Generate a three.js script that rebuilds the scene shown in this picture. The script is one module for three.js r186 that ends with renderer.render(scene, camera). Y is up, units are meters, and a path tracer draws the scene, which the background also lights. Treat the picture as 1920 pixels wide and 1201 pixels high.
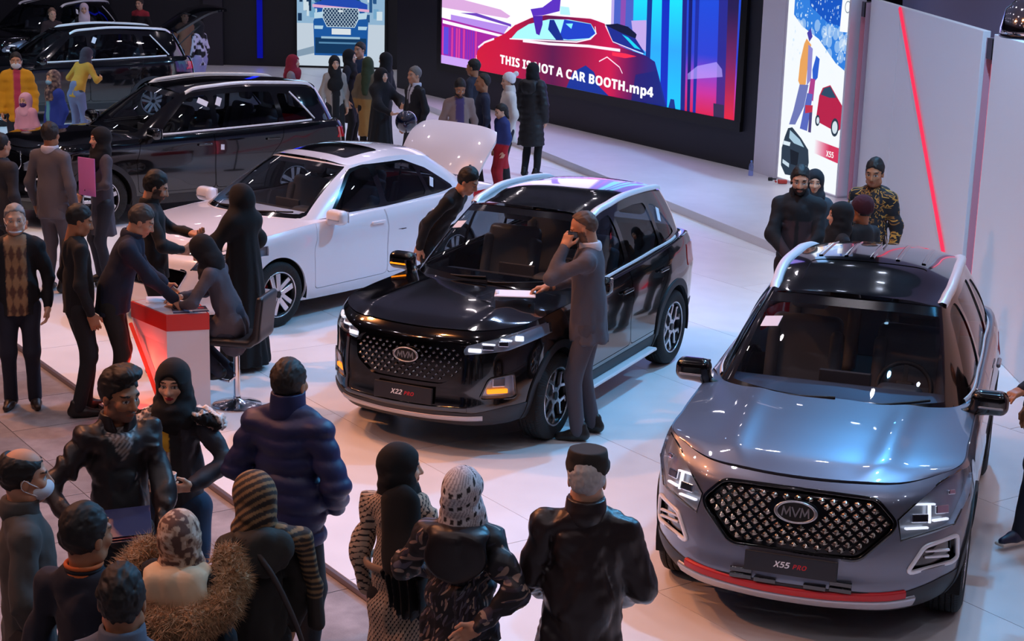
import * as THREE from 'three';
import { mergeGeometries } from 'three/addons/utils/BufferGeometryUtils.js';
import { RoundedBoxGeometry } from 'three/addons/geometries/RoundedBoxGeometry.js';
import { RectAreaLightUniformsLib } from 'three/addons/lights/RectAreaLightUniformsLib.js';

// ---------- camera, renderer, lights ----------
const scene = new THREE.Scene();
scene.background = new THREE.Color(0x07070a);
const camera = new THREE.PerspectiveCamera(22.06, 1920 / 1201, 0.1, 120);
camera.position.set(0, 4.023, 0);
camera.rotation.set(-0.2459, 0, 0);
camera.rotateZ(0.0269);
camera.userData.fStop = 0;
const renderer = new THREE.WebGLRenderer();
renderer.toneMapping = THREE.LinearToneMapping;
renderer.toneMappingExposure = 0.54;
renderer.shadowMap.enabled = true;
RectAreaLightUniformsLib.init();

const CEIL = 8.6;
// rows of small round downlights: [x, colour], z rows, candela
const DOWN_X = [[-11.5, 0xe6e2ff], [-8, 0xfae4ea], [-4.5, 0xfde4e6], [-1, 0xf8e8f0], [2.5, 0xf2eaf6], [6, 0xdce6ff]], DOWN_Z = [2, -2, -6, -10, -14, -18, -22, -26, -30, -34, -38], DOWN_CD = 21;
// [x, z, aim x, aim z, colour, candela, half angle] stage spots under the ceiling
const SPOTS = [
  [-6.2, -14.8, -0.6, -12.4, 0xff9b59, 170, 0.8], [-3.4, -11.0, 1.8, -9.2, 0xff9b59, 120, 0.75], [-7.5, -8.0, -2.6, -7.6, 0xff9b69, 150, 0.7],
  [4.4, -16.8, -0.6, -12.4, 0x5dbeff, 260, 0.8], [7.0, -13.6, 1.8, -9.2, 0x5dbeff, 230, 0.75], [3.4, -10.5, 0.2, -7.0, 0x74c4ff, 130, 0.6],
  [3.0, -12.5, 4.9, -18.0, 0xa0d4ff, 200, 0.6], [6.5, -21.5, 1.4, -26.5, 0x86c8ff, 300, 0.7], [0.5, -21.0, -3.2, -17.2, 0xa8c8ff, 190, 0.7],
  [-7.2, -15.5, -3.4, -16.6, 0xffa870, 110, 0.7], [-8.5, -18.0, -6.2, -22.0, 0xffe2c8, 130, 0.6], [-12.0, -25.0, -9.0, -29.5, 0x90dcff, 320, 0.6],
];

// ---------- small helpers ----------
let _seed = 12345;
const rnd = () => { _seed = (_seed + 0x6d2b79f5) | 0; let t = Math.imul(_seed ^ (_seed >>> 15), 1 | _seed); t = (t + Math.imul(t ^ (t >>> 7), 61 | t)) ^ t; return ((t ^ (t >>> 14)) >>> 0) / 4294967296; };
const V = (x, y, z) => new THREE.Vector3(x, y, z);
const lerp = (a, b, t) => a + (b - a) * t;
const clamp = (x, a, b) => Math.max(a, Math.min(b, x));
const hash3 = (x, y, z) => { let h = Math.imul(x | 0, 374761393) ^ Math.imul(y | 0, 668265263) ^ Math.imul(z | 0, 2147483647 - 9973); h = Math.imul(h ^ (h >>> 13), 1274126177); return ((h ^ (h >>> 16)) >>> 0) / 4294967296; };
function vnoise(x, y, z) {
  const ix = Math.floor(x), iy = Math.floor(y), iz = Math.floor(z); let fx = x - ix, fy = y - iy, fz = z - iz;
  fx = fx * fx * (3 - 2 * fx); fy = fy * fy * (3 - 2 * fy); fz = fz * fz * (3 - 2 * fz);
  const h = (a, b, c) => hash3(ix + a, iy + b, iz + c);
  return lerp(lerp(lerp(h(0, 0, 0), h(1, 0, 0), fx), lerp(h(0, 1, 0), h(1, 1, 0), fx), fy), lerp(lerp(h(0, 0, 1), h(1, 0, 1), fx), lerp(h(0, 1, 1), h(1, 1, 1), fx), fy), fz) * 2 - 1;
}
const used = {};
const numbered = (n) => { const k = used[n] = (used[n] ?? -1) + 1; return k ? n + '_' + String(k).padStart(3, '0') : n; };
const shade = (o) => { o.castShadow = true; o.receiveShadow = true; return o; };
function tag(o, label, category, group) { o.userData.label = label; o.userData.category = category; if (group) o.userData.group = group; return o; }
function thing(name, label, category, [x, y, z] = [0, 0, 0], turn = 0, group) {
  const o = new THREE.Group(); o.name = numbered(name); scene.add(o); o.position.set(x, y, z); o.rotation.y = turn; return tag(o, label, category, group);
}
function part(name, geo, mat, parent, label) { const m = shade(new THREE.Mesh(geo, mat)); m.name = name; parent.add(m); if (label) m.userData.label = label; return m; }
function solo(name, geo, mat, label, category, group) { const m = shade(new THREE.Mesh(geo, mat)); m.name = numbered(name); scene.add(m); return tag(m, label, category, group); }
function struct(name, geo, mat, parent) { const m = shade(new THREE.Mesh(geo, mat)); m.name = parent ? name : numbered(name); (parent || scene).add(m); if (!parent) m.userData.kind = 'structure'; return m; }
const MAT = (color, roughness = 0.6, metalness = 0, extra = {}) => new THREE.MeshPhysicalMaterial({ color, roughness, metalness, ...extra });
const box = (w, h, d, x = 0, y = 0, z = 0) => new THREE.BoxGeometry(w, h, d).translate(x, y, z);
const rbox = (w, h, d, r, x = 0, y = 0, z = 0, seg = 2) => new RoundedBoxGeometry(w, h, d, seg, Math.min(r, w / 2.01, h / 2.01, d / 2.01)).translate(x, y, z);
const cyl = (r0, r1, h, x = 0, y = 0, z = 0, n = 24) => new THREE.CylinderGeometry(r0, r1, h, n).translate(x, y, z);
const tube = (pts, r, n = 6, closed = false, seg) => new THREE.TubeGeometry(new THREE.CatmullRomCurve3(pts, closed, 'centripetal'), seg ?? pts.length * 3, r, n, closed);
const merge = (list) => { const l = list.map((g) => { const q = g.index ? g.toNonIndexed() : g; for (const k of Object.keys(q.attributes)) if (!['position', 'normal', 'uv'].includes(k)) q.deleteAttribute(k); if (!q.attributes.uv) q.setAttribute('uv', new THREE.BufferAttribute(new Float32Array(q.attributes.position.count * 2), 2)); return q; }); return mergeGeometries(l); };
function canvasTex(w, h, draw, srgb = true) {
  const c = document.createElement('canvas'); c.width = w; c.height = h; const g = c.getContext('2d'); draw(g, w, h);
  const t = new THREE.CanvasTexture(c); if (srgb) t.colorSpace = THREE.SRGBColorSpace; t.wrapS = t.wrapT = THREE.RepeatWrapping; return t;
}
function noiseTex(n, fn, srgb = true) {
  const d = new Uint8Array(n * n * 4);
  for (let y = 0; y < n; y++) for (let x = 0; x < n; x++) { const c = fn(x / n, y / n, x, y), i = (y * n + x) * 4; d[i] = c[0]; d[i + 1] = c[1]; d[i + 2] = c[2]; d[i + 3] = 255; }
  const t = new THREE.DataTexture(d, n, n); t.magFilter = THREE.LinearFilter; t.minFilter = THREE.LinearFilter; t.wrapS = t.wrapT = THREE.RepeatWrapping; if (srgb) t.colorSpace = THREE.SRGBColorSpace; t.needsUpdate = true; return t;
}
const tnoise = (u, v, f, s) => { // tiling noise
  const x = u * f, y = v * f, ix = Math.floor(x), iy = Math.floor(y); let fx = x - ix, fy = y - iy; fx = fx * fx * (3 - 2 * fx); fy = fy * fy * (3 - 2 * fy);
  const h = (a, b) => hash3((ix + a) % f, (iy + b) % f, s); return lerp(lerp(h(0, 0), h(1, 0), fx), lerp(h(0, 1), h(1, 1), fx), fy) * 2 - 1;
};
// uv in metres from position and dominant normal axis
function boxUV(geo, scale = 1) {
  const p = geo.attributes.position, n = geo.attributes.normal, uv = new Float32Array(p.count * 2);
  for (let i = 0; i < p.count; i++) {
    const ax = Math.abs(n.getX(i)), ay = Math.abs(n.getY(i)), az = Math.abs(n.getZ(i));
    const [a, b] = ay >= ax && ay >= az ? [p.getX(i), p.getZ(i)] : ax >= az ? [p.getZ(i), p.getY(i)] : [p.getX(i), p.getY(i)];
    uv[2 * i] = a * scale; uv[2 * i + 1] = b * scale;
  }
  geo.setAttribute('uv', new THREE.BufferAttribute(uv, 2)); return geo;
}

// ---------- lamps of the hall ----------
{
  const housing = MAT(0x202226, 0.5, 0.3);
  const can = new THREE.LatheGeometry([[0.13, -0.06], [0.15, -0.06], [0.15, 0], [0, 0]].map(([x, y]) => new THREE.Vector2(x, y)), 20), disc = cyl(0.13, 0.13, 0.01, 0, -0.045, 0, 20), glow = {};
  for (const [x, c] of DOWN_X) for (const z of DOWN_Z) {
    const o = thing('downlight', 'small round downlight on the grey hall ceiling', 'ceiling light', [x, CEIL, z], 0, 'downlights on the hall ceiling');
    part('can', can, housing, o); part('lens', disc, glow[c] ||= new THREE.MeshStandardMaterial({ color: 0xffffff, emissive: c, emissiveIntensity: 40 }), o);
    const l = new THREE.SpotLight(c, DOWN_CD, 0, 1.05, 0.5); l.position.set(x, CEIL - 0.07, z); l.target.position.set(x, 0, z); l.shadow.radius = 6; l.castShadow = true; l.name = 'downlight_source'; scene.add(l, l.target);
  }
  SPOTS.forEach(([x, z, ax, az, c, cd, ang]) => {
    const y = 7.6, o = thing('stage_spot', 'black stage spotlight hanging from the hall ceiling', 'spotlight', [x, y, z], 0, 'stage spots under the ceiling');
    const dir = V(ax - x, -y, az - z).normalize(), q = new THREE.Quaternion().setFromUnitVectors(V(0, -1, 0), dir);
    part('can', new THREE.CylinderGeometry(0.13, 0.13, 0.34, 20, 1, true).translate(0, 0.1, 0).applyQuaternion(q), MAT(0x111114, 0.5, 0.4, { side: THREE.DoubleSide }), o);
    part('can_back', cyl(0.13, 0.09, 0.05, 0, 0.29, 0, 20).applyQuaternion(q), MAT(0x111114, 0.5, 0.4), o);
    part('lens', cyl(0.12, 0.12, 0.01, 0, 0.0, 0, 20).applyQuaternion(q), new THREE.MeshStandardMaterial({ color: 0xffffff, emissive: c, emissiveIntensity: 25 }), o);
    part('bracket', box(0.03, CEIL - y - 0.2, 0.03, 0, (CEIL - y + 0.2) / 2, 0), housing, o);
    const l = new THREE.SpotLight(c, cd, 0, ang, 0.7); l.position.set(x + dir.x * 0.05, y + dir.y * 0.05, z + dir.z * 0.05); l.target.position.set(ax, 0, az); l.shadow.radius = 6; l.castShadow = true; l.name = 'stage_spot_source'; scene.add(l, l.target);
  });
}
// ---------- distance-field mesher (surface nets on a sparse grid) ----------
// a primitive: { d(x,y,z), c: colour index, b: [cx,cy,cz,r] bound }
const P3 = (a) => a;
function rcone(a, b, ra, rb, o = {}) { // tapered capsule, flat = depth squash along unit vector "fl"
  const ax = a[0], ay = a[1], az = a[2]; let bx = b[0] - ax, by = b[1] - ay, bz = b[2] - az;
  const f = o.fl, k = o.k || 1, sq = (x, y, z) => { const t = (x * f[0] + y * f[1] + z * f[2]) * (k - 1); return [x + f[0] * t, y + f[1] * t, z + f[2] * t]; };
  if (f) [bx, by, bz] = sq(bx, by, bz);
  const L2 = bx * bx + by * by + bz * bz || 1e-9, inv = f ? 1 / Math.max(1, k) : 1;
  return { c: o.c || 0, s: o.s, d(x, y, z) {
    x -= ax; y -= ay; z -= az;
    if (f) { const t = (x * f[0] + y * f[1] + z * f[2]) * (k - 1); x += f[0] * t; y += f[1] * t; z += f[2] * t; }
    let h = (x * bx + y * by + z * bz) / L2; h = h < 0 ? 0 : h > 1 ? 1 : h;
    const dx = x - bx * h, dy = y - by * h, dz = z - bz * h;
    return (Math.sqrt(dx * dx + dy * dy + dz * dz) - (ra + (rb - ra) * h)) * inv;
  } };
}
function ell(c, r, o = {}) { // ellipsoid, q = optional rotation (THREE.Quaternion)
  const qi = o.q ? o.q.clone().invert() : null, t = new THREE.Vector3(), m = Math.min(r[0], r[1], r[2]);
  return { c: o.c || 0, s: o.s, d(x, y, z) {
    x -= c[0]; y -= c[1]; z -= c[2];
    if (qi) { t.set(x, y, z).applyQuaternion(qi); x = t.x; y = t.y; z = t.z; }
    const a = x / r[0], b = y / r[1], e = z / r[2], k0 = Math.sqrt(a * a + b * b + e * e);
    const a2 = a / r[0], b2 = b / r[1], e2 = e / r[2], k1 = Math.sqrt(a2 * a2 + b2 * b2 + e2 * e2);
    return k1 < 1e-9 ? -m : k0 * (k0 - 1) / k1;
  } };
}
function rboxp(c, h, r, o = {}) {
  const qi = o.q ? o.q.clone().invert() : null, t = new THREE.Vector3();
  return { c: o.c || 0, s: o.s, d(x, y, z) {
    x -= c[0]; y -= c[1]; z -= c[2];
    if (qi) { t.set(x, y, z).applyQuaternion(qi); x = t.x; y = t.y; z = t.z; }
    const a = Math.abs(x) - h[0] + r, b = Math.abs(y) - h[1] + r, e = Math.abs(z) - h[2] + r;
    return Math.hypot(Math.max(a, 0), Math.max(b, 0), Math.max(e, 0)) + Math.min(Math.max(a, b, e), 0) - r;
  } };
}
const plane = (n, d0) => ({ d: (x, y, z) => x * n[0] + y * n[1] + z * n[2] - d0 }); // keeps the side where it is negative
// field: { add: [...], sub: [...], cut: [...], k, ks, noise(x,y,z) }
function fieldAt(F, list, x, y, z) {
  let d = 1e9; const k = F.k;
  for (let i = 0; i < list.length; i++) {
    const e = list[i].d(x, y, z), kk = list[i].s || k;
    const h = kk - Math.abs(d - e);
    d = (d < e ? d : e) - (h > 0 ? h * h / (4 * kk) : 0);
  }
  if (F.noise && d < 0.07 && d > -0.07) d += F.noise(x, y, z);
  if (F.sub) for (const s of F.sub) { const e = -s.d(x, y, z), kk = s.s || F.ks || 0.01, h = kk - Math.abs(d - e); d = (d > e ? d : e) + (h > 0 ? h * h / (4 * kk) : 0); }
  if (F.cut) for (const s of F.cut) { const e = s.d(x, y, z); if (e > d) d = e; }
  return d;
}
// returns BufferGeometry with position, normal, uv and (with F.color) colour
function meshField(F, lo, hi, cell) {
  const B = 6, nb = [0, 1, 2].map((i) => Math.ceil((hi[i] - lo[i]) / cell / B) + 1), N = nb.map((n) => n * B + 1), sy = N[0], sz = N[0] * N[1];
  const D = new Float32Array(N[0] * N[1] * N[2]).fill(1), act = [], half = B * cell / 2, R = half * 1.7321, marg = (F.k || 0.02) * 0.6 + (F.amp || 0) + cell;
  const K = F.k || 0.02;
  for (let bz = 0; bz < nb[2]; bz++) for (let by = 0; by < nb[1]; by++) for (let bx = 0; bx < nb[0]; bx++) {
    const cx = lo[0] + bx * B * cell + half, cy = lo[1] + by * B * cell + half, cz = lo[2] + bz * B * cell + half;
    let m = 1e9; const dd = F.add.map((p) => { const e = p.d(cx, cy, cz); if (e < m) m = e; return e; });
    let fd = m;
    if (m < R + marg) fd = fieldAt(F, F.add, cx, cy, cz);
    const far = m > R + marg || fd > R * 1.25 + marg || fd < -(R * 1.25 + marg);
    if (far) {
      if (fd < 0) for (let z = 0; z < B; z++) for (let y = 0; y < B; y++) { const o = (bz * B + z) * sz + (by * B + y) * sy + bx * B; for (let x = 0; x < B; x++) D[o + x] = -1; }
      continue;
    }
    const list = F.add.filter((p, i) => dd[i] < m + 2 * R + 2 * (p.s || K));
    act.push([bx, by, bz]);
    for (let z = 0; z < B; z++) for (let y = 0; y < B; y++) for (let x = 0; x < B; x++) {
      const gx = bx * B + x, gy = by * B + y, gz = bz * B + z;
      D[gz * sz + gy * sy + gx] = fieldAt(F, list, lo[0] + gx * cell, lo[1] + gy * cell, lo[2] + gz * cell);
    }
  }
  const idx = new Int32Array(D.length).fill(-1), pos = [], tri = [], off = [0, 1, sy, sy + 1, sz, sz + 1, sz + sy, sz + sy + 1];
  const E = [[0, 1], [2, 3], [4, 5], [6, 7], [0, 2], [1, 3], [4, 6], [5, 7], [0, 4], [1, 5], [2, 6], [3, 7]];
  for (const [bx, by, bz] of act) for (let z = 0; z < B; z++) for (let y = 0; y < B; y++) for (let x = 0; x < B; x++) {
    const gx = bx * B + x, gy = by * B + y, gz = bz * B + z; if (gx >= N[0] - 1 || gy >= N[1] - 1 || gz >= N[2] - 1) continue;
    const o = gz * sz + gy * sy + gx; let s = 0; for (let i = 0; i < 8; i++) if (D[o + off[i]] < 0) s++;
    if (s === 0 || s === 8) continue;
    let n = 0, px = 0, py = 0, pz = 0;
    for (const [a, b] of E) { const da = D[o + off[a]], db = D[o + off[b]]; if ((da < 0) === (db < 0)) continue; const t = clamp(da / (da - db), 0, 1);
      px += (a & 1) + ((b & 1) - (a & 1)) * t; py += ((a >> 1) & 1) + (((b >> 1) & 1) - ((a >> 1) & 1)) * t; pz += (a >> 2) + ((b >> 2) - (a >> 2)) * t; n++; }
    idx[o] = pos.length / 3; pos.push(lo[0] + (gx + px / n) * cell, lo[1] + (gy + py / n) * cell, lo[2] + (gz + pz / n) * cell);
  }
  for (const [bx, by, bz] of act) for (let z = 0; z < B; z++) for (let y = 0; y < B; y++) for (let x = 0; x < B; x++) {
    const gx = bx * B + x, gy = by * B + y, gz = bz * B + z, o = gz * sz + gy * sy + gx, a = D[o] < 0;
    const quad = (i, j, k, l, flip) => { const A = idx[i], Bq = idx[j], C = idx[k], Dq = idx[l]; if (A < 0 || Bq < 0 || C < 0 || Dq < 0) return; if (flip) tri.push(A, C, Bq, A, Dq, C); else tri.push(A, Bq, C, A, C, Dq); };
    if (gx < N[0] - 1 && gy > 0 && gz > 0 && a !== (D[o + 1] < 0)) quad(o - sy - sz, o - sz, o, o - sy, !a);
    if (gy < N[1] - 1 && gx > 0 && gz > 0 && a !== (D[o + sy] < 0)) quad(o - 1 - sz, o - 1, o, o - sz, !a);
    if (gz < N[2] - 1 && gx > 0 && gy > 0 && a !== (D[o + sz] < 0)) quad(o - 1 - sy, o - sy, o, o - 1, !a);
  }
  const g = new THREE.BufferGeometry(), n = pos.length / 3;
  g.setAttribute('position', new THREE.BufferAttribute(new Float32Array(pos), 3)); g.setIndex(tri); g.computeVertexNormals();
  const uv = new Float32Array(n * 2);
  for (let i = 0; i < n; i++) { uv[2 * i] = Math.atan2(pos[3 * i], pos[3 * i + 2]) * (F.uvr || 0.19); uv[2 * i + 1] = pos[3 * i + 1]; }
  g.setAttribute('uv', new THREE.BufferAttribute(uv, 2));
  if (F.color) {
    const col = new Float32Array(n * 3);
    for (let i = 0; i < n; i++) {
      const x = pos[3 * i], y = pos[3 * i + 1], z = pos[3 * i + 2]; let best = 1e9, c = 0;
      for (const p of F.add) { const e = p.d(x, y, z); if (e < best) { best = e; c = p.c; } }
      const r = F.color(c, x, y, z); col[3 * i] = r[0]; col[3 * i + 1] = r[1]; col[3 * i + 2] = r[2];
    }
    g.setAttribute('color', new THREE.BufferAttribute(col, 3));
  }
  return g;
}
const _lin = (h) => { const c = new THREE.Color(h); return [c.r, c.g, c.b]; };
// ---------- setting: floor, stage, walls ----------
const E0 = V(-0.94, 0, -9.36), ED = V(0.565, 0, 0.825), EN = V(0.825, 0, -0.565), FT = Math.atan2(-0.825, 0.565); // stage edge frame
const edgePt = (a, b, y = 0) => V(E0.x + a * ED.x + b * EN.x, y, E0.z + a * ED.z + b * EN.z);
{
  const granite = (s) => noiseTex(256, (u, v, x, y) => { const n = 0.5 * tnoise(u, v, 6, s) + 0.3 * tnoise(u, v, 22, s + 1) + 0.5 * (hash3(x, y, s) - 0.5), b = 150 + 26 * n; return [b * 1.02, b * 0.97, b * 0.98]; });
  const tileMats = [0, 1, 2].map((i) => MAT(new THREE.Color().setScalar(0.78 + 0.09 * i), 0.42, 0, { map: granite(i * 7) }));
  const floor = struct('floor', box(34, 0.2, 50, -2, -0.155, -18), MAT(0x5d575a, 0.8));
  const tile = boxUV(box(0.794, 0.03, 0.794, 0, -0.055, 0), 1);
  for (let i = -16; i < 13; i++) for (let j = -8; j < 0; j++) {
    const p = edgePt(i * 0.8 + 0.4, j * 0.8 + 0.38); if (p.z > -3.2 || p.x < -8 || p.z < -20) continue;
    const m = struct('stone_tile', tile, tileMats[Math.floor(hash3(i, j, 4) * 3)], floor); m.position.set(p.x, hash3(i, j, 9) * 0.0012, p.z); m.rotation.y = FT;
  }
  // white stage floor of large sheets
  const stain = noiseTex(512, (u, v, x, y) => { const n = tnoise(u, v, 5, 3) * 0.5 + tnoise(u, v, 17, 5) * 0.35 + (hash3(x, y, 1) - 0.5) * 0.25, w = 238 + 6 * n; return [w, w * 0.992, w]; });
  const sheetMats = [0, 1, 2].map((i) => MAT(new THREE.Color().setScalar(0.93 + 0.025 * i), 0.34, 0, { map: stain }));
  const stage = struct('stage_floor', (() => {
    const s = new THREE.Shape([[-34, 0], [9, 0], [9, 19], [-34, 19]].map(([a, b]) => new THREE.Vector2(a, b)));
    return new THREE.ExtrudeGeometry(s, { depth: 0.028, bevelEnabled: false });
  })(), MAT(0xb9b4ba, 0.6));
  stage.rotation.set(-Math.PI / 2, 0, 0); stage.geometry.rotateX(-Math.PI / 2); stage.rotation.set(0, 0, 0);
  stage.geometry = (() => { const g = box(43, 0.03, 19, -12.5, -0.027, -9.5); return g; })();
  stage.position.copy(E0); stage.rotation.y = FT;   // local x runs along the edge (towards the viewer), local -z into the stage
  const sheet = boxUV(box(3.044, 0.012, 1.524, 0, -0.006, 0), 0.5);
  for (let i = -11; i < 3; i++) for (let j = 0; j < 12; j++) {
    const m = struct('floor_sheet', sheet, sheetMats[Math.floor(hash3(i, j, 2) * 3)], stage);
    m.position.set(i * 3.05 + 1.5 + (j % 2) * 1.1, hash3(i, j, 5) * 0.0008, -(j * 1.53 + 0.765));
  }
  struct('edge_trim', box(43, 0.034, 0.025, -12.5, -0.0175, 0.014), MAT(0x8d8188, 0.35, 0.7), stage);
  // raised back platform (0.11 m) along the video wall
  const q = [[0.5, -27.05], [4.75, -15.64], [5.4, -15.6], [5.4, -25], [4.2, -25.2], [3.9, -25.6], [-3.6, -38], [-3.6, -38]];
  const sh = new THREE.Shape(q.map(([x, z]) => new THREE.Vector2(x, -z))); // back-left corner follows the same line
  sh.curves.length = 0; sh.setFromPoints([[-3.58, -38], [0.5, -27.05], [4.75, -15.64], [5.4, -15.6], [5.4, -24.5], [4.1, -25.2], [-3.2, -38]].map(([x, z]) => new THREE.Vector2(x, -z)));
  const pg = new THREE.ExtrudeGeometry(sh, { depth: 0.108, bevelEnabled: true, bevelSize: 0.004, bevelThickness: 0.004, bevelSegments: 1 }).rotateX(-Math.PI / 2);
  const plat = struct('stage_platform', boxUV(pg, 0.5), MAT(0xe4e2e8, 0.42, 0, { map: stain })); plat.position.y = 0.001;

  // hall shell
  const hallM = MAT(0x24232b, 0.85), mauve = MAT(0x9a8fae, 0.8);
  struct('ceiling', box(36, 0.2, 52, -2, CEIL + 0.1, -18), MAT(0x7c7a84, 0.9));
  struct('wall_back', box(36, CEIL, 0.2, -2, CEIL / 2, -43.5), hallM);
  struct('wall_front', box(36, CEIL, 0.2, -2, CEIL / 2, 7), MAT(0x807a86, 0.85));
  struct('wall_left', box(0.2, CEIL, 52, -19.5, CEIL / 2, -18), hallM);
  struct('wall_right', box(0.2, CEIL, 52, 10.5, CEIL / 2, -18), hallM);
  struct('wall_booth', box(0.16, 6, 18, 5.9, 3, -16.5), mauve);
}

// ---------- video wall ----------
const wallA = V(-2.68, 0.11, -36.34), wallB = V(3.71, 0.11, -25.62), wallYaw = Math.atan2(wallA.z - wallB.z, wallB.x - wallA.x); // local +x along the wall, +z towards the stage
{
  const L = 12.62, darkM = MAT(0x24252e, 0.5);
  const w = thing('video_wall', 'black wall holding the huge video screen with a red car', 'wall', [wallA.x, 0.11, wallA.z], wallYaw);
  part('wall_slab', box(L + 0.02, 5.6, 0.4, L / 2 - 0.02, 2.8, -0.22), darkM, w);
  part('bezel', merge([box(10.2, 0.16, 0.06, 7.06, 0.66, 0.02), box(10.2, 0.16, 0.06, 7.06, 4.9, 0.02), box(0.16, 4.1, 0.06, 2.03, 2.78, 0.02), box(0.16, 4.1, 0.06, 12.09, 2.78, 0.02)]), MAT(0x0b0b0e, 0.4), w);
  const S0 = 2.11, S1 = 12.0, Y0 = 0.85, Y1 = 4.85, K = 2048 / (S1 - S0), H = Math.round((Y1 - Y0) * K);
  const tex = canvasTex(2048, H, (g) => {
    const X = (s) => (s - S0) * K, Y = (y) => (Y1 - y) * K;
    const poly = (p, f) => { g.fillStyle = f; g.beginPath(); p.forEach(([s, y], i) => (i ? g.lineTo(X(s), Y(y)) : g.moveTo(X(s), Y(y)))); g.closePath(); g.fill(); };
    const grad = (s0, y0, s1, y1, stops) => { const q = g.createLinearGradient(X(s0), Y(y0), X(s1), Y(y1)); stops.forEach(([t, c]) => q.addColorStop(t, c)); return q; };
    g.fillStyle = '#fdfbff'; g.fillRect(0, 0, 2048, H);
    // left: street in magenta
    poly([[2.1, 4.85], [2.1, 2.3], [3.2, 2.2], [5.2, 2.6], [5.2, 4.85]], '#f3dcf4');
    poly([[2.10, 2.24], [2.66, 2.22], [4.53, 2.10], [4.91, 2.00], [4.79, 1.95], [2.11, 1.99]], '#d9a9dc');
    poly([[2.5, 1.87], [4.85, 1.8], [4.65, 1.63], [2.5, 1.74]], '#b58be8'); poly([[2.9, 1.93], [3.57, 1.97], [4.94, 1.85], [4.95, 1.8], [3.51, 1.91]], '#6a3fb8');
    poly([[2.1, 1.78], [4.9, 1.64], [3.92, 1.43], [3.54, 1.08], [3.2, 0.85], [2.1, 0.85]], '#a3239f');
    for (let i = 0; i < 15; i++) { const s = 2.15 + i * 0.1, t = hash3(i, 1, 1); poly([[s, 1.62], [s + 0.05, 1.61], [s + 0.05, 1.02], [s, 1.02]], t > 0.5 ? '#7a2bc0' : '#e0409a'); }
    poly([[2.2, 1.6], [2.42, 1.6], [2.42, 1.05], [2.2, 1.05]], '#5b46d8');
    poly([[2.15, 1.74], [4.65, 1.62], [4.65, 1.57], [2.15, 1.67]], '#fff4ff'); poly([[2.1, 1.02], [3.3, 1.02], [3.4, 0.85], [2.1, 0.85]], '#c7a0f0');
    // right: blue corridor
    const bar = (a, b, c, d, f) => poly([[a, 4.85], [b, 4.85], [d, 0.85], [c, 0.85]], f);
    bar(8.30, 8.46, 8.42, 8.52, '#b9a7e6'); bar(8.4, 9.05, 8.5, 9.1, '#4a5fc4'); bar(8.6, 8.78, 8.7, 8.84, '#8a4cb0');
    bar(8.97, 10.5, 9.1, 10.6, grad(0, 2.7, 0, 0.9, [[0, '#16e6ff'], [0.5, '#2aa8ff'], [1, '#18c4ff']]));
    poly([[9.0, 2.2], [9.45, 2.24], [9.5, 1.7], [9.1, 1.85]], '#c0a6e8');
    bar(9.38, 9.56, 9.5, 9.62, '#12308f'); bar(9.76, 10.0, 9.96, 10.16, '#0a2cc0'); bar(10.33, 10.5, 10.54, 10.68, '#1a1f86');
    bar(10.46, 12.1, 10.66, 12.1, grad(0, 2.6, 0, 0.85, [[0, '#1d49d8'], [0.45, '#2b3fd0'], [0.62, '#8a3fc8'], [0.8, '#c72f9c'], [1, '#d81f50']]));
    bar(10.5, 10.62, 10.72, 10.8, '#10186c'); bar(10.7, 10.84, 10.88, 10.96, '#1a2aa0'); bar(11.32, 11.6, 11.5, 11.72, 'rgba(40,30,120,0.75)');
    bar(11.56, 11.9, 11.72, 11.95, grad(0, 2.6, 0, 0.85, [[0, '#22184e'], [0.5, '#7a1f60'], [1, '#e32040']]));
    poly([[10.69, 1.46], [10.94, 1.61], [11.44, 1.72], [11.59, 1.62], [11.62, 1.5], [10.7, 1.37]], 'rgba(190,170,255,0.65)');
    poly([[11.42, 1.06], [11.7, 1.06], [11.71, 0.85], [11.44, 0.85]], '#33284e'); poly([[10.25, 1.0], [10.35, 1.0], [10.4, 0.85], [10.2, 0.85]], '#10308a');
    // the red car
    const body = [[3.61, 1.12], [3.64, 1.23], [3.92, 1.4], [4.34, 1.54], [4.65, 1.63], [4.77, 1.68], [5.16, 1.88], [5.71, 2.03], [6.12, 2.1], [7.0, 2.14], [7.73, 2.15], [8.18, 2.09], [8.44, 1.84], [8.71, 1.73], [9.46, 1.65], [9.75, 1.57], [9.89, 1.33], [10.15, 0.85], [3.7, 0.85]];
    poly(body, grad(3.6, 1.2, 10, 1.2, [[0, '#d01238'], [0.22, '#c41040'], [0.45, '#5c0f4a'], [0.62, '#a01048'], [0.75, '#d0104c'], [0.88, '#4a1060'], [1, '#102a8c']]));
    poly([[4.94, 1.57], [5.19, 1.74], [5.6, 1.9], [6.32, 2.04], [7.0, 2.08], [7.74, 2.06], [7.95, 1.9], [7.75, 1.8], [7.3, 1.72], [6.2, 1.66]], '#a8f4ff');
    poly([[6.85, 2.07], [7.74, 2.05], [7.9, 1.9], [7.7, 1.8], [7.0, 1.72], [6.7, 1.72]], '#1c3fc8'); poly([[6.35, 2.03], [6.5, 2.04], [6.85, 1.7], [6.6, 1.68], [6.3, 1.85]], '#102a8c'); poly([[6.9, 2.0], [7.15, 2.02], [7.1, 1.92]], '#86f0ff');
    poly([[8.22, 2.08], [8.55, 2.1], [8.91, 2.09], [9.15, 2], [9.15, 1.91], [9.46, 1.68], [8.48, 1.78]], '#1a2a90'); poly([[8.73, 1.95], [8.93, 1.91], [9.33, 1.73], [9.13, 1.75]], '#19d8f4'); poly([[8.19, 2.07], [8.58, 2.12], [8.91, 2.09], [9.18, 1.98], [9.15, 1.91], [8.73, 1.97]], '#0c1238');
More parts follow.
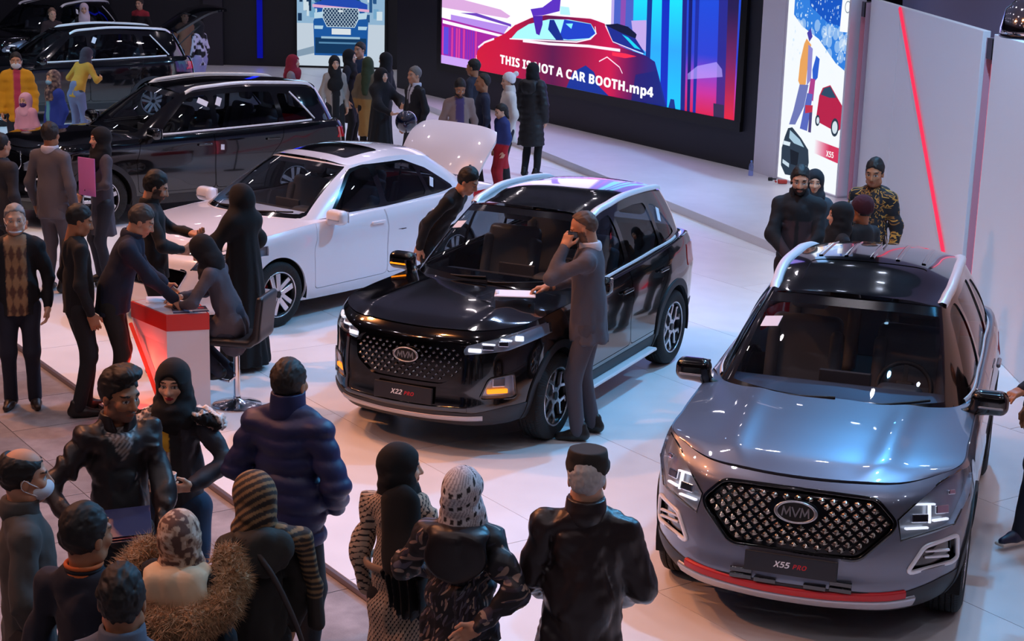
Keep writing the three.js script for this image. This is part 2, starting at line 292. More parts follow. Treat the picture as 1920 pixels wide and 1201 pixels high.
    g.strokeStyle = '#fff0fb'; g.lineJoin = 'round'; const line = (p, w) => { g.lineWidth = w * K; g.beginPath(); p.forEach(([s, y], i) => (i ? g.lineTo(X(s), Y(y)) : g.moveTo(X(s), Y(y)))); g.stroke(); };
    line([[4.9, 1.57], [6.2, 1.64], [7.3, 1.7], [7.75, 1.79], [7.92, 1.9], [7.88, 2.02]], 0.025); line([[5.4, 1.57], [6.35, 1.59], [7.7, 1.66], [8.7, 1.67]], 0.05); line([[5.1, 1.86], [5.7, 2.04], [6.2, 2.12], [7.73, 2.16], [8.2, 2.11]], 0.03); line([[3.67, 1.3], [3.92, 1.42], [4.3, 1.52]], 0.04); line([[8.2, 2.06], [8.46, 1.8], [9.4, 1.67]], 0.015);
    line([[8.05, 1.42], [8.3, 1.52], [8.7, 1.38], [8.8, 1.28]], 0.02);
    poly([[8.45, 1.62], [8.85, 1.63], [9.21, 1.61], [8.86, 1.55], [8.46, 1.56]], '#ff2b50');
    poly([[7.0, 0.85], [7.2, 1.15], [7.62, 1.31], [7.9, 1.22], [8.1, 0.98], [8.4, 0.85]], '#0e2f96'); poly([[9.2, 1.3], [9.8, 1.42], [10.1, 0.85], [9.1, 0.85]], 'rgba(14,30,120,0.7)');
    // seated legs on the roof
    poly([[5.65, 2.18], [6.08, 2.24], [6.41, 2.39], [6.5, 4.0], [6.9, 4.0], [6.68, 2.21], [6.12, 2.1], [5.74, 2.06]], '#5a2fc0'); poly([[5.74, 2.06], [6.09, 2.09], [6.1, 1.93], [6, 1.72], [5.88, 1.74]], '#4a20a8'); poly([[6.7, 2.3], [7.0, 2.3], [7.05, 2.16], [6.7, 2.15]], '#b4eef4');
    // caption
    g.fillStyle = '#ffffff'; g.font = 'bold 100px sans-serif'; const t = 'THIS IS NOT A CAR BOOTH.mp4', tw = g.measureText(t).width;
    g.save(); g.setTransform((5.2 * K) / tw, (0.1 * K) / tw, 0, (0.165 * K) / 72, X(4.55), Y(1.07)); g.fillText(t, 0, 0); g.strokeStyle = '#ffffff'; g.lineWidth = 3; g.strokeText(t, 0, 0); g.restore();
  });
  const scr = part('screen', new THREE.PlaneGeometry(S1 - S0, Y1 - Y0).translate((S0 + S1) / 2, (Y0 + Y1) / 2 - 0.11, 0.025), new THREE.MeshStandardMaterial({ color: 0x000000, emissive: 0xffffff, emissiveMap: tex, emissiveIntensity: 2.0, roughness: 0.5 }), w, 'lit screen showing a red car and the words THIS IS NOT A CAR BOOTH.mp4');
  const l = new THREE.RectAreaLight(0xb8a0ff, 1.6, S1 - S0, Y1 - Y0); l.name = 'screen_glow_source';
  const c = V((S0 + S1) / 2, (Y0 + Y1) / 2 - 0.11, 0.06).applyAxisAngle(V(0, 1, 0), wallYaw).add(V(wallA.x, 0.11, wallA.z)); l.position.copy(c);
  l.rotation.y = wallYaw + Math.PI; scene.add(l); // area lights shine along their local -z
}

// ---------- dark wall on the left with a lit poster ----------
{
  const darkM = MAT(0x2a2930, 0.6);
  const w = thing('dark_partition', 'dark partition wall behind the far left visitors', 'wall', [0, 0, -41.6]);
  part('wall_slab', box(16.6, 5.4, 0.3, -11.2, 2.7, -0.16), darkM, w);
  part('pilaster', box(0.48, 5.4, 0.16, -7.65, 2.7, 0.07), MAT(0x38343e, 0.5), w);
  part('pilaster', box(0.48, 5.4, 0.16, -10.5, 2.7, 0.07), MAT(0x38343e, 0.5), w);
  const strip = solo('blue_light_strip', box(0.14, 4.6, 0.03, -6.5, 2.5, -41.565), new THREE.MeshStandardMaterial({ color: 0x02041c, emissive: 0x0814d8, emissiveIntensity: 0.75 }), 'vertical blue light strip on the dark partition', 'light strip');
  const l = new THREE.RectAreaLight(0x1a2cff, 3, 0.16, 4.6); l.position.set(-6.5, 2.5, -41.53); l.rotation.y = Math.PI; scene.add(l); l.name = 'blue_strip_source';
  const tex = canvasTex(768, 1280, (g, W, H) => { // 1.92 m x 3.2 m, bottom at 0.25 m
    const X = (x) => (x + 4.88) / 1.92 * W, Y = (y) => (3.45 - y) / 3.2 * H, R = (x0, y0, x1, y1, f) => { g.fillStyle = f; g.fillRect(X(x0), Y(y1), X(x1) - X(x0), Y(y0) - Y(y1)); };
    const poly = (p, f) => { g.fillStyle = f; g.beginPath(); p.forEach(([s, y], i) => (i ? g.lineTo(X(s), Y(y)) : g.moveTo(X(s), Y(y)))); g.closePath(); g.fill(); };
    R(-4.88, 0.25, -2.96, 1.25, '#d3e2f0'); R(-4.88, 1.25, -2.96, 3.45, '#9cc4e4');
    for (let i = 0; i < 46; i++) { const a = hash3(i, 1, 7), b = hash3(i, 2, 7), c = hash3(i, 3, 7), x = a < 0.5 ? -4.88 + a * 1.0 : -3.44 + (a - 0.5) * 0.96; R(x, 1.25 + b * 0.9, x + 0.03 + c * 0.1, 1.4 + b * 1.4, ['#2a5c94', '#dff1fb', '#18385e', '#7fb6dc'][i % 4]); }
    R(-4.84, 1.86, -4.74, 2.0, '#c8405a');
    poly([[-4.5, 0.5], [-4.52, 1.3], [-4.35, 1.78], [-4.1, 2.2], [-3.75, 2.2], [-3.48, 1.78], [-3.32, 1.3], [-3.34, 0.5]], '#1d5fae');
    poly([[-4.32, 1.8], [-4.12, 2.18], [-3.73, 2.18], [-3.52, 1.8]], '#0f4d74'); poly([[-4.5, 1.72], [-4.2, 1.84], [-3.64, 1.84], [-3.34, 1.72], [-3.34, 1.6], [-4.5, 1.6]], '#2550c0'); poly([[-4.54, 1.7], [-3.3, 1.6], [-3.3, 1.54], [-4.54, 1.63]], '#f0b8e0');
    poly([[-4.3, 1.62], [-3.55, 1.62], [-3.5, 1.45], [-3.62, 1.18], [-4.22, 1.18], [-4.34, 1.45]], '#18365c');
    g.save(); g.beginPath(); [[-4.3, 1.62], [-3.55, 1.62], [-3.5, 1.45], [-3.62, 1.18], [-4.22, 1.18], [-4.34, 1.45]].forEach(([s, y], i) => (i ? g.lineTo(X(s), Y(y)) : g.moveTo(X(s), Y(y)))); g.closePath(); g.lineWidth = 7; g.strokeStyle = '#d8ecf8'; g.stroke(); g.clip(); g.lineWidth = 4.5; g.strokeStyle = '#cfe4f2';
    for (let k = -14; k < 24; k++) { g.beginPath(); g.moveTo(X(-4.5 + k * 0.07), Y(1.1)); g.lineTo(X(-4.5 + k * 0.07 + 0.42), Y(1.7)); g.moveTo(X(-4.5 + k * 0.07), Y(1.7)); g.lineTo(X(-4.5 + k * 0.07 + 0.42), Y(1.1)); g.stroke(); } g.restore();
    g.fillStyle = '#e6f2fa'; g.beginPath(); g.ellipse(X(-3.92), Y(1.55), 24, 11, 0, 0, 7); g.fill();
    R(-4.12, 1.0, -3.7, 1.14, '#eef6fb'); for (const s of [-1, 1]) { const c = -3.92 + s * 0.48; poly([[c - 0.1, 1.5], [c + 0.1, 1.53], [c + 0.08, 1.38], [c - 0.1, 1.36]], '#c8e8fa'); poly([[c - 0.1, 1.2], [c + 0.1, 1.2], [c + 0.08, 1.12], [c - 0.1, 1.12]], '#bfe3f8'); }
    R(-4.48, 0.55, -3.36, 0.92, '#123c66'); R(-4.35, 0.9, -3.5, 0.95, '#a9cfe8'); R(-4.4, 0.78, -3.44, 0.82, '#5d93bd'); poly([[-4.88, 0.6], [-4.5, 0.72], [-4.5, 0.55], [-4.88, 0.45]], '#8fa9c0');
    g.fillStyle = '#ffffff'; 
  });
  const p = thing('poster_screen', 'tall lit poster of a blue car front on the dark partition', 'poster', [0, 0, -41.6]);
  part('screen', new THREE.PlaneGeometry(2.19, 3.36).translate(-4.47, 1.73, 0.06), new THREE.MeshStandardMaterial({ color: 0x000000, emissive: 0xffffff, emissiveMap: tex, emissiveIntensity: 1.5 }), p);
  part('frame', merge([box(2.31, 0.06, 0.08, -4.47, 0.02, 0.03), box(2.31, 0.06, 0.08, -4.47, 3.44, 0.03), box(0.06, 3.4, 0.08, -5.595, 1.73, 0.03), box(0.06, 3.4, 0.08, -3.345, 1.73, 0.03)]), MAT(0x0e0e12, 0.5), p);
  const l2 = new THREE.RectAreaLight(0xb8d8ff, 0.9, 1.9, 3.2); l2.position.set(-4.47, 1.73, -41.48); l2.rotation.y = Math.PI; scene.add(l2); l2.name = 'poster_glow_source';
}

// ---------- white column, light box, white panels ----------
const lbA = V(3.71, 0.11, -25.62), lbYaw = Math.atan2(-25.62 + 23.27, 4.61 - 3.71);
{
  const white = MAT(0xe9e4ee, 0.5);
  const col = thing('white_column', 'white column between the video wall and the snow light box', 'column', [lbA.x, 0.11, lbA.z], lbYaw);
  part('column_body', rbox(0.7, 5.4, 0.5, 0.01, 0.36, 2.7, -0.25), white, col);
  const lb = thing('snow_light_box', 'tall lit advertising box with a skiing couple and two cars in snow', 'light box', [lbA.x, 0.11, lbA.z], lbYaw);
  part('case', merge([box(0.05, 3.4, 0.24, 0.755, 1.7, -0.12), box(0.05, 3.4, 0.24, 2.48, 1.7, -0.12), box(1.77, 0.05, 0.24, 1.62, 3.37, -0.12), box(1.77, 0.03, 0.24, 1.62, 0.015, -0.12), box(1.72, 3.36, 0.02, 1.62, 1.7, -0.22)]), white, lb);
  const tex = canvasTex(640, 1280, (g, W, H) => { // face: s 0.78..2.455, y 0.04..3.35 (above the platform)
    const X = (s) => (s - 0.78) / 1.675 * W, Y = (y) => (3.46 - y) / 3.31 * H;
    const poly = (p, f) => { g.fillStyle = f; g.beginPath(); p.forEach(([s, y], i) => (i ? g.lineTo(X(s), Y(y)) : g.moveTo(X(s), Y(y)))); g.closePath(); g.fill(); };
    g.fillStyle = '#f6fbff'; g.fillRect(0, 0, W, H);
    poly([[0.95, 3.5], [2.5, 3.5], [2.5, 1.9], [2.2, 2.0], [1.7, 2.3], [1.2, 2.45], [0.95, 2.6]], '#2f7fe0'); poly([[1.2, 3.5], [2.5, 3.5], [2.5, 2.5], [1.9, 2.55], [1.4, 2.75]], '#0f55c4');
    for (let i = 0; i < 260; i++) { const s = 0.9 + hash3(i, 1, 3) * 1.6, y = 1.85 + hash3(i, 2, 3) * 1.4; g.fillStyle = i % 3 ? 'rgba(240,250,255,0.8)' : 'rgba(150,205,255,0.7)'; g.beginPath(); g.ellipse(X(s), Y(y), 2 + hash3(i, 4, 3) * 7, 2 + hash3(i, 5, 3) * 9, 0, 0, 7); g.fill(); }
    for (let i = 0; i < 40; i++) { const s = 0.95 + hash3(i, 1, 8) * 1.5, y = 1.75 + hash3(i, 2, 8) * 0.75; g.fillStyle = 'rgba(246,251,255,0.45)'; g.beginPath(); g.ellipse(X(s), Y(y), 30, 34, 0, 0, 7); g.fill(); }
    poly([[2.26, 3.0], [2.5, 3.0], [2.5, 2.45], [2.24, 2.45]], '#fbfdff'); g.strokeStyle = '#6d8090'; g.lineWidth = 5; g.beginPath(); g.ellipse(X(2.41), Y(2.8), 26, 30, 0, 0, 7); g.stroke(); g.fillStyle = '#70767e'; g.font = 'bold 40px sans-serif'; g.fillText('ﻟﻮﻧﺎ', X(2.28), Y(2.56));
    // couple
    poly([[1.36, 2.28], [1.3, 2.2], [1.22, 1.95], [1.2, 1.65], [1.3, 1.55], [1.42, 1.62], [1.45, 2.0], [1.5, 2.2]], '#eba55c'); poly([[1.36, 2.36], [1.45, 2.44], [1.52, 2.32], [1.44, 2.24]], '#4a3fa8'); poly([[1.42, 2.2], [1.55, 2.15], [1.56, 1.7], [1.45, 1.6]], '#8f8ad0');
    poly([[1.25, 1.6], [1.5, 1.62], [1.42, 1.3], [1.2, 1.0], [1.02, 0.98], [1.12, 1.2]], '#6f78b8'); poly([[1.66, 2.06], [1.76, 2.02], [1.74, 1.75], [1.62, 1.65], [1.58, 1.85]], '#2b5fd0'); poly([[1.55, 1.72], [1.68, 1.72], [1.66, 1.4], [1.5, 1.42]], '#b0408c'); poly([[1.48, 1.5], [1.64, 1.5], [1.55, 0.95], [1.34, 0.96]], '#5868c0'); poly([[1.58, 1.3], [1.66, 1.3], [1.66, 0.94], [1.58, 0.94]], '#4a3f78'); poly([[1.45, 1.32], [1.66, 1.34], [1.66, 1.24], [1.46, 1.2]], '#c0304e');
    // red car
    poly([[1.78, 1.2], [1.82, 1.5], [1.9, 1.62], [2.1, 1.68], [2.32, 1.52], [2.46, 1.42], [2.46, 1.1], [2.36, 1.04], [1.84, 1.12]], '#b81f48'); poly([[1.86, 1.52], [1.94, 1.62], [2.1, 1.66], [2.28, 1.52], [2.1, 1.5]], '#2b4a66');
    g.fillStyle = '#2b3a4c'; for (const [s, y, r] of [[1.82, 1.14, 0.08], [2.3, 1.1, 0.13]]) { g.beginPath(); g.ellipse(X(s), Y(y), r * 0.8 * 382, r * 387, 0, 0, 7); g.fill(); } g.fillStyle = '#d6e4ee'; for (const [s, y, r] of [[1.83, 1.14, 0.05], [2.3, 1.1, 0.09]]) { g.beginPath(); g.ellipse(X(s), Y(y), r * 0.8 * 382, r * 387, 0, 0, 7); g.fill(); }
    // black car
    poly([[0.86, 0.34], [0.85, 0.6], [0.92, 0.78], [1.0, 0.92], [1.12, 0.95], [1.4, 0.82], [1.62, 0.68], [1.66, 0.5], [1.6, 0.26], [1.0, 0.22]], '#2c3b4c'); poly([[1.06, 0.9], [1.36, 0.8], [1.5, 0.7], [1.2, 0.72], [1.05, 0.78]], '#a8c8dc'); poly([[0.9, 0.72], [1.1, 0.72], [1.08, 0.66], [0.88, 0.66]], '#dcecf6'); poly([[0.9, 0.44], [1.1, 0.4], [1.1, 0.34], [0.9, 0.38]], '#c8dcea'); poly([[1.4, 0.42], [1.6, 0.44], [1.58, 0.3], [1.4, 0.3]], '#dce8f0'); poly([[1.1, 0.62], [1.36, 0.6], [1.34, 0.4], [1.14, 0.4]], '#141c28');
    // banner and lines
    const q = g.createLinearGradient(X(1.78), 0, X(2.2), 0); q.addColorStop(0, 'rgba(226,60,110,0)'); q.addColorStop(1, '#d3355c'); poly([[1.78, 0.86], [2.5, 0.82], [2.5, 0.6], [1.78, 0.66]], q);
    g.fillStyle = '#fff'; g.font = 'bold 46px sans-serif'; g.fillText('X55', X(2.12), Y(0.66)); g.fillStyle = '#8a8f98'; g.font = '30px sans-serif'; g.fillText('ﻗﯿﻤﺖ وﯾﮋه', X(1.95), Y(0.52)); g.fillText('ﭘﯿﺶ ﻓﺮوش', X(1.9), Y(0.44)); g.fillStyle = '#b04050'; g.font = 'bold 58px sans-serif'; g.fillText('۲ﺑﺮو', X(2.08), Y(0.24));
  });
  part('light_face', new THREE.PlaneGeometry(1.675, 3.31).translate(1.6175, 1.695, -0.004), new THREE.MeshStandardMaterial({ color: 0x000000, emissive: 0xffffff, emissiveMap: tex, emissiveIntensity: 1.85 }), lb);
  const lc = V(1.6175, 1.695, 0.05).applyAxisAngle(V(0, 1, 0), lbYaw).add(V(lbA.x, 0.11, lbA.z)), l = new THREE.RectAreaLight(0xe4f0ff, 1.0, 1.67, 3.3); l.position.copy(lc); l.rotation.y = lbYaw + Math.PI; scene.add(l); l.name = 'light_box_source';

  const pnl = MAT(0xe6e6ec, 0.5), pYaw = Math.atan2(0.24, 9.8);
  const along = (z) => 4.82 - (z + 24.2) * 0.0245;
  const pane = (z0, z1, h, label) => { const x = (along(z0) + along(z1)) / 2 + 0.04, m = solo('white_partition', rbox(0.08, h, Math.abs(z1 - z0), 0.006, 0, h / 2, 0, 1), pnl, label, 'partition'); m.position.set(x, 0.112, (z0 + z1) / 2); m.rotation.y = -0.0245; return m; };
  pane(-22.85, -20.84, 2.84, 'white display panel next to the snow light box');
  pane(-20.82, -16.68, 2.84, 'white display panel crossed by the slanted red light strip');
  const pb = pane(-16.24, -9.5, 2.84, 'white display panel beside the touched side mirror'); pb.position.y = 0.004; pb.scale.y = 1.038;
  const neon = (c, i) => new THREE.MeshStandardMaterial({ color: 0x401018, emissive: c, emissiveIntensity: i });
  // slanted strip
  const a = V(along(-20.8) - 0.02, 2.94, -20.8), b = V(along(-16.85) - 0.02, 0.13, -16.85), d = b.clone().sub(a), len = d.length();
  const st = solo('slanted_light_strip', rbox(0.03, len, 0.045, 0.008, 0, 0, 0, 1), neon(0xff3058, 1.9), 'thin red light strip slanting down a white panel', 'light strip');
  st.position.copy(a).addScaledVector(d, 0.5); st.quaternion.setFromUnitVectors(V(0, -1, 0), d.clone().normalize());
  // upright strips in posts
  const post = (x, z, h, y, label) => {
    const o = thing('light_post', label, 'light post', [x, y, z]);
    part('channel', merge([box(0.04, h, 0.3, 0.09, h / 2, 0), box(0.1, h, 0.02, 0.05, h / 2, -0.15), box(0.1, h, 0.02, 0.05, h / 2, 0.15)]), MAT(0xb79aac, 0.5), o);
    part('glow_strip', box(0.03, h - 0.24, 0.06, 0.05, h / 2 - 0.13, 0.0), neon(0xff5068, 1.6), o); part('cap', box(0.1, 0.2, 0.18, 0.04, h - 0.1, 0), MAT(0x0c0a0c, 0.5), o);
    const l = new THREE.RectAreaLight(0xff5878, 2.2, 0.06, h - 0.3); l.position.set(x + 0.02, y + h / 2, z); l.rotation.y = Math.PI / 2; l.name = 'post_glow_source'; scene.add(l);
  };
  post(4.66, -16.46, 2.78, 0.112, 'upright pink light strip with a black cap between two white panels');
  post(4.73, -23.03, 2.78, 0.112, 'upright pink light strip with a black cap beside the snow light box');
  // chrome pendant partly in view
  const ch = thing('chrome_pendant', 'round chrome pendant hanging above the white panels', 'lamp', [4.05, 3.16, -13.0]);
  part('dome', new THREE.LatheGeometry([[0.02, 0.34], [0.16, 0.31], [0.27, 0.2], [0.3, 0.06], [0.3, 0.0], [0.27, 0.0], [0.25, 0.06], [0.2, 0.16]].map(([x, y]) => new THREE.Vector2(x, y)), 40), MAT(0xd8dce6, 0.08, 1, { side: THREE.DoubleSide }), ch);
  part('ring', new THREE.TorusGeometry(0.285, 0.02, 10, 40).rotateX(Math.PI / 2), MAT(0x3a4152, 0.25, 0.9), ch); part('stem', cyl(0.012, 0.012, CEIL - 3.5, 0, (CEIL - 3.5) / 2 + 0.33, 0, 8), MAT(0x999999, 0.3, 0.8), ch);
}
// small things left on the platform by the column
{
  const b = thing('water_bottle', 'small clear plastic water bottle at the foot of the white column', 'bottle', [3.62, 0.112, -25.15]);
  part('bottle_body', new THREE.LatheGeometry([[0, 0], [0.036, 0], [0.038, 0.02], [0.036, 0.09], [0.038, 0.14], [0.034, 0.17], [0.014, 0.21], [0.014, 0.22]].map(([x, y]) => new THREE.Vector2(x, y)), 18), MAT(0xc8d4ff, 0.1, 0, { transmission: 0.8, thickness: 0 }), b); part('cap', cyl(0.016, 0.016, 0.018, 0, 0.228, 0, 14), MAT(0x6f8fd0, 0.5), b);
  solo('power_plug', merge([rbox(0.07, 0.05, 0.05, 0.012), cyl(0.012, 0.012, 0.06, 0, 0, 0, 10).rotateZ(Math.PI / 2).translate(0.06, 0, 0)]), MAT(0x17171a, 0.6), 'small black plug lying at the foot of the light box', 'plug').position.set(3.86, 0.138, -24.72);
  solo('red_connector', merge([rbox(0.14, 0.06, 0.07, 0.015), cyl(0.014, 0.014, 0.08, -0.1, 0, 0, 10).rotateZ(0).rotateX(Math.PI / 2)]), MAT(0xc03a34, 0.5), 'small red connector lying at the foot of the light box', 'connector').position.set(4.0, 0.146, -24.45);
}
// ---------- surface patches and trimming ----------
// soup: flat array, 8 numbers per vertex (position, normal, u, v), 3 vertices per triangle
function hermite(P, T, t) { // P: array of arrays, T: knots; nonuniform cubic through the points
  const n = P.length; let k = 0; while (k < n - 2 && t > T[k + 1]) k++;
  const h = T[k + 1] - T[k], s = clamp((t - T[k]) / h, 0, 1), out = [];
  for (let d = 0; d < P[0].length; d++) {
    const sl = (i) => (P[i + 1][d] - P[i][d]) / (T[i + 1] - T[i]);
    const m = (i) => i === 0 ? sl(0) : i === n - 1 ? sl(n - 2) : (sl(i - 1) * (T[i + 1] - T[i]) + sl(i) * (T[i] - T[i - 1])) / (T[i + 1] - T[i - 1]);
    const s2 = s * s, s3 = s2 * s;
    out.push((2 * s3 - 3 * s2 + 1) * P[k][d] + (s3 - 2 * s2 + s) * h * m(k) + (-2 * s3 + 3 * s2) * P[k + 1][d] + (s3 - s2) * h * m(k + 1));
  }
  return out;
}
// G: grid [row][col] of [x,y,z] for the left half, col 0 and last on the centre plane; returns sampled full grid
function loftHalf(G, step, mirrorEnds = true) {
  const R = G.length, C = G[0].length;
  const ext = G.map((row) => { const r = row.map((p) => p.slice()); if (mirrorEnds) { const m = (p) => [-p[0], p[1], p[2]]; return [m(r[1]), ...r, m(r[C - 2])]; } return r; });
  const mid = ext[Math.floor(R / 2)], T = [0]; for (let i = 1; i < mid.length; i++) T.push(T[i - 1] + Math.max(0.02, Math.hypot(...mid[i].map((v, d) => v - mid[i - 1][d]))));
  const o = mirrorEnds ? 1 : 0, us = [];
  for (let c = 0; c < C - 1; c++) { const n = Math.max(2, Math.ceil((T[c + 1 + o] - T[c + o]) / step)); for (let i = 0; i < n; i++) us.push([T[c + o] + (T[c + 1 + o] - T[c + o]) * i / n, c + i / n]); }
  us.push([T[C - 1 + o], C - 1]);
  const V0 = [0]; const cm = Math.floor(C / 2); for (let r = 1; r < R; r++) V0.push(V0[r - 1] + Math.max(0.015, Math.hypot(...ext[r][cm + o].map((v, d) => v - ext[r - 1][cm + o][d]))));
  const vs = []; for (let r = 0; r < R - 1; r++) { const n = Math.max(2, Math.ceil((V0[r + 1] - V0[r]) / step)); for (let i = 0; i < n; i++) vs.push([V0[r] + (V0[r + 1] - V0[r]) * i / n, r + i / n]); } vs.push([V0[R - 1], R - 1]);
  const cols = us.map(([t, u]) => { const col = ext.map((row) => hermite(row, T, t)); return { u, pts: vs.map(([v, q]) => [...hermite(col, V0, v), u, q]) }; });
  return cols; // [col][row] = [x,y,z,u,v]
}
function gridSoup(cols, { mirror = true, flip = false, closedEnds = true } = {}) {
  const all = mirror ? [...cols.map((c) => c.pts).reverse().map((c) => c.map(([x, y, z, u, v]) => [-x, y, z, -u, v])), ...cols.slice(closedEnds ? 1 : 0).map((c) => c.pts)] : cols.map((c) => c.pts || c);
  return rawGrid(all, flip);
}
function rawGrid(A, flip) { // A[i][j] = [x,y,z,u,v]
  const n = A.length, m = A[0].length, N = A.map((c) => c.map(() => null));
  for (let i = 0; i < n; i++) for (let j = 0; j < m; j++) {
    const a = A[Math.min(n - 1, i + 1)][j], b = A[Math.max(0, i - 1)][j], c = A[i][Math.min(m - 1, j + 1)], d = A[i][Math.max(0, j - 1)];
    const ux = a[0] - b[0], uy = a[1] - b[1], uz = a[2] - b[2], vx = c[0] - d[0], vy = c[1] - d[1], vz = c[2] - d[2];
    let nx = uy * vz - uz * vy, ny = uz * vx - ux * vz, nz = ux * vy - uy * vx; const l = Math.hypot(nx, ny, nz) || 1, s = (flip ? -1 : 1) / l; N[i][j] = [nx * s, ny * s, nz * s];
  }
  const S = [], put = (i, j) => S.push(A[i][j][0], A[i][j][1], A[i][j][2], N[i][j][0], N[i][j][1], N[i][j][2], A[i][j][3] || 0, A[i][j][4] || 0);
  for (let i = 0; i < n - 1; i++) for (let j = 0; j < m - 1; j++) {
    if (flip) { put(i, j); put(i, j + 1); put(i + 1, j + 1); put(i, j); put(i + 1, j + 1); put(i + 1, j); } else { put(i, j); put(i + 1, j + 1); put(i, j + 1); put(i, j); put(i + 1, j); put(i + 1, j + 1); }
  }
  return S;
}
// split along f = 0: [where f < 0, where f >= 0]; f(x,y,z,u,v)
function split(S, f) {
  const A = [], B = [], n = S.length / 24;
  for (let t = 0; t < n; t++) {
    const o = t * 24, v = [0, 1, 2].map((k) => S.slice(o + 8 * k, o + 8 * k + 8)), d = v.map((q) => f(q[0], q[1], q[2], q[6], q[7]));
    const neg = d.filter((x) => x < 0).length;
    if (neg === 3) { A.push(...v[0], ...v[1], ...v[2]); continue; } if (neg === 0) { B.push(...v[0], ...v[1], ...v[2]); continue; }
    const mix = (i, j) => { const w = d[i] / (d[i] - d[j]); return v[i].map((x, k) => x + (v[j][k] - x) * w); };
    const k = neg === 1 ? d.findIndex((x) => x < 0) : d.findIndex((x) => x >= 0), p = (k + 1) % 3, q = (k + 2) % 3, e = mix(k, p), g = mix(k, q), one = neg === 1 ? A : B, two = neg === 1 ? B : A;
    one.push(...v[k], ...e, ...g); two.push(...e, ...v[p], ...v[q], ...e, ...v[q], ...g);
  }
  return [A, B];
}
function soupGeo(S) {
  const n = S.length / 8, p = new Float32Array(n * 3), q = new Float32Array(n * 3), uv = new Float32Array(n * 2);
  for (let i = 0; i < n; i++) { for (let k = 0; k < 3; k++) { p[3 * i + k] = S[8 * i + k]; q[3 * i + k] = S[8 * i + 3 + k]; } uv[2 * i] = S[8 * i + 2]; uv[2 * i + 1] = S[8 * i + 1]; }
  const g = new THREE.BufferGeometry(); g.setAttribute('position', new THREE.BufferAttribute(p, 3)); g.setAttribute('normal', new THREE.BufferAttribute(q, 3)); g.setAttribute('uv', new THREE.BufferAttribute(uv, 2)); return g;
}
const shift = (S, d) => { const o = S.slice(); for (let i = 0; i < o.length; i += 8) for (let k = 0; k < 3; k++) o[i + k] += o[i + 3 + k] * d; return o; };
// walls between the border of a soup and its copy moved by depth along the normals
function skirt(S, depth) {
  const key = (i) => Math.round(S[i] * 4000) + ',' + Math.round(S[i + 1] * 4000) + ',' + Math.round(S[i + 2] * 4000), E = new Map(), out = [];
  for (let t = 0; t < S.length; t += 24) for (let k = 0; k < 3; k++) { const a = t + 8 * k, b = t + 8 * ((k + 1) % 3), ka = key(a), kb = key(b); if (ka === kb) continue; if (E.has(kb + '|' + ka)) E.delete(kb + '|' + ka); else E.set(ka + '|' + kb, [a, b]); }
  for (const [a, b] of E.values()) {
    const P = (i, d) => [0, 1, 2].map((k) => S[i + k] + S[i + 3 + k] * d), A = P(a, 0), B = P(b, 0), C = P(b, depth), D = P(a, depth), u = B.map((x, k) => x - A[k]), w = D.map((x, k) => x - A[k]);
    let n = [u[1] * w[2] - u[2] * w[1], u[2] * w[0] - u[0] * w[2], u[0] * w[1] - u[1] * w[0]]; const l = Math.hypot(...n) || 1; n = n.map((x) => x / l);
    for (const q of [A, B, C, A, C, D]) out.push(...q, ...n, 0, 0);
  }
  return out;
}
const plate3 = (S, d) => [...S, ...skirt(S, d)];            // a surface with folded-in edges, so that it reads as a thick panel
const recess = (S, d) => [...shift(S, d), ...skirt(S, d)];  // a surface sunk by |d| with walls
function sdPoly(P, x, y) {
  let d = 1e9, s = 1; const n = P.length;
  for (let i = 0, j = n - 1; i < n; j = i, i++) {
    const ex = P[j][0] - P[i][0], ey = P[j][1] - P[i][1], wx = x - P[i][0], wy = y - P[i][1], t = clamp((wx * ex + wy * ey) / (ex * ex + ey * ey || 1e-9), 0, 1), bx = wx - ex * t, by = wy - ey * t;
    d = Math.min(d, bx * bx + by * by);
    const c1 = y >= P[i][1], c2 = y < P[j][1], c3 = ex * wy > ey * wx; if ((c1 && c2 && c3) || (!c1 && !c2 && !c3)) s = -s;
  }
  return s * Math.sqrt(d);
}
const round2 = (P, k = 5) => { const c = new THREE.CatmullRomCurve3(P.map(([a, b]) => V(a, b, 0)), true, 'catmullrom', 0.5); return c.getPoints(P.length * k).slice(0, -1).map((p) => [p.x, p.y]); };
// rounded corners only
const roundCorners = (P, r, k = 4) => { const out = [], n = P.length; for (let i = 0; i < n; i++) { const a = P[(i + n - 1) % n], b = P[i], c = P[(i + 1) % n], la = Math.hypot(a[0] - b[0], a[1] - b[1]), lc = Math.hypot(c[0] - b[0], c[1] - b[1]), ra = Math.min(r, la * 0.45), rc = Math.min(r, lc * 0.45), p = [b[0] + (a[0] - b[0]) * ra / la, b[1] + (a[1] - b[1]) * ra / la], q = [b[0] + (c[0] - b[0]) * rc / lc, b[1] + (c[1] - b[1]) * rc / lc]; for (let s = 0; s <= k; s++) { const t = s / k; out.push([(1 - t) * (1 - t) * p[0] + 2 * t * (1 - t) * b[0] + t * t * q[0], (1 - t) * (1 - t) * p[1] + 2 * t * (1 - t) * b[1] + t * t * q[1]]); } } return out; };
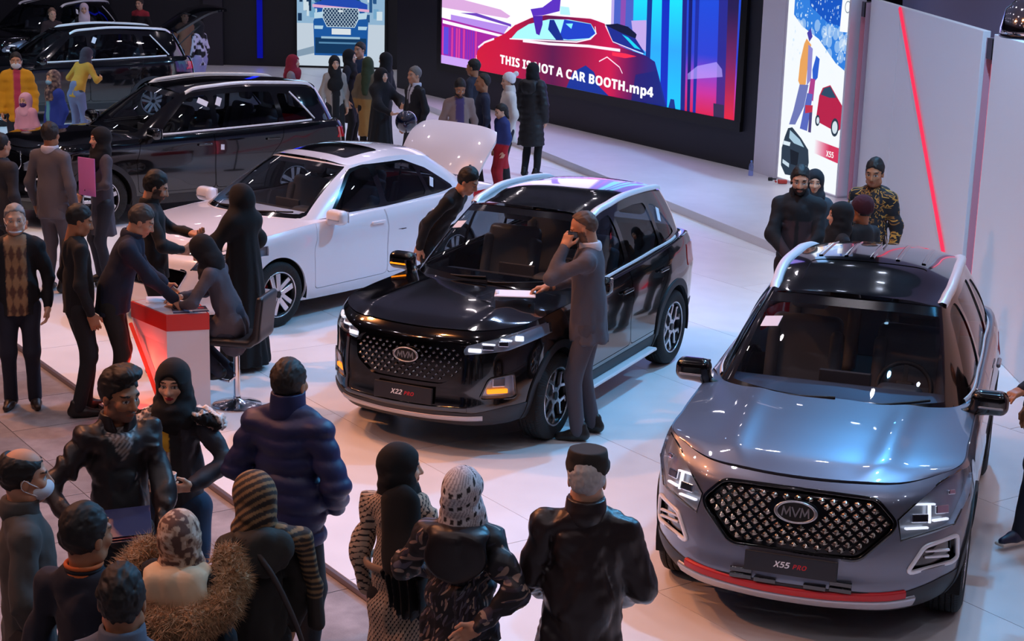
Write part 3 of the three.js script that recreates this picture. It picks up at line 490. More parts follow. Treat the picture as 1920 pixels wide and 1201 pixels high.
// look up the surface point and normal in front view (x,y) or side view (z,y)
function lookup(S, ia, ib, a, b, want) {
  let best = null;
  for (let t = 0; t < S.length; t += 24) {
    const ax = S[t + ia], ay = S[t + ib], bx = S[t + 8 + ia], by = S[t + 8 + ib], cx = S[t + 16 + ia], cy = S[t + 16 + ib], D = (by - cy) * (ax - cx) + (cx - bx) * (ay - cy); if (Math.abs(D) < 1e-12) continue;
    const l0 = ((by - cy) * (a - cx) + (cx - bx) * (b - cy)) / D, l1 = ((cy - ay) * (a - cx) + (ax - cx) * (b - cy)) / D, l2 = 1 - l0 - l1; if (l0 < -0.001 || l1 < -0.001 || l2 < -0.001) continue;
    const q = [0, 1, 2, 3, 4, 5].map((k) => l0 * S[t + k] + l1 * S[t + 8 + k] + l2 * S[t + 16 + k]); const s = want(q); if (!best || s > best.s) best = { s, p: V(q[0], q[1], q[2]), n: V(q[3], q[4], q[5]).normalize() };
  }
  return best;
}
const frontAt = (S, x, y) => lookup(S, 0, 1, x, y, (q) => q[2]);
const sideAt = (S, z, y, sgn) => lookup(S, 2, 1, z, y, (q) => q[0] * sgn);
const topAt = (S, x, z) => lookup(S, 0, 2, x, z, (q) => q[1]);
// ribbon: a strip of given width and height following surface points
function ribbon(hits, w, h, closed = false) {
  const n = hits.length, A = [];
  for (let i = 0; i < (closed ? n + 1 : n); i++) {
    const k = i % n, a = hits[closed ? (k + 1) % n : Math.min(n - 1, k + 1)].p, b = hits[closed ? (k + n - 1) % n : Math.max(0, k - 1)].p, t = a.clone().sub(b).normalize(), s = V().crossVectors(t, hits[k].n).normalize(), p = hits[k].p, m = hits[k].n;
    const at = (x, y) => { const q = p.clone().addScaledVector(s, x * w / 2).addScaledVector(m, y); return [q.x, q.y, q.z, 0, 0]; };
    A.push([at(-1, -0.004), at(-1, h * 0.7), at(-0.6, h), at(0.6, h), at(1, h * 0.7), at(1, -0.004)]);
  }
  return soupGeo(rawGrid(A, true));
}
// ---------- car parts ----------
const CM = {
  tyre: MAT(0x141416, 0.75), rubber: MAT(0x0d0d0f, 0.7), clad: MAT(0x222328, 0.55), gloss: MAT(0x060608, 0.12, 0, { clearcoat: 1, clearcoatRoughness: 0.05 }),
  chrome: MAT(0xe6e8ee, 0.12, 1), satin: MAT(0xeeeef2, 0.34, 0.25), alloy: MAT(0xd4d6dc, 0.25, 0.9), alloyDark: MAT(0x17181b, 0.35, 0.5), disc: MAT(0x6b6d72, 0.35, 0.9), red: MAT(0xb01018, 0.4),
  glass: MAT(0xe6ecf0, 0.02, 0, { transmission: 1, thickness: 0, ior: 1.45 }), tint: MAT(0x8d969e, 0.02, 0, { transmission: 1, thickness: 0, ior: 1.45 }), lens: MAT(0xf4f8ff, 0.03, 0, { transmission: 1, thickness: 0, ior: 1.4 }),
  lampIn: MAT(0xb0b6c0, 0.28, 0.45), seat: MAT(0x8a8c94, 0.35, 0, { clearcoat: 0.9, clearcoatRoughness: 0.12 }), dash: MAT(0x3a3a40, 0.6), under: MAT(0x0a0a0b, 0.9), skid: MAT(0xb9bac2, 0.35, 0.5), redTrim: MAT(0xc0141f, 0.4), sticker: MAT(0xe8eaf2, 0.5),
  drl: new THREE.MeshStandardMaterial({ color: 0xffffff, emissive: 0xf2f6ff, emissiveIntensity: 1.6 }), amber: new THREE.MeshStandardMaterial({ color: 0xffa020, emissive: 0xff8a10, emissiveIntensity: 3 }), tail: MAT(0xb00c14, 0.12, 0, { clearcoat: 1, emissive: 0x500006, emissiveIntensity: 0.5 }),
};
const treadTex = noiseTex(128, (u, v) => { const g = (Math.abs(((v * 5) % 1) - 0.5) > 0.42) || (Math.abs(((u * 16 + v * 2) % 1) - 0.5) > 0.42) ? 0 : 255; return [g, g, g]; }, false); treadTex.repeat.set(6, 1);
CM.tyre.bumpMap = treadTex; CM.tyre.bumpScale = 0.004;
const tyreGeo = {}, rimGeo = {};
function makeWheel(car, x, r, z, style, rimR, w = 0.215) {
  const sgn = Math.sign(x), key = r + '_' + w + '_' + rimR;
  tyreGeo[key] ||= (() => { const h = w / 2, p = [[rimR - 0.012, -h * 0.82], [rimR + 0.012, -h * 0.96], [(rimR + r) / 2, -h * 1.04], [r - 0.03, -h * 0.96], [r - 0.008, -h * 0.82], [r - 0.001, -h * 0.6]];
    for (const s of [-0.42, -0.1, 0.22, 0.54]) p.push([r, h * (s - 0.1)], [r - 0.009, h * (s - 0.085)], [r - 0.009, h * (s - 0.025)], [r, h * (s - 0.01)]);
    p.push([r - 0.001, h * 0.6], [r - 0.008, h * 0.82], [r - 0.03, h * 0.96], [(rimR + r) / 2, h * 1.04], [rimR + 0.012, h * 0.96], [rimR - 0.012, h * 0.82]); return new THREE.LatheGeometry(p.map(([a, b]) => new THREE.Vector2(a, b)), 56).rotateZ(-Math.PI / 2); })();
  const t = part('tyre', tyreGeo[key], CM.tyre, car); t.position.set(x, r, z); if (sgn < 0) t.rotation.y = Math.PI; t.rotation.x = 0.3 + z;
  const rk = style + key; // outer face looks along local +x
  rimGeo[rk] ||= (() => {
    const h = w / 2, R = rimR, barrel = new THREE.LatheGeometry([[R - 0.012, -h * 0.8], [R - 0.03, -h * 0.5], [R - 0.035, h * 0.5], [R - 0.012, h * 0.8], [R + 0.002, h * 0.84], [R + 0.004, h * 0.9], [R - 0.006, h * 0.92], [R - 0.018, h * 0.86]].map(([a, b]) => new THREE.Vector2(a, b)), 48).rotateZ(-Math.PI / 2);
    const face = [], dark = [barrel], N = 5, hub = 0.06; // shapes drawn in (a,b) -> wheel plane (z,y)
    const ext = (pts, d, off) => { const g = new THREE.ExtrudeGeometry(new THREE.Shape(pts.map(([a, b]) => new THREE.Vector2(a, b))), { depth: d, bevelEnabled: true, bevelSize: 0.004, bevelThickness: 0.004, bevelSegments: 1, steps: 1 }); return g.rotateY(Math.PI / 2).translate(off, 0, 0); };
    const rot = (pts, an) => pts.map(([a, b]) => [a * Math.cos(an) - b * Math.sin(an), a * Math.sin(an) + b * Math.cos(an)]);
    const bar = (p, q, w0, w1) => { const dx = q[0] - p[0], dy = q[1] - p[1], l = Math.hypot(dx, dy), nx = -dy / l, ny = dx / l; return [[p[0] + nx * w0, p[1] + ny * w0], [p[0] - nx * w0, p[1] - ny * w0], [q[0] - nx * w1, q[1] - ny * w1], [q[0] + nx * w1, q[1] + ny * w1]]; };
    for (let i = 0; i < N; i++) {
      const an = i * 2 * Math.PI / N;
      if (style === 'loop') { // Y spokes closing to loops
        face.push(ext(rot(bar([0, 0.04], [0, R * 0.5], 0.014, 0.012), an), 0.02, h * 0.55), ext(rot(bar([0, R * 0.47], [R * 0.30, R * 0.78], 0.011, 0.009), an), 0.018, h * 0.58), ext(rot(bar([0, R * 0.47], [-R * 0.30, R * 0.78], 0.011, 0.009), an), 0.018, h * 0.58), ext(rot(bar([R * 0.29, R * 0.75], [R * 0.22, R * 0.95], 0.009, 0.011), an), 0.018, h * 0.6), ext(rot(bar([-R * 0.29, R * 0.75], [-R * 0.22, R * 0.95], 0.009, 0.011), an), 0.018, h * 0.6));
        dark.push(ext(rot(bar([0, R * 0.5], [0, R * 0.96], 0.02, 0.03), an), 0.02, h * 0.4));
      } else { // five broad twin spokes
        face.push(ext(rot(bar([0.025, 0.04], [R * 0.30, R * 0.93], 0.02, 0.026), an), 0.024, h * 0.55), ext(rot(bar([-0.025, 0.04], [-R * 0.10, R * 0.95], 0.017, 0.02), an), 0.024, h * 0.55));
        dark.push(ext(rot(bar([0, 0.06], [R * 0.1, R * 0.9], 0.02, 0.05), an), 0.014, h * 0.46));
      }
    }
    face.push(new THREE.CylinderGeometry(hub, hub + 0.008, 0.03, 24).rotateZ(Math.PI / 2).translate(h * 0.62, 0, 0), new THREE.TorusGeometry(R - 0.004, 0.007, 8, 48).rotateY(Math.PI / 2).translate(h * 0.9, 0, 0));
    return { face: merge(face), dark: merge(dark), cap: new THREE.CylinderGeometry(0.032, 0.034, 0.012, 20).rotateZ(Math.PI / 2).translate(h * 0.8, 0, 0), disc: merge([new THREE.CylinderGeometry(R * 0.68, R * 0.68, 0.024, 36).rotateZ(Math.PI / 2).translate(h * 0.0, 0, 0)]), cal: rbox(0.07, 0.16, 0.09, 0.02, 0, 0, R * 0.62) };
  })();
  const G = rimGeo[rk]; part('rim', G.face, CM.alloy, t); part('rim_barrel', G.dark, CM.alloyDark, t); part('hub_cap', G.cap, CM.alloyDark, t); part('brake_disc', G.disc, CM.disc, t);
  part('brake_caliper', G.cal, style === 'five' ? CM.red : CM.alloyDark, t, style === 'five' ? 'red brake caliper' : undefined).rotation.x = -t.rotation.x + (sgn < 0 ? Math.PI : 0) - 0.25;
  return t;
}
const seatGeo = (() => { const back = merge([rbox(0.5, 0.62, 0.13, 0.06, 0, 0.36, 0, 3), rbox(0.09, 0.5, 0.17, 0.05, 0.22, 0.32, 0.03, 2), rbox(0.09, 0.5, 0.17, 0.05, -0.22, 0.32, 0.03, 2)]).rotateX(-0.28).translate(0, 0.14, -0.24); return { base: merge([rbox(0.52, 0.17, 0.52, 0.07, 0, 0.06, 0.02, 3), back]), head: rbox(0.27, 0.19, 0.11, 0.05, 0, 0.92, -0.45, 3) }; })();
function interior(car, s) {
  part('floor_pan', merge([box(1.26, 0.2, s.wb + 1.0, 0, 0.32, -s.wb / 2), box(1.3, 0.5, 0.85, 0, 0.5, 0.03), box(1.2, 0.4, 0.6, 0, 0.5, -s.wb - 0.15)]), CM.under, car);
  const y = s.seatY ?? 0.5;
  for (const [x, z, n] of [[0.37, -1.32, 'front_seat'], [-0.37, -1.32, 'front_seat'], [0.36, -2.2, 'rear_seat'], [-0.36, -2.2, 'rear_seat']]) { const m = part(n, seatGeo.base, CM.seat, car); m.position.set(x, y, z + (s.seatZ || 0)); part('headrest', seatGeo.head, CM.seat, m); }
  part('dashboard', merge([rbox(1.36, 0.2, 0.42, 0.08, 0, s.dashY, s.dashZ, 3), rbox(0.3, 0.16, 0.2, 0.06, 0.36, s.dashY + 0.07, s.dashZ - 0.1, 2), rbox(0.34, 0.2, 0.03, 0.01, 0, s.dashY + 0.08, s.dashZ - 0.2, 1)]), CM.dash, car);
  const w = part('steering_wheel', merge([new THREE.TorusGeometry(0.175, 0.016, 10, 36), rbox(0.12, 0.1, 0.05, 0.02), box(0.32, 0.03, 0.02), box(0.03, 0.16, 0.02, 0, -0.08, 0)]), CM.dash, car); w.position.set(0.37, s.dashY + 0.06, s.dashZ - 0.36); w.rotation.x = -0.45 + Math.PI;
}
function textPlate(w, h, draw) { return new THREE.MeshStandardMaterial({ color: 0xffffff, roughness: 0.4, map: canvasTex(w, h, draw) }); }
function emblem(car, S, x, y, sx, word) { // oval ring with letters on the nose
  const hit = frontAt(S, x, y); if (!hit) return;
  const q = new THREE.Quaternion().setFromUnitVectors(V(0, 0, 1), hit.n), put = (g) => g.applyQuaternion(q).translate(hit.p.x + hit.n.x * 0.016, hit.p.y + hit.n.y * 0.016, hit.p.z + hit.n.z * 0.016);
  const ring = new THREE.TorusGeometry(1, 0.1, 8, 40).scale(sx, sx * 0.52, 0.06), bars = [];
  const bar = (x0, y0, x1, y1) => { const l = Math.hypot(x1 - x0, y1 - y0), a = Math.atan2(y1 - y0, x1 - x0); bars.push(box(l + 0.008, 0.008, 0.008).rotateZ(a).translate((x0 + x1) / 2, (y0 + y1) / 2, 0.002)); };
  const L = { M: [[0, 0, 0.12, 1], [0.12, 1, 0.5, 0.2], [0.5, 0.2, 0.88, 1], [0.88, 1, 1, 0]], V: [[0.05, 1, 0.5, 0], [0.5, 0, 0.95, 1]] }, cw = sx * 0.46, chh = sx * 0.42;
  [...word].forEach((ch, i) => { for (const [a, b, c, d] of L[ch]) { const ox = (i - 1.5) * cw + cw * 0.05; bar(ox + a * cw * 0.9, (b - 0.5) * chh, ox + c * cw * 0.9, (d - 0.5) * chh); } });
  part('emblem', put(merge([ring, ...bars])), CM.badge ||= MAT(0xc0c2c8, 0.2, 0.7), car, 'chrome oval emblem with three letters');
  part('emblem_field', put(new THREE.CylinderGeometry(1, 1, 0.006, 32).rotateX(Math.PI / 2).scale(sx, sx * 0.52, 1).translate(0, 0, -0.004)), CM.rubber, car);
}
// build a car from a spec; see the specs below
function makeCar(s) {
  const car = thing(s.name, s.label, 'car', [s.at[0], s.y || 0, s.at[1]], s.yaw);
  const RW = s.rows, G = RW.map((r) => s.cols.map((c, i) => {
    const fw = i <= 3 ? 1 : i === 4 ? 0.45 : 0, bw = i >= 12 ? 1 : i === 11 ? 0.5 : 0;
    return [c[0] * (i === 0 || i === s.cols.length - 1 ? 0 : r.w + (fw ? (r.wf || 0) * fw : 0)), lerp(c[3], c[2], r.t), c[1] + r.nz * fw + r.tz * bw];
  }));
  const st = s.step || 0.035, lbCols = loftHalf(G, st); let LB = gridSoup(lbCols);
  if (s.crease) for (let i = 0; i < LB.length; i += 8) { /* door sculpting */ const z = LB[i + 2], y = LB[i + 1], sx = Math.sign(LB[i]); if (Math.abs(LB[i]) > 0.6) { const k = s.crease(z, y); LB[i] += sx * k; } }
  const gh = s.gh, GB = gh.base, GT = gh.top, rows = [0, 0.3, 0.65, 1].map((t) => GB.map((b, i) => { const q = GT[i], bul = Math.sin(Math.PI * t), e = i === 0 || i === GB.length - 1; const n = i < 2.5 ? [0, 0.012, 0.03] : i > 7 ? [0, 0.01, -0.03] : [0.022, 0, 0]; return [e ? 0 : lerp(b[0], q[0], t) + n[0] * bul, lerp(b[1], q[1], t) + n[1] * bul, lerp(b[2], q[2], t) + n[2] * bul]; }));
  const ghCols = loftHalf(rows, st); let GH = gridSoup(ghCols);
  // roof
  const top = ghCols.map((c) => ({ u: c.u, p: c.pts[c.pts.length - 1] })), at = (u) => { let i = 0; while (i < top.length - 2 && top[i + 1].u < u) i++; const w = clamp((u - top[i].u) / (top[i + 1].u - top[i].u), 0, 1); return top[i].p.map((x, k) => lerp(x, top[i + 1].p[k], w)); };
  const coons = (F, R, S, nb, na, bulge) => { const A = []; for (let i = 0; i <= na; i++) { const a = i / na, col = []; for (let j = 0; j <= nb; j++) { const b = j / nb, f = F(a), r = R(a), l = S(b, -1), q = S(b, 1), c00 = F(0), c10 = F(1), c01 = R(0), c11 = R(1); col.push([0, 1, 2].map((k) => (1 - b) * f[k] + b * r[k] + (1 - a) * l[k] + a * q[k] - ((1 - a) * (1 - b) * c00[k] + a * (1 - b) * c10[k] + (1 - a) * b * c01[k] + a * b * c11[k]) + (k === 1 ? bulge(a * 2 - 1, b) : 0)).concat([a * 2 - 1, b])); } A.push(col); } return rawGrid(A, false); };
  const sym = (f) => (a) => { const x = a * 2 - 1, p = f(Math.abs(x)); return [Math.sign(x) * p[0], p[1], p[2]]; }, uA = 2, uD = 7;
  let ROOF = coons(sym((x) => at(x * uA)), sym((x) => at(GB.length - 1 - x * (GB.length - 1 - uD))), (b, sg) => { const p = at(lerp(uA, uD, b)); return [sg * p[0], p[1], p[2]]; }, 56, 36, (a, b) => (s.crown || 0.035) * (1 - a * a) * (0.6 + 0.4 * Math.sin(Math.PI * b)));
  // hood
  const r6 = lbCols.map((c) => ({ u: c.u, p: c.pts[c.pts.length - 1] })), a6 = (u) => { let i = 0; while (i < r6.length - 2 && r6[i + 1].u < u) i++; const w = clamp((u - r6[i].u) / (r6[i + 1].u - r6[i].u), 0, 1); return r6[i].p.map((x, k) => lerp(x, r6[i + 1].p[k], w)); };
  const uH = 3, uC = s.cowlCol || 6.8, cow = a6(uC), hoodB = s.hoodBulge || ((a, b) => 0.03 * (1 - a * a) * Math.sin(Math.PI * (0.15 + 0.75 * b)));
  let HOOD = coons(sym((x) => a6(x * uH)), sym((x) => [x * cow[0], cow[1] + s.cowl[0] * (1 - x * x), cow[2] + s.cowl[1] * (1 - x * x)]), (b, sg) => { const p = a6(lerp(uH, uC, b)); return [sg * p[0], p[1], p[2]]; }, 60, 60, hoodB);
  // cowl: hood rear edge to windscreen foot; shoulder: belt to greenhouse foot
  const gb = ghCols.map((c) => ({ u: c.u, p: c.pts[0] })), g0 = (u) => { let i = 0; while (i < gb.length - 2 && gb[i + 1].u < u) i++; const w = clamp((u - gb[i].u) / (gb[i + 1].u - gb[i].u), 0, 1); return gb[i].p.map((x, k) => lerp(x, gb[i + 1].p[k], w)); };
  const cowlA = []; for (let i = 0; i <= 40; i++) { const x = i / 20 - 1, ax = Math.abs(x), f = [x * cow[0], cow[1] + s.cowl[0] * (1 - x * x) - 0.012, cow[2] + s.cowl[1] * (1 - x * x)], g = g0(ax * 2.5); cowlA.push([f, [Math.sign(x) * g[0], g[1] - 0.005, g[2]]].map((p) => [...p, 0, 0])); }
  const COWL = rawGrid(cowlA, false);
  const shA = []; const nS = 120; for (let i = 0; i <= nS; i++) { const k = i / nS, p = a6(lerp(uC, 14, k)), g = g0(lerp(2.5, GB.length - 1, k)); const row = []; for (let j = 0; j <= 6; j++) { const t = j / 6; row.push([lerp(p[0], g[0], t), lerp(p[1], g[1], t) + 0.012 * Math.sin(Math.PI * t), lerp(p[2], g[2], t), lerp(uC, 14, k), t]); } shA.push({ pts: row }); }
  let SH = gridSoup(shA, { closedEnds: false });
  const front = (x, y, z) => z > 0.05;
  const P = {}; // named soups
  const take = (src, f) => { const [a, b] = split(src, f); return [a, b]; };
  const wheelsAt = [[0, s.r], [-s.wb, s.r]], RA = s.arch || s.r + 0.045;
  for (const [wz, wy] of wheelsAt) LB = split(LB, (x, y, z) => Math.abs(x) < 0.45 ? 1 : Math.hypot(z - wz, y - wy) - RA)[1];
  const FR = LB;
  if (s.clad) {
    let trim = [];
    for (const [wz, wy] of wheelsAt) { const [a, b] = split(LB, (x, y, z) => Math.abs(x) < 0.55 ? 1 : Math.hypot(z - wz, y - wy) - (RA + 0.062)); LB = b; trim.push(plate3(shift(a, 0.012), -0.03)); }
    trim.forEach((t) => part('wheel_arch_trim', soupGeo(t), s.clad, car));
    const [c, d] = split(LB, (x, y, z, u, v) => y - s.cladTop(x, y, z)); LB = d; part('lower_cladding', soupGeo(plate3(shift(c, 0.006), -0.02)), s.clad, car);
  }
  // wheel housings
  for (const [wz, wy] of wheelsAt) for (const sg of [-1, 1]) part('wheel_well', new THREE.CylinderGeometry(RA + 0.01, RA + 0.01, 0.36, 32, 1, true, -Math.PI * 0.08, Math.PI * 1.16).rotateZ(Math.PI / 2).translate(sg * (s.track - 0.08), wy, wz), s.wellM || (s.wellM = MAT(0x0b0b0c, 0.9, 0, { side: THREE.DoubleSide })), car);
  // front face pieces: list of { name, poly (x,y), depth, mat, mirror }
  
  for (const f of s.front || []) for (const sg of f.mirror ? [1, -1] : [1]) {
    const poly = f.poly.map(([x, y]) => [x * sg, y]); const [a, b] = split(LB, (x, y, z) => z < (f.zmin ?? 0.1) ? 1 : sdPoly(poly, x, y)); LB = b; if (!a.length) continue;
    if (f.lamp) lampUnit(car, a, f, sg, poly, FR); else { part(f.name, soupGeo(f.depth ? recess(a, f.depth) : a), f.mat, car, f.label); }
    if (f.rim) { const hits = poly.map(([x, y]) => frontAt(FR, x, y)).filter(Boolean); if (hits.length > 3) part(f.name + '_rim', ribbon(hits, f.rim[0], f.rim[1], true), f.rimMat || CM.chrome, car); }
  }
  // tail lamps and rear pieces
  for (const f of s.rear || []) for (const sg of f.mirror ? [1, -1] : [1]) { const poly = f.poly.map(([x, y]) => [x * sg, y]); const [a, b] = split(LB, (x, y, z) => z > (f.zmax ?? -s.wb - 0.3) ? 1 : sdPoly(poly, x, y)); LB = b; if (a.length) part(f.name, soupGeo(plate3(shift(a, 0.006), -0.02)), f.mat, car); }
  // doors
  for (const d of s.doors) for (const sg of [1, -1]) {
    const poly = roundCorners(d.poly, 0.05), [a, b] = split(LB, (x, y, z) => x * sg < 0.5 ? 1 : sdPoly(poly, z, y) + 0.003), c = split(b, (x, y, z) => x * sg < 0.5 ? 1 : sdPoly(poly, z, y) - 0.003)[1]; LB = c;
    const m = part(d.name, soupGeo(plate3(a, -0.025)), s.paint, car), hnd = sideAt(FR, d.handle[0], d.handle[1], sg);
    if (hnd) part('door_handle', rbox(0.03, 0.032, 0.2, 0.014, 0, 0, 0, 2).translate(hnd.p.x + sg * 0.022, hnd.p.y, hnd.p.z), s.handleM || s.paint, m);
  }
  part('body_shell', soupGeo(plate3(LB, -0.02)), s.paint, car);
  part('hood', soupGeo(plate3(split(HOOD, (x, y, z, a, b) => Math.max(Math.abs(a) - 0.985, 0.012 - b))[0], -0.02)), s.paint, car);
  part('cowl_panel', soupGeo(COWL), CM.clad, car); if (s.trunk) SH = split(SH, (x, y, z) => Math.max(Math.abs(x) - s.trunk[0], z - s.trunk[1]))[1];
  part('shoulder', soupGeo(SH), s.shoulderM || s.paint, car);
  // greenhouse
  const scr = split(GH, (x, y, z, u, v) => Math.max(Math.abs(u) - s.gh.screen, 0.06 - v, v - 2.93)); let pill = scr[1];
  const edge = split(scr[0], (x, y, z, u, v) => Math.max(Math.abs(u) - s.gh.screen + 0.09, 0.30 - v, v - 2.72)); part('windscreen', soupGeo(edge[0]), CM.glass, car); part('windscreen_border', soupGeo(edge[1]), CM.gloss, car);
  const rearU = GB.length - 1, rw = split(pill, (x, y, z, u, v) => Math.max(rearU - 1.72 - Math.abs(u) + 0, 0.25 - v, v - 2.8)); part('rear_window', soupGeo(rw[0]), CM.tint, car); pill = rw[1];
  for (const w of s.windows) for (const sg of [1, -1]) { const poly = roundCorners(w.poly, w.r || 0.04), [a, b] = split(pill, (x, y, z) => x * sg < 0.35 ? 1 : sdPoly(poly, z, y)); pill = b; if (a.length) part('side_window', soupGeo(recess(a, -0.008)), w.mat || CM.tint, car); }
  if (s.blackPillars) { const [a, b] = split(pill, (x, y, z, u, v) => Math.abs(x) < 0.3 ? 1 : sdPoly(s.blackPillars, z, y)); part('pillar_trim', soupGeo(a), CM.gloss, car); pill = b; }
  part('pillar_frame', soupGeo(pill), s.pillarM || s.paint, car);
  if (s.sunroof) { const [a, b] = split(ROOF, (x, y, z) => sdPoly(s.sunroof, x, z)); part('roof', soupGeo(b), s.roofM || s.paint, car); part('sunroof', soupGeo(recess(a, -0.004)), CM.gloss, car, 'dark glass sunroof'); } else part('roof', soupGeo(ROOF), s.roofM || s.paint, car);
  // belt strip, rails, mirrors, wipers
  if (s.belt) for (const sg of [1, -1]) { const hits = []; for (let i = 0; i <= 40; i++) { const z = lerp(s.belt[0], s.belt[1], i / 40), y = s.belt[2](z), h = sideAt(GH, z, y, sg); if (h) hits.push(h); } if (hits.length > 2) part('belt_strip', ribbon(hits, 0.026, 0.007), CM.satin, car); }
  if (s.rail) for (const sg of [1, -1]) { const pts = []; for (let i = 0; i <= 12; i++) { const k = i / 12, p = at(lerp(s.rail[0], s.rail[1], k)); pts.push(V(sg * (p[0] - 0.015), p[1] + (s.rail[2] ?? 0.055) * Math.min(1, Math.sin(Math.PI * k) * 3.2), p[2])); }
    const c = new THREE.CatmullRomCurve3(pts), A = []; for (let i = 0; i <= 48; i++) { const p = c.getPoint(i / 48), w = s.railW || 0.028; A.push([[p.x - w, p.y - 0.018], [p.x - w, p.y + 0.012], [p.x, p.y + 0.022], [p.x + w, p.y + 0.012], [p.x + w, p.y - 0.018]].map(([x, y]) => [x, y, p.z, 0, 0])); } part('roof_rail', soupGeo(rawGrid(A, true)), s.railM || CM.satin, car); }
  for (const sg of [1, -1]) {
    const [mx, my, mz] = s.mirror, F = { k: 0.03, add: [rboxp([sg * mx, my, mz], [0.115, 0.075, 0.07], 0.055), rcone([sg * mx, my - 0.03, mz], [sg * (mx - 0.17), my - 0.09, mz + 0.02], 0.035, 0.03)] };
    const m = part('side_mirror', meshField(F, [sg * mx - 0.3, my - 0.2, mz - 0.15], [sg * mx + 0.3, my + 0.15, mz + 0.15], 0.011), s.mirrorM || s.paint, car);
    part('mirror_glass', rbox(0.19, 0.115, 0.006, 0.003, sg * mx, my, mz - 0.071, 1), CM.chrome, m); part('turn_lamp', rbox(0.15, 0.014, 0.02, 0.005, sg * (mx + 0.01), my - 0.02, mz + 0.064, 1), s.mirrorLamp || CM.lampIn, m);
  }
  for (const [x0, x1] of [[0.05, 0.58], [-0.5, 0.02]]) { const A = [], q = g0(0.6); for (let i = 0; i <= 10; i++) { const x = lerp(x0, x1, i / 10), g = g0(Math.min(2.2, Math.abs(x) / GB[2][0] * 2)); A.push(V(x, g[1] + 0.03 + 0.035 * Math.abs(i / 10 - 0.1), g[2] - 0.03 - 0.03 * Math.abs(i / 10))); } part('wiper', merge([tube(A, 0.009, 6)]), CM.rubber, car); }
  interior(car, s);
  for (const z of [0, -s.wb]) for (const sg of [1, -1]) makeWheel(car, sg * s.track, s.r, z, s.rim, s.rimR);
  return { car, FR, HOOD, GH, ROOF, SH, g0, at, a6 };
}
// head or fog lamp: clear cover over a dark bowl with reflector blocks and a light bar
function lampUnit(car, a, f, sg, poly, FR) {
  const lamp = part(f.name, soupGeo(recess(a, f.lampDepth || -0.05)), CM.lampIn, car); part('cover', soupGeo(a), CM.lens, lamp);
  for (const [x, y, w, h, kind] of f.lamp) { const hit = frontAt(FR, x * sg, y); if (!hit) continue; const q = new THREE.Quaternion().setFromUnitVectors(V(0, 0, 1), hit.n); part(kind === 'drl' ? 'light_bar' : kind === 'amber' ? 'turn_lamp' : 'reflector', rbox(w, h, 0.025, 0.008, 0, 0, 0, 2).applyQuaternion(q).translate(hit.p.x - hit.n.x * 0.02, hit.p.y - hit.n.y * 0.02, hit.p.z - hit.n.z * 0.02), kind === 'drl' ? CM.drl : kind === 'amber' ? CM.amber : CM.chrome, lamp); }
}
// studded grille: a dark recessed panel with one small pyramid per stud
function studs(car, panel, FR, poly, pitch, mat, size, skip) {
  const g = new THREE.CylinderGeometry(0.0, 1, 1, 4, 1).rotateX(Math.PI / 2).scale(size[0], size[1], size[2]); let n = 0;
  for (let j = -12; j <= 12; j++) for (let i = -14; i <= 14; i++) {
    const x = (i + (j & 1) * 0.5) * pitch[0], y = pitch[2] + j * pitch[1]; if (sdPoly(poly, x, y) > -size[0] * 0.9 || (skip && skip(x, y))) continue;
    const h = frontAt(FR, x, y); if (!h) continue; const m = part('grille_stud', g, mat, panel); m.quaternion.setFromUnitVectors(V(0, 0, 1), h.n); m.position.copy(h.p).addScaledVector(h.n, -0.012 + size[2] / 2); n++;
  }
  return n;
}
// ---------- the cars ----------
const paintM = (c, o = {}) => MAT(c, 0.3, 0.0, { clearcoat: 1, clearcoatRoughness: 0.03, ...o });
// columns of the lower body: [half width, z, top height, bottom height] from nose to tail
function suvCols(o) {
  const { W, nose, tail, wb, hood, belt } = o, F = nose, T = -tail; // nose, tail: distances from the front axle
  return [[0, F, hood[0], 0.25], [0.30, F - 0.02, hood[0] + 0.005, 0.25], [0.57, F - 0.09, hood[1], 0.25], [0.77, F - 0.26, hood[2], 0.26], [W - 0.03, F - 0.48, hood[3], 0.28], [W - 0.004, 0, hood[4], 0.27], [W, -0.5, hood[5], 0.25],
    [W, -1.0, belt[0], 0.24], [W, -1.5, belt[1], 0.24], [W, -2.05, belt[2], 0.25], [W - 0.004, -wb, belt[3], 0.27], [W - 0.035, T + 0.42, belt[4], 0.3], [W - 0.11, T + 0.15, belt[5], 0.32], [0.5, T + 0.03, belt[5] - 0.02, 0.33], [0, T, belt[5] - 0.02, 0.33]];
}
const suvRows = [{ t: 0, w: 0.93, nz: -0.07, tz: 0.06 }, { t: 0.1, w: 0.968, nz: -0.005, tz: 0.01 }, { t: 0.34, w: 0.995, nz: 0, tz: -0.005 }, { t: 0.6, w: 1.0, nz: -0.02, tz: 0.0 }, { t: 0.8, w: 0.99, nz: -0.05, tz: 0.02 }, { t: 0.93, w: 0.972, nz: -0.085, tz: 0.04 }, { t: 1, w: 0.945, nz: -0.15, tz: 0.06 }];
const fillWord = (g, W, H, a, b) => { g.fillStyle = '#26262c'; g.fillRect(0, 0, W, H); g.font = 'italic bold ' + H * 0.46 + 'px sans-serif'; g.textBaseline = 'middle'; const wa = g.measureText(a).width, wb = g.measureText(b).width * 0.86, x = (W - wa - wb - W * 0.03) / 2; g.fillStyle = '#f2f2f4'; g.fillText(a, x, H * 0.5); g.fillStyle = '#d01a26'; g.font = 'italic bold ' + H * 0.36 + 'px sans-serif'; g.fillText(b, x + wa + W * 0.03, H * 0.52); };
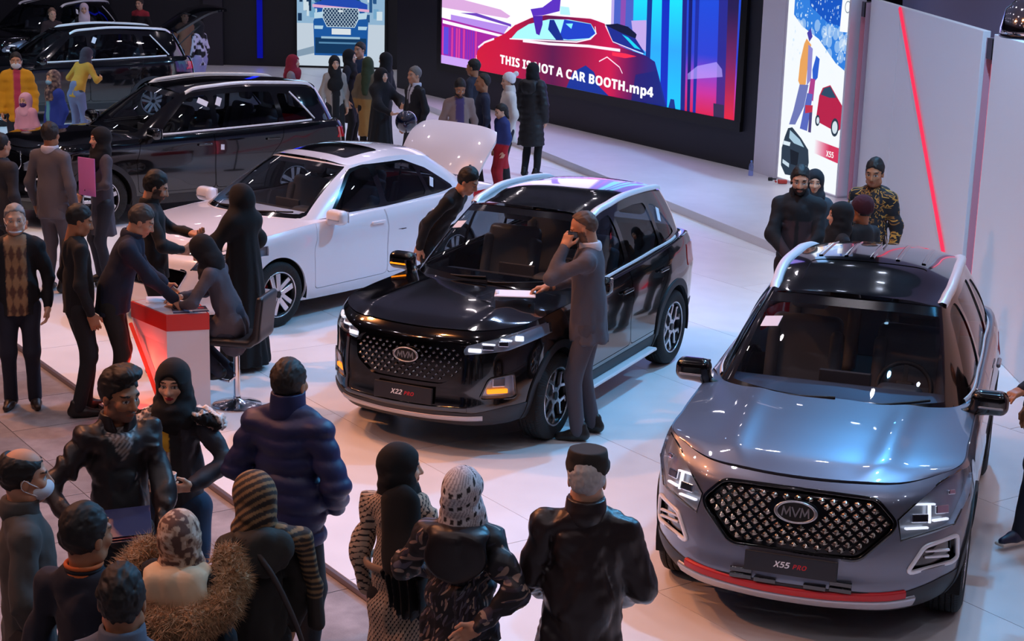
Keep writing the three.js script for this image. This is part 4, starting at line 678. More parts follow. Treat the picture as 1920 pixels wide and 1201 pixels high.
function frontPlate(C, y, w, h, a, b, tilt) { const hit = frontAt(C.FR, 0, y), m = part('name_plate', rbox(w, h, 0.02, 0.004, 0, 0, 0, 1), CM.clad, C.car), f = part('plate_print', new THREE.PlaneGeometry(w - 0.01, h - 0.01).translate(0, 0, 0.0112), textPlate(512, Math.round(512 * h / w), (g, W, H) => fillWord(g, W, H, a, b)), m, 'dark plate lettered ' + a + ' ' + b); m.position.set(0, y, hit.p.z + 0.022); m.rotation.x = tilt; return m; }
const sticker = (C, hit, w, h, name = 'window_sticker') => { if (!hit) return; const q = new THREE.Quaternion().setFromUnitVectors(V(0, 0, 1), hit.n); part(name, rbox(w, h, 0.003, 0.001, 0, 0, 0, 1).applyQuaternion(q).translate(hit.p.x + hit.n.x * 0.004, hit.p.y + hit.n.y * 0.004, hit.p.z + hit.n.z * 0.004), CM.sticker, C.car); };

// 1: grey compact sport utility with studded grille
{
  const wb = 2.63, grey = paintM(new THREE.Color(0x6f7484), { metalness: 0.55, roughness: 0.34 });
  const grille = roundCorners([[0, 0.915], [-0.43, 0.905], [-0.54, 0.79], [-0.53, 0.74], [-0.36, 0.565], [0.36, 0.565], [0.53, 0.74], [0.54, 0.79], [0.43, 0.905]].reverse(), 0.04);
  const head = [[0.575, 0.685], [0.55, 0.80], [0.62, 0.875], [0.74, 0.965], [0.84, 1.005], [0.9, 0.99], [0.9, 0.86], [0.84, 0.725]];
  const s = { name: 'grey_crossover', label: 'metallic grey crossover car with black roof and studded grille, plate X55 PRO', at: [1.891, -9.479], yaw: -0.321, wb, r: 0.345, track: 0.8, W: 0.915, rim: 'loop', rimR: 0.235,
    cols: suvCols({ W: 0.915, nose: 0.92, tail: wb + 0.86, wb, hood: [0.955, 0.97, 0.995, 1.02, 1.04, 1.055], belt: [1.07, 1.085, 1.1, 1.13, 1.15, 1.14] }), rows: suvRows, step: 0.032,
    gh: { screen: 2.0, base: [[0, 1.06, -0.3], [0.42, 1.06, -0.36], [0.70, 1.06, -0.55], [0.80, 1.065, -0.8], [0.825, 1.09, -1.5], [0.82, 1.11, -2.2], [0.79, 1.14, -2.9], [0.68, 1.15, -3.22], [0.38, 1.14, -3.36], [0, 1.14, -3.39]],
      top: [[0, 1.585, -1.16], [0.36, 1.58, -1.18], [0.55, 1.555, -1.27], [0.585, 1.57, -1.5], [0.605, 1.61, -1.9], [0.60, 1.6, -2.4], [0.585, 1.57, -2.85], [0.54, 1.545, -3.06], [0.32, 1.56, -3.14], [0, 1.565, -3.16]] },
    crown: 0.04, cowl: [0.045, 0.22], dashY: 0.95, dashZ: -0.78, seatY: 0.52, mirror: [0.935, 1.13, -0.62],
    hoodBulge: (a, b) => 0.035 * (1 - a * a) * Math.sin(Math.PI * (0.12 + 0.76 * b)) + 0.014 * (Math.exp(-(((Math.abs(a) - 0.42 - 0.12 * b) / 0.09) ** 2))) * Math.sin(Math.PI * Math.min(1, b * 1.02)) ** 0.7,
    paint: grey, roofM: paintM(0x0b0c10, { roughness: 0.12 }), pillarM: CM.gloss, mirrorM: CM.gloss, clad: CM.clad, wellM: null,
    cladTop: (x, y, z) => z > 0.35 ? 0.385 + 0.05 * clamp((Math.abs(x) - 0.6) / 0.2, 0, 1) : z < -wb - 0.3 ? 0.5 : 0.36,
    crease: (z, y) => 0.012 * Math.exp(-(((y - 0.86) / 0.06) ** 2)) - 0.016 * Math.exp(-(((y - 0.66) / 0.12) ** 2)) * clamp((-z - 0.4) / 0.3, 0, 1) * clamp((z + 2.3) / 0.2, 0, 1),
    front: [{ name: 'grille', poly: grille, depth: -0.022, mat: CM.gloss, rim: [0.022, 0.008], rimMat: CM.gloss },
      { name: 'headlamp', poly: head, mirror: true, zmin: 0.2, lampDepth: -0.045, lamp: [[0.67, 0.80, 0.11, 0.05], [0.78, 0.83, 0.1, 0.05], [0.72, 0.815, 0.012, 0.1, 'drl'], [0.66, 0.745, 0.15, 0.014, 'drl'], [0.78, 0.77, 0.12, 0.014, 'drl'], [0.68, 0.875, 0.16, 0.012, 'drl'], [0.82, 0.91, 0.06, 0.03]], rim: [0.01, 0.004], rimMat: CM.gloss },
      { name: 'fog_lamp', poly: roundCorners([[0.62, 0.50], [0.7, 0.645], [0.86, 0.66], [0.87, 0.50]], 0.03), mirror: true, depth: -0.03, mat: CM.gloss, rim: [0.024, 0.012], rimMat: CM.satin }],
    rear: [{ name: 'tail_lamp', poly: [[0.45, 0.85], [0.45, 0.95], [1, 1.05], [1, 0.85]], mirror: true, mat: CM.tail }],
    doors: [{ name: 'front_door', poly: [[-0.5, 0.4], [-0.48, 0.8], [-0.62, 1.2], [-1.52, 1.2], [-1.52, 0.4]], handle: [-1.38, 0.93] }, { name: 'rear_door', poly: [[-1.53, 0.4], [-1.53, 1.2], [-2.5, 1.2], [-2.45, 0.95], [-2.25, 0.72], [-2.18, 0.4]], handle: [-2.28, 0.96] }],
    windows: [{ poly: [[-0.86, 1.125], [-1.3, 1.5], [-1.5, 1.535], [-1.56, 1.53], [-1.56, 1.135]] }, { poly: [[-1.63, 1.135], [-1.63, 1.54], [-2.1, 1.55], [-2.38, 1.53], [-2.42, 1.155]] }, { poly: [[-2.48, 1.165], [-2.45, 1.5], [-2.6, 1.49], [-2.88, 1.2]] }],
    sunroof: roundCorners([[-0.4, -1.42], [0.4, -1.42], [0.4, -1.95], [-0.4, -1.95]], 0.06), rail: [2.2, 6.9, 0.012], railW: 0.032, belt: [-0.75, -2.9, (z) => 1.1 + 0.0] };
  s.belt[2] = (z) => 1.085 + (-z - 0.8) * 0.031;
  const C = makeCar(s), panel = C.car.children.find((m) => m.name === 'grille');
  studs(C.car, panel, C.FR, grille, [0.066, 0.033, 0.74], MAT(0x9a8f86, 0.22, 1), [0.024, 0.02, 0.022], (x, y) => (x / 0.135) ** 2 + ((y - 0.795) / 0.075) ** 2 < 1);
  emblem(C.car, C.FR, 0, 0.795, 0.112, 'MVM');
  frontPlate(C, 0.50, 0.52, 0.115, 'X55', 'PRO', -0.1);
  // lower intake, red line, skid plate
  const strip = (y, x0, x1, w, h, name, mat) => { const hits = []; for (let i = 0; i <= 36; i++) { const x = lerp(x0, x1, i / 36), hh = frontAt(C.FR, x, y + 0.03 * (x / 0.6) ** 2) || null; if (hh) hits.push(hh); } if (hits.length > 2) part(name, ribbon(hits, w, h), mat, C.car); };
  strip(0.345, -0.62, 0.62, 0.05, 0.018, 'red_trim', CM.redTrim); strip(0.29, -0.66, 0.66, 0.085, 0.02, 'skid_plate', CM.skid);
  for (const x of [-0.28, -0.14, 0.14, 0.28]) for (const dy of [0, 0.035]) { const h = frontAt(C.FR, x, 0.39 + dy); if (h && !(Math.abs(x) < 0.2 && dy)) part('intake_slot', rbox(0.125, 0.028, 0.02, 0.004, x, 0.392 + dy, h.p.z + 0.012, 1), CM.gloss, C.car); }
  for (const sg of [1, -1]) { for (const y of [0.565, 0.60]) { const h = frontAt(C.FR, sg * 0.765, y); if (h) part('fog_bar', rbox(0.15, 0.014, 0.02, 0.004, 0, 0, 0, 1).rotateY(sg * 0.55).translate(h.p.x, h.p.y, h.p.z - 0.012), CM.satin, C.car); } }
  // ribs on the rear roof, antenna fin, sticker
  for (const x of [-0.36, -0.18, 0, 0.18, 0.36]) { const A = []; for (let i = 0; i <= 10; i++) { const z = lerp(-2.08, -2.95, i / 10), h = topAt(C.ROOF, x, z); if (h) A.push(h); } if (A.length > 2) part('roof_rib', ribbon(A, 0.03, 0.008), s.roofM, C.car); }
  const ft = topAt(C.ROOF, 0, -2.9); part('antenna_fin', new THREE.ConeGeometry(0.045, 0.08, 4).scale(0.6, 1, 1.6).translate(0, ft.p.y + 0.035, -2.9), CM.gloss, C.car);
  sticker(C, frontAt(C.GH, -0.5, 1.42), 0.13, 0.1);
}
// 2: black small sport utility
{
  const wb = 2.555, black = paintM(0x06070a, { roughness: 0.1 });
  const grille = roundCorners([[-0.42, 0.86], [-0.47, 0.80], [-0.45, 0.66], [-0.30, 0.565], [0.30, 0.565], [0.45, 0.66], [0.47, 0.80], [0.42, 0.86]], 0.04);
  const s = { name: 'black_crossover', label: 'glossy black crossover car with silver roof rails, plate X22 PRO', at: [-0.421, -12.653], yaw: -0.449, wb, r: 0.345, track: 0.775, W: 0.885, rim: 'loop', rimR: 0.235,
    cols: suvCols({ W: 0.885, nose: 0.86, tail: wb + 0.82, wb, hood: [0.955, 0.965, 0.985, 1.005, 1.02, 1.03], belt: [1.04, 1.055, 1.07, 1.11, 1.14, 1.13] }), rows: suvRows.map((r, i) => ({ ...r, nz: [-0.06, 0, 0, -0.012, -0.03, -0.055, -0.11][i] })), step: 0.034,
    gh: { screen: 2.0, base: [[0, 1.05, -0.36], [0.42, 1.05, -0.41], [0.68, 1.045, -0.58], [0.775, 1.045, -0.82], [0.80, 1.06, -1.5], [0.795, 1.085, -2.15], [0.765, 1.12, -2.8], [0.66, 1.135, -3.1], [0.36, 1.13, -3.23], [0, 1.13, -3.25]],
      top: [[0, 1.565, -1.16], [0.36, 1.56, -1.18], [0.545, 1.535, -1.26], [0.575, 1.55, -1.48], [0.59, 1.59, -1.85], [0.585, 1.585, -2.3], [0.57, 1.56, -2.7], [0.53, 1.535, -2.92], [0.31, 1.55, -2.99], [0, 1.555, -3.01]] },
    crown: 0.035, cowl: [0.035, 0.2], dashY: 0.93, dashZ: -0.84, seatY: 0.5, seatZ: -0.04, mirror: [0.905, 1.1, -0.68],
    hoodBulge: (a, b) => 0.02 * (1 - a * a) * Math.sin(Math.PI * (0.12 + 0.76 * b)) + 0.012 * Math.exp(-(((Math.abs(a) - 0.55) / 0.1) ** 2)) * Math.sin(Math.PI * b),
    paint: black, pillarM: CM.gloss, clad: CM.clad, cladTop: (x, y, z) => z > 0.35 ? 0.36 + 0.05 * clamp((Math.abs(x) - 0.55) / 0.2, 0, 1) : z < -wb - 0.3 ? 0.5 : 0.38,
    crease: (z, y) => 0.012 * Math.exp(-(((y - 0.84) / 0.05) ** 2)) - 0.014 * Math.exp(-(((y - 0.62) / 0.12) ** 2)) * clamp((-z - 0.4) / 0.3, 0, 1) * clamp((z + 2.3) / 0.2, 0, 1),
    front: [{ name: 'grille', poly: grille, depth: -0.02, mat: CM.gloss },
      { name: 'headlamp', poly: [[0.45, 0.80], [0.46, 0.865], [0.66, 0.925], [0.82, 0.975], [0.9, 0.98], [0.9, 0.9], [0.74, 0.835]], mirror: true, zmin: 0.12, lampDepth: -0.03, lamp: [[0.53, 0.835, 0.1, 0.03, 'drl'], [0.62, 0.858, 0.09, 0.04], [0.62, 0.885, 0.1, 0.012, 'drl'], [0.71, 0.882, 0.08, 0.042], [0.72, 0.912, 0.09, 0.012, 'drl'], [0.79, 0.91, 0.07, 0.04, 'drl']] },
      { name: 'fog_lamp', poly: roundCorners([[0.58, 0.47], [0.64, 0.63], [0.78, 0.66], [0.79, 0.47]], 0.03), mirror: true, lampDepth: -0.035, lamp: [[0.70, 0.595, 0.1, 0.07], [0.695, 0.525, 0.16, 0.034, 'amber']], rim: [0.016, 0.008], rimMat: CM.gloss }],
    rear: [{ name: 'tail_lamp', poly: [[0.42, 0.88], [0.45, 1.0], [1, 1.08], [1, 0.86]], mirror: true, mat: CM.tail }],
    doors: [{ name: 'front_door', poly: [[-0.5, 0.42], [-0.48, 0.8], [-0.62, 1.2], [-1.5, 1.2], [-1.5, 0.42]], handle: [-1.36, 0.92] }, { name: 'rear_door', poly: [[-1.51, 0.42], [-1.51, 1.2], [-2.42, 1.2], [-2.38, 0.95], [-2.18, 0.72], [-2.12, 0.42]], handle: [-2.2, 0.95] }],
    windows: [{ poly: [[-0.9, 1.1], [-1.3, 1.48], [-1.5, 1.515], [-1.54, 1.515], [-1.54, 1.11]] }, { poly: [[-1.61, 1.11], [-1.61, 1.52], [-2.05, 1.53], [-2.3, 1.51], [-2.34, 1.13]] }, { poly: [[-2.4, 1.14], [-2.37, 1.49], [-2.5, 1.47], [-2.78, 1.19]] }],
    rail: [2.2, 6.9, 0.03], railW: 0.032, mirrorLamp: CM.amber, belt: [-0.8, -2.8, (z) => 1.065 + (-z - 0.8) * 0.036] };
  const C = makeCar(s), panel = C.car.children.find((m) => m.name === 'grille');
  studs(C.car, panel, C.FR, grille, [0.062, 0.032, 0.7], MAT(0x6f7076, 0.2, 1), [0.016, 0.014, 0.022], (x, y) => (x / 0.115) ** 2 + ((y - 0.755) / 0.065) ** 2 < 1);
  emblem(C.car, C.FR, 0, 0.755, 0.1, 'MVM'); frontPlate(C, 0.47, 0.5, 0.125, 'X22', 'PRO', -0.08);
  const strip = (y, x0, x1, w, h, name, mat) => { const hits = []; for (let i = 0; i <= 36; i++) { const x = lerp(x0, x1, i / 36), hh = frontAt(C.FR, x, y + 0.02 * (x / 0.6) ** 2); if (hh) hits.push(hh); } if (hits.length > 2) part(name, ribbon(hits, w, h), mat, C.car); };
  strip(0.305, -0.6, 0.6, 0.045, 0.016, 'skid_plate', CM.skid); strip(0.375, -0.5, 0.5, 0.04, 0.006, 'intake_slot', CM.gloss);
  for (const sg of [1, -1]) part('side_step', rbox(0.09, 0.03, 1.5, 0.014, sg * 0.885, 0.27, -1.27, 2), CM.satin, C.car);
  sticker(C, frontAt(C.GH, -0.52, 1.4), 0.11, 0.09); sticker(C, sideAt(C.GH, -2.5, 1.38, 1), 0.06, 0.13);
}

// 3: white saloon with open boot
{
  const wb = 2.67, white = paintM(0xe9e6ec, { roughness: 0.25 });
  const s = { name: 'white_saloon', label: 'white saloon car with dark sunroof and raised boot lid', at: [-2.975, -16.06], yaw: -0.66, wb, r: 0.325, track: 0.80, W: 0.91, rim: 'five', rimR: 0.225, arch: 0.365,
    cols: suvCols({ W: 0.91, nose: 0.9, tail: wb + 1.0, wb, hood: [0.735, 0.755, 0.81, 0.87, 0.91, 0.945], belt: [0.955, 0.965, 0.975, 0.995, 1.01, 1.0] }).map((c) => [c[0], c[1], c[2], c[3] - 0.06]), rows: suvRows.map((r, i) => ({ ...r, w: r.w * [0.98, 0.99, 1, 1, 1, 0.995, 0.985][i] })), step: 0.036,
    gh: { screen: 2.0, base: [[0, 0.985, -0.26], [0.42, 0.98, -0.32], [0.70, 0.965, -0.53], [0.79, 0.96, -0.82], [0.81, 0.975, -1.5], [0.80, 0.995, -2.2], [0.735, 1.02, -2.85], [0.6, 1.04, -3.12], [0.33, 1.045, -3.22], [0, 1.045, -3.25]],
      top: [[0, 1.44, -1.2], [0.35, 1.435, -1.22], [0.53, 1.41, -1.32], [0.56, 1.425, -1.52], [0.575, 1.45, -1.85], [0.565, 1.435, -2.2], [0.545, 1.405, -2.45], [0.5, 1.38, -2.6], [0.3, 1.4, -2.66], [0, 1.41, -2.68]] },
    crown: 0.045, cowl: [0.05, 0.24], dashY: 0.86, dashZ: -0.8, seatY: 0.36, mirror: [0.96, 1.0, -0.74], trunk: [0.62, -3.31],
    paint: white, crease: (z, y) => 0.012 * Math.exp(-(((y - 0.8) / 0.05) ** 2)) - 0.012 * Math.exp(-(((y - 0.55) / 0.12) ** 2)) * clamp((-z - 0.4) / 0.3, 0, 1) * clamp((z + 2.3) / 0.2, 0, 1),
    front: [{ name: 'grille', poly: roundCorners([[-0.5, 0.62], [-0.4, 0.42], [0.4, 0.42], [0.5, 0.62]], 0.05), depth: -0.02, mat: CM.gloss, rim: [0.02, 0.008] },
      { name: 'headlamp', poly: [[0.52, 0.63], [0.56, 0.7], [0.72, 0.77], [0.84, 0.815], [0.92, 0.83], [0.91, 0.74], [0.76, 0.63]], mirror: true, zmin: 0.12, lampDepth: -0.035, lamp: [[0.66, 0.69, 0.1, 0.05], [0.76, 0.715, 0.08, 0.05], [0.7, 0.65, 0.18, 0.012, 'drl']], rim: [0.01, 0.004], rimMat: CM.gloss }],
    rear: [{ name: 'tail_lamp', poly: [[0.45, 0.78], [0.45, 0.93], [1, 1.0], [1, 0.8]], mirror: true, mat: CM.tail }],
    doors: [{ name: 'front_door', poly: [[-0.5, 0.3], [-0.48, 0.7], [-0.6, 1.1], [-1.55, 1.1], [-1.55, 0.3]], handle: [-1.4, 0.86] }, { name: 'rear_door', poly: [[-1.56, 0.3], [-1.56, 1.1], [-2.5, 1.1], [-2.46, 0.85], [-2.28, 0.6], [-2.22, 0.3]], handle: [-2.34, 0.88] }],
    windows: [{ poly: [[-0.88, 1.005], [-1.3, 1.345], [-1.5, 1.38], [-1.56, 1.38], [-1.56, 1.01]] }, { poly: [[-1.64, 1.015], [-1.64, 1.385], [-2.05, 1.375], [-2.22, 1.34], [-2.3, 1.03]] }, { poly: [[-2.36, 1.035], [-2.29, 1.28], [-2.45, 1.22], [-2.72, 1.06]] }],
    blackPillars: [[-0.82, 0.985], [-1.28, 1.375], [-1.5, 1.405], [-2.1, 1.4], [-2.4, 1.29], [-2.8, 1.05], [-2.5, 1.02], [-1.6, 0.985]],
    sunroof: roundCorners([[-0.42, -1.4], [0.42, -1.4], [0.42, -1.92], [-0.42, -1.92]], 0.06) };
  const C = makeCar(s);
  part('boot_tub', merge([box(1.1, 0.03, 0.55, 0, 0.55, -3.35), box(0.03, 0.4, 0.5, 0.58, 0.75, -3.38), box(0.03, 0.4, 0.5, -0.58, 0.75, -3.38)]), CM.under, C.car);
  const A = []; for (let i = 0; i <= 36; i++) { const a = i / 18 - 1, col = []; for (let j = 0; j <= 20; j++) { const b = j / 20, w = 0.65 - 0.04 * (1 - b) - 0.1 * Math.max(0, b - 0.7) ** 2 * 8; const drop = 0.05 * a ** 4 + 0.035 * b * b + 0.02 * a * a; col.push([a * w, -drop + 0.02 * Math.sin(b * Math.PI), -b * 0.66 + 0.03 * a ** 6 * (b > 0.5 ? 1 : -1) * Math.abs(b - 0.5) * 2, a, b]); } A.push(col); }
  const lidS = rawGrid(A, false), lid = part('boot_lid', soupGeo([...plate3(lidS, -0.05), ...shift(lidS, -0.05)]), white, C.car, 'raised white boot lid'); lid.position.set(0, 1.09, -3.28); lid.rotation.x = 0.95;
  part('lid_hinge', merge([tube([V(0.5, 0.9, -3.28), V(0.52, 1.05, -3.33), V(0.5, 1.2, -3.36)], 0.014, 6), tube([V(-0.5, 0.9, -3.28), V(-0.52, 1.05, -3.33), V(-0.5, 1.2, -3.36)], 0.014, 6)]), CM.clad, C.car);
  sticker(C, sideAt(C.GH, -2.42, 1.14, 1), 0.055, 0.11);
}
// 4-6: large black sport utilities
function bigSuv(name, label, at, yaw, o = {}) {
  const wb = 2.74, black = paintM(0x07080c, { roughness: 0.1 }), grille = roundCorners([[-0.47, 0.95], [-0.54, 0.8], [-0.4, 0.6], [0.4, 0.6], [0.54, 0.8], [0.47, 0.95]], 0.04);
  const s = { name, label, at, yaw, wb, r: 0.36, track: 0.81, W: 0.93, rim: 'five', rimR: 0.24, step: o.step || 0.045,
    cols: suvCols({ W: 0.93, nose: 0.98, tail: wb + 0.95, wb, hood: [0.98, 1.0, 1.02, 1.045, 1.065, 1.08], belt: [1.09, 1.1, 1.115, 1.14, 1.16, 1.15] }), rows: suvRows,
    gh: { screen: 2.0, base: [[0, 1.085, -0.28], [0.42, 1.085, -0.34], [0.70, 1.08, -0.55], [0.81, 1.085, -0.8], [0.84, 1.105, -1.5], [0.835, 1.13, -2.3], [0.80, 1.16, -3.05], [0.69, 1.17, -3.4], [0.38, 1.16, -3.53], [0, 1.16, -3.56]],
      top: [[0, 1.62, -1.16], [0.36, 1.615, -1.18], [0.56, 1.59, -1.27], [0.60, 1.61, -1.5], [0.62, 1.65, -2.0], [0.615, 1.64, -2.5], [0.6, 1.61, -3.0], [0.55, 1.585, -3.22], [0.32, 1.6, -3.3], [0, 1.605, -3.32]] },
    crown: 0.04, cowl: [0.045, 0.22], dashY: 0.97, dashZ: -0.78, seatY: 0.54, mirror: [1.02, 1.16, -0.68], paint: black, clad: CM.clad, handleM: CM.gloss,
    cladTop: (x, y, z) => z > 0.35 ? 0.36 : z < -wb - 0.3 ? 0.46 : 0.36, crease: (z, y) => 0.014 * Math.exp(-(((y - 0.9) / 0.05) ** 2)) - 0.016 * Math.exp(-(((y - 0.66) / 0.12) ** 2)) * clamp((-z - 0.4) / 0.3, 0, 1) * clamp((z + 2.4) / 0.2, 0, 1),
    front: [{ name: 'grille', poly: grille, depth: -0.02, mat: CM.gloss, rim: [0.02, 0.008] },
      { name: 'headlamp', poly: [[0.58, 0.74], [0.56, 0.82], [0.74, 0.93], [0.86, 0.99], [0.92, 0.98], [0.91, 0.86], [0.82, 0.76]], mirror: true, zmin: 0.15, lampDepth: -0.04, lamp: [[0.68, 0.82, 0.1, 0.05], [0.78, 0.85, 0.09, 0.05], [0.72, 0.775, 0.2, 0.016, 'drl'], [0.72, 0.89, 0.16, 0.014, 'drl']] },
      { name: 'fog_lamp', poly: roundCorners([[0.62, 0.5], [0.68, 0.64], [0.84, 0.66], [0.86, 0.5]], 0.03), mirror: true, depth: -0.03, mat: CM.gloss, rim: [0.022, 0.012], rimMat: CM.satin }],
    rear: [{ name: 'tail_lamp', poly: [[0.4, 0.97], [0.45, 1.05], [1, 1.09], [1, 0.93]], mirror: true, mat: CM.tail, zmax: -wb - 0.66 }],
    doors: [{ name: 'front_door', poly: [[-0.5, 0.4], [-0.48, 0.8], [-0.62, 1.25], [-1.56, 1.25], [-1.56, 0.4]], handle: [-1.42, 0.97] }, { name: 'rear_door', poly: [[-1.57, 0.4], [-1.57, 1.25], [-2.6, 1.25], [-2.55, 0.98], [-2.35, 0.74], [-2.28, 0.4]], handle: [-2.4, 0.99] }],
    windows: [{ poly: [[-0.86, 1.145], [-1.3, 1.53], [-1.5, 1.565], [-1.58, 1.565], [-1.58, 1.15]] }, { poly: [[-1.66, 1.155], [-1.66, 1.57], [-2.2, 1.585], [-2.5, 1.57], [-2.55, 1.18]] }, { poly: [[-2.62, 1.19], [-2.58, 1.55], [-2.8, 1.53], [-3.12, 1.22]] }],
    rail: [2.2, 6.9, 0.05], belt: [-0.75, -3.05, (z) => 1.11 + (-z - 0.8) * 0.034] };
  const C = makeCar(s);
  for (const sg of [1, -1]) { const hits = []; for (let i = 0; i <= 8; i++) { const h = sideAt(C.GH, lerp(-3.1, -2.78, i / 8), lerp(1.2, 1.56, i / 8), sg); if (h) hits.push(h); } if (hits.length > 2) part('quarter_strip', ribbon(hits, 0.022, 0.007), CM.satin, C.car); }
  sticker(C, sideAt(C.GH, -1.72, 1.48, 1), 0.07, 0.12); if (o.tag) { sticker(C, sideAt(C.GH, -1.5, 1.48, 1), 0.14, 0.08); sticker(C, sideAt(C.FR, -1.66, 0.92, 1), 0.05, 0.07); }
  if (o.gate) { // raised tailgate
    const A = []; for (let i = 0; i <= 24; i++) { const a = i / 12 - 1, col = []; for (let j = 0; j <= 20; j++) { const b = j / 20; col.push([a * lerp(0.56, 0.72, b), -0.05 * a * a - 0.06 * Math.max(0, b - 0.55) - 0.16 * Math.max(0, b - 0.6) ** 2 * 4, -b * 1.02, a, b]); } A.push(col); }
    const S = rawGrid(A, false), [gl, sh] = split(S, (x, y, z, a, b) => Math.max(Math.abs(a) - 0.86, 0.06 - b, b - 0.5)); const m = part('tailgate', soupGeo([...plate3(sh, -0.04), ...shift(sh, -0.04)]), black, C.car, 'raised black tailgate'); part('tailgate_glass', soupGeo(gl), CM.tint, m);
    m.position.set(0, 1.64, -3.3); m.rotation.x = o.gate;
    part('gas_strut', merge([tube([V(0.56, 1.35, -3.36), V(0.58, 1.72, -3.78)], 0.012, 6), tube([V(-0.56, 1.35, -3.36), V(-0.58, 1.72, -3.78)], 0.012, 6)]), CM.clad, C.car);
  }
  return C;
}
bigSuv('black_sport_utility', 'large glossy black sport utility car beside the white saloon', [-5.70, -20.95], -0.94, { step: 0.04, tag: true });
bigSuv('black_sport_utility', 'large black sport utility car with its tailgate raised', [-9.6, -30.0], -1.046, { step: 0.055, gate: 0.55 });
bigSuv('black_sport_utility', 'farthest black sport utility car by the dark partition', [-11.3, -36.4], -0.35, { step: 0.06 });
// ---------- people ----------
const SKIN = _lin(0xc58e70), SKIN2 = _lin(0xa9714f), SKIN3 = _lin(0xdba98c);
const clothM = {};
const cloth = (hex, rough = 0.85, extra) => clothM[hex + '_' + rough + (extra ? JSON.stringify(Object.keys(extra)) + (extra.map?.uuid || '') : '')] ||= MAT(hex, rough, 0, { ...(rough > 0.6 ? { sheen: 0.35, sheenRoughness: 0.6, sheenColor: new THREE.Color(hex).lerp(new THREE.Color(0xffffff), 0.3) } : {}), ...extra });
const vcol = (rough = 0.85) => clothM['v' + rough] ||= MAT(0xffffff, rough, 0, { vertexColors: true });
const hairM = (c) => clothM['hair' + c] ||= MAT(c, 0.62, 0);
const skinM = MAT(0xffffff, 0.55, 0, { vertexColors: true });
const xf = (p, Mi) => { const e = Mi.elements; return { c: p.c, s: p.s, d: (x, y, z) => p.d(e[0] * x + e[4] * y + e[8] * z + e[12], e[1] * x + e[5] * y + e[9] * z + e[13], e[2] * x + e[6] * y + e[10] * z + e[14]) }; };
const both = (list, k, cuts = []) => ({ c: list[0].c, d(x, y, z) { let d = 1e9; for (const p of list) { const e = p.d(x, y, z), h = k - Math.abs(d - e); d = Math.min(d, e) - (h > 0 ? h * h / (4 * k) : 0); } for (const c of cuts) d = Math.max(d, c.d(x, y, z)); return d; } });
const A3 = (v) => [v.x, v.y, v.z];
function ik(S, T, a, b, hint) {
  const d = T.clone().sub(S); let l = d.length(); if (l > (a + b) * 0.995) { d.multiplyScalar((a + b) * 0.995 / l); l = d.length(); T = S.clone().add(d); }
  const u = d.clone().normalize(), t = (a * a - b * b + l * l) / (2 * l), h = Math.sqrt(Math.max(0, a * a - t * t)), w = hint.clone().addScaledVector(u, -hint.dot(u)).normalize();
  return { E: S.clone().addScaledVector(u, t).addScaledVector(w, h), T };
}
let personMade = 0;
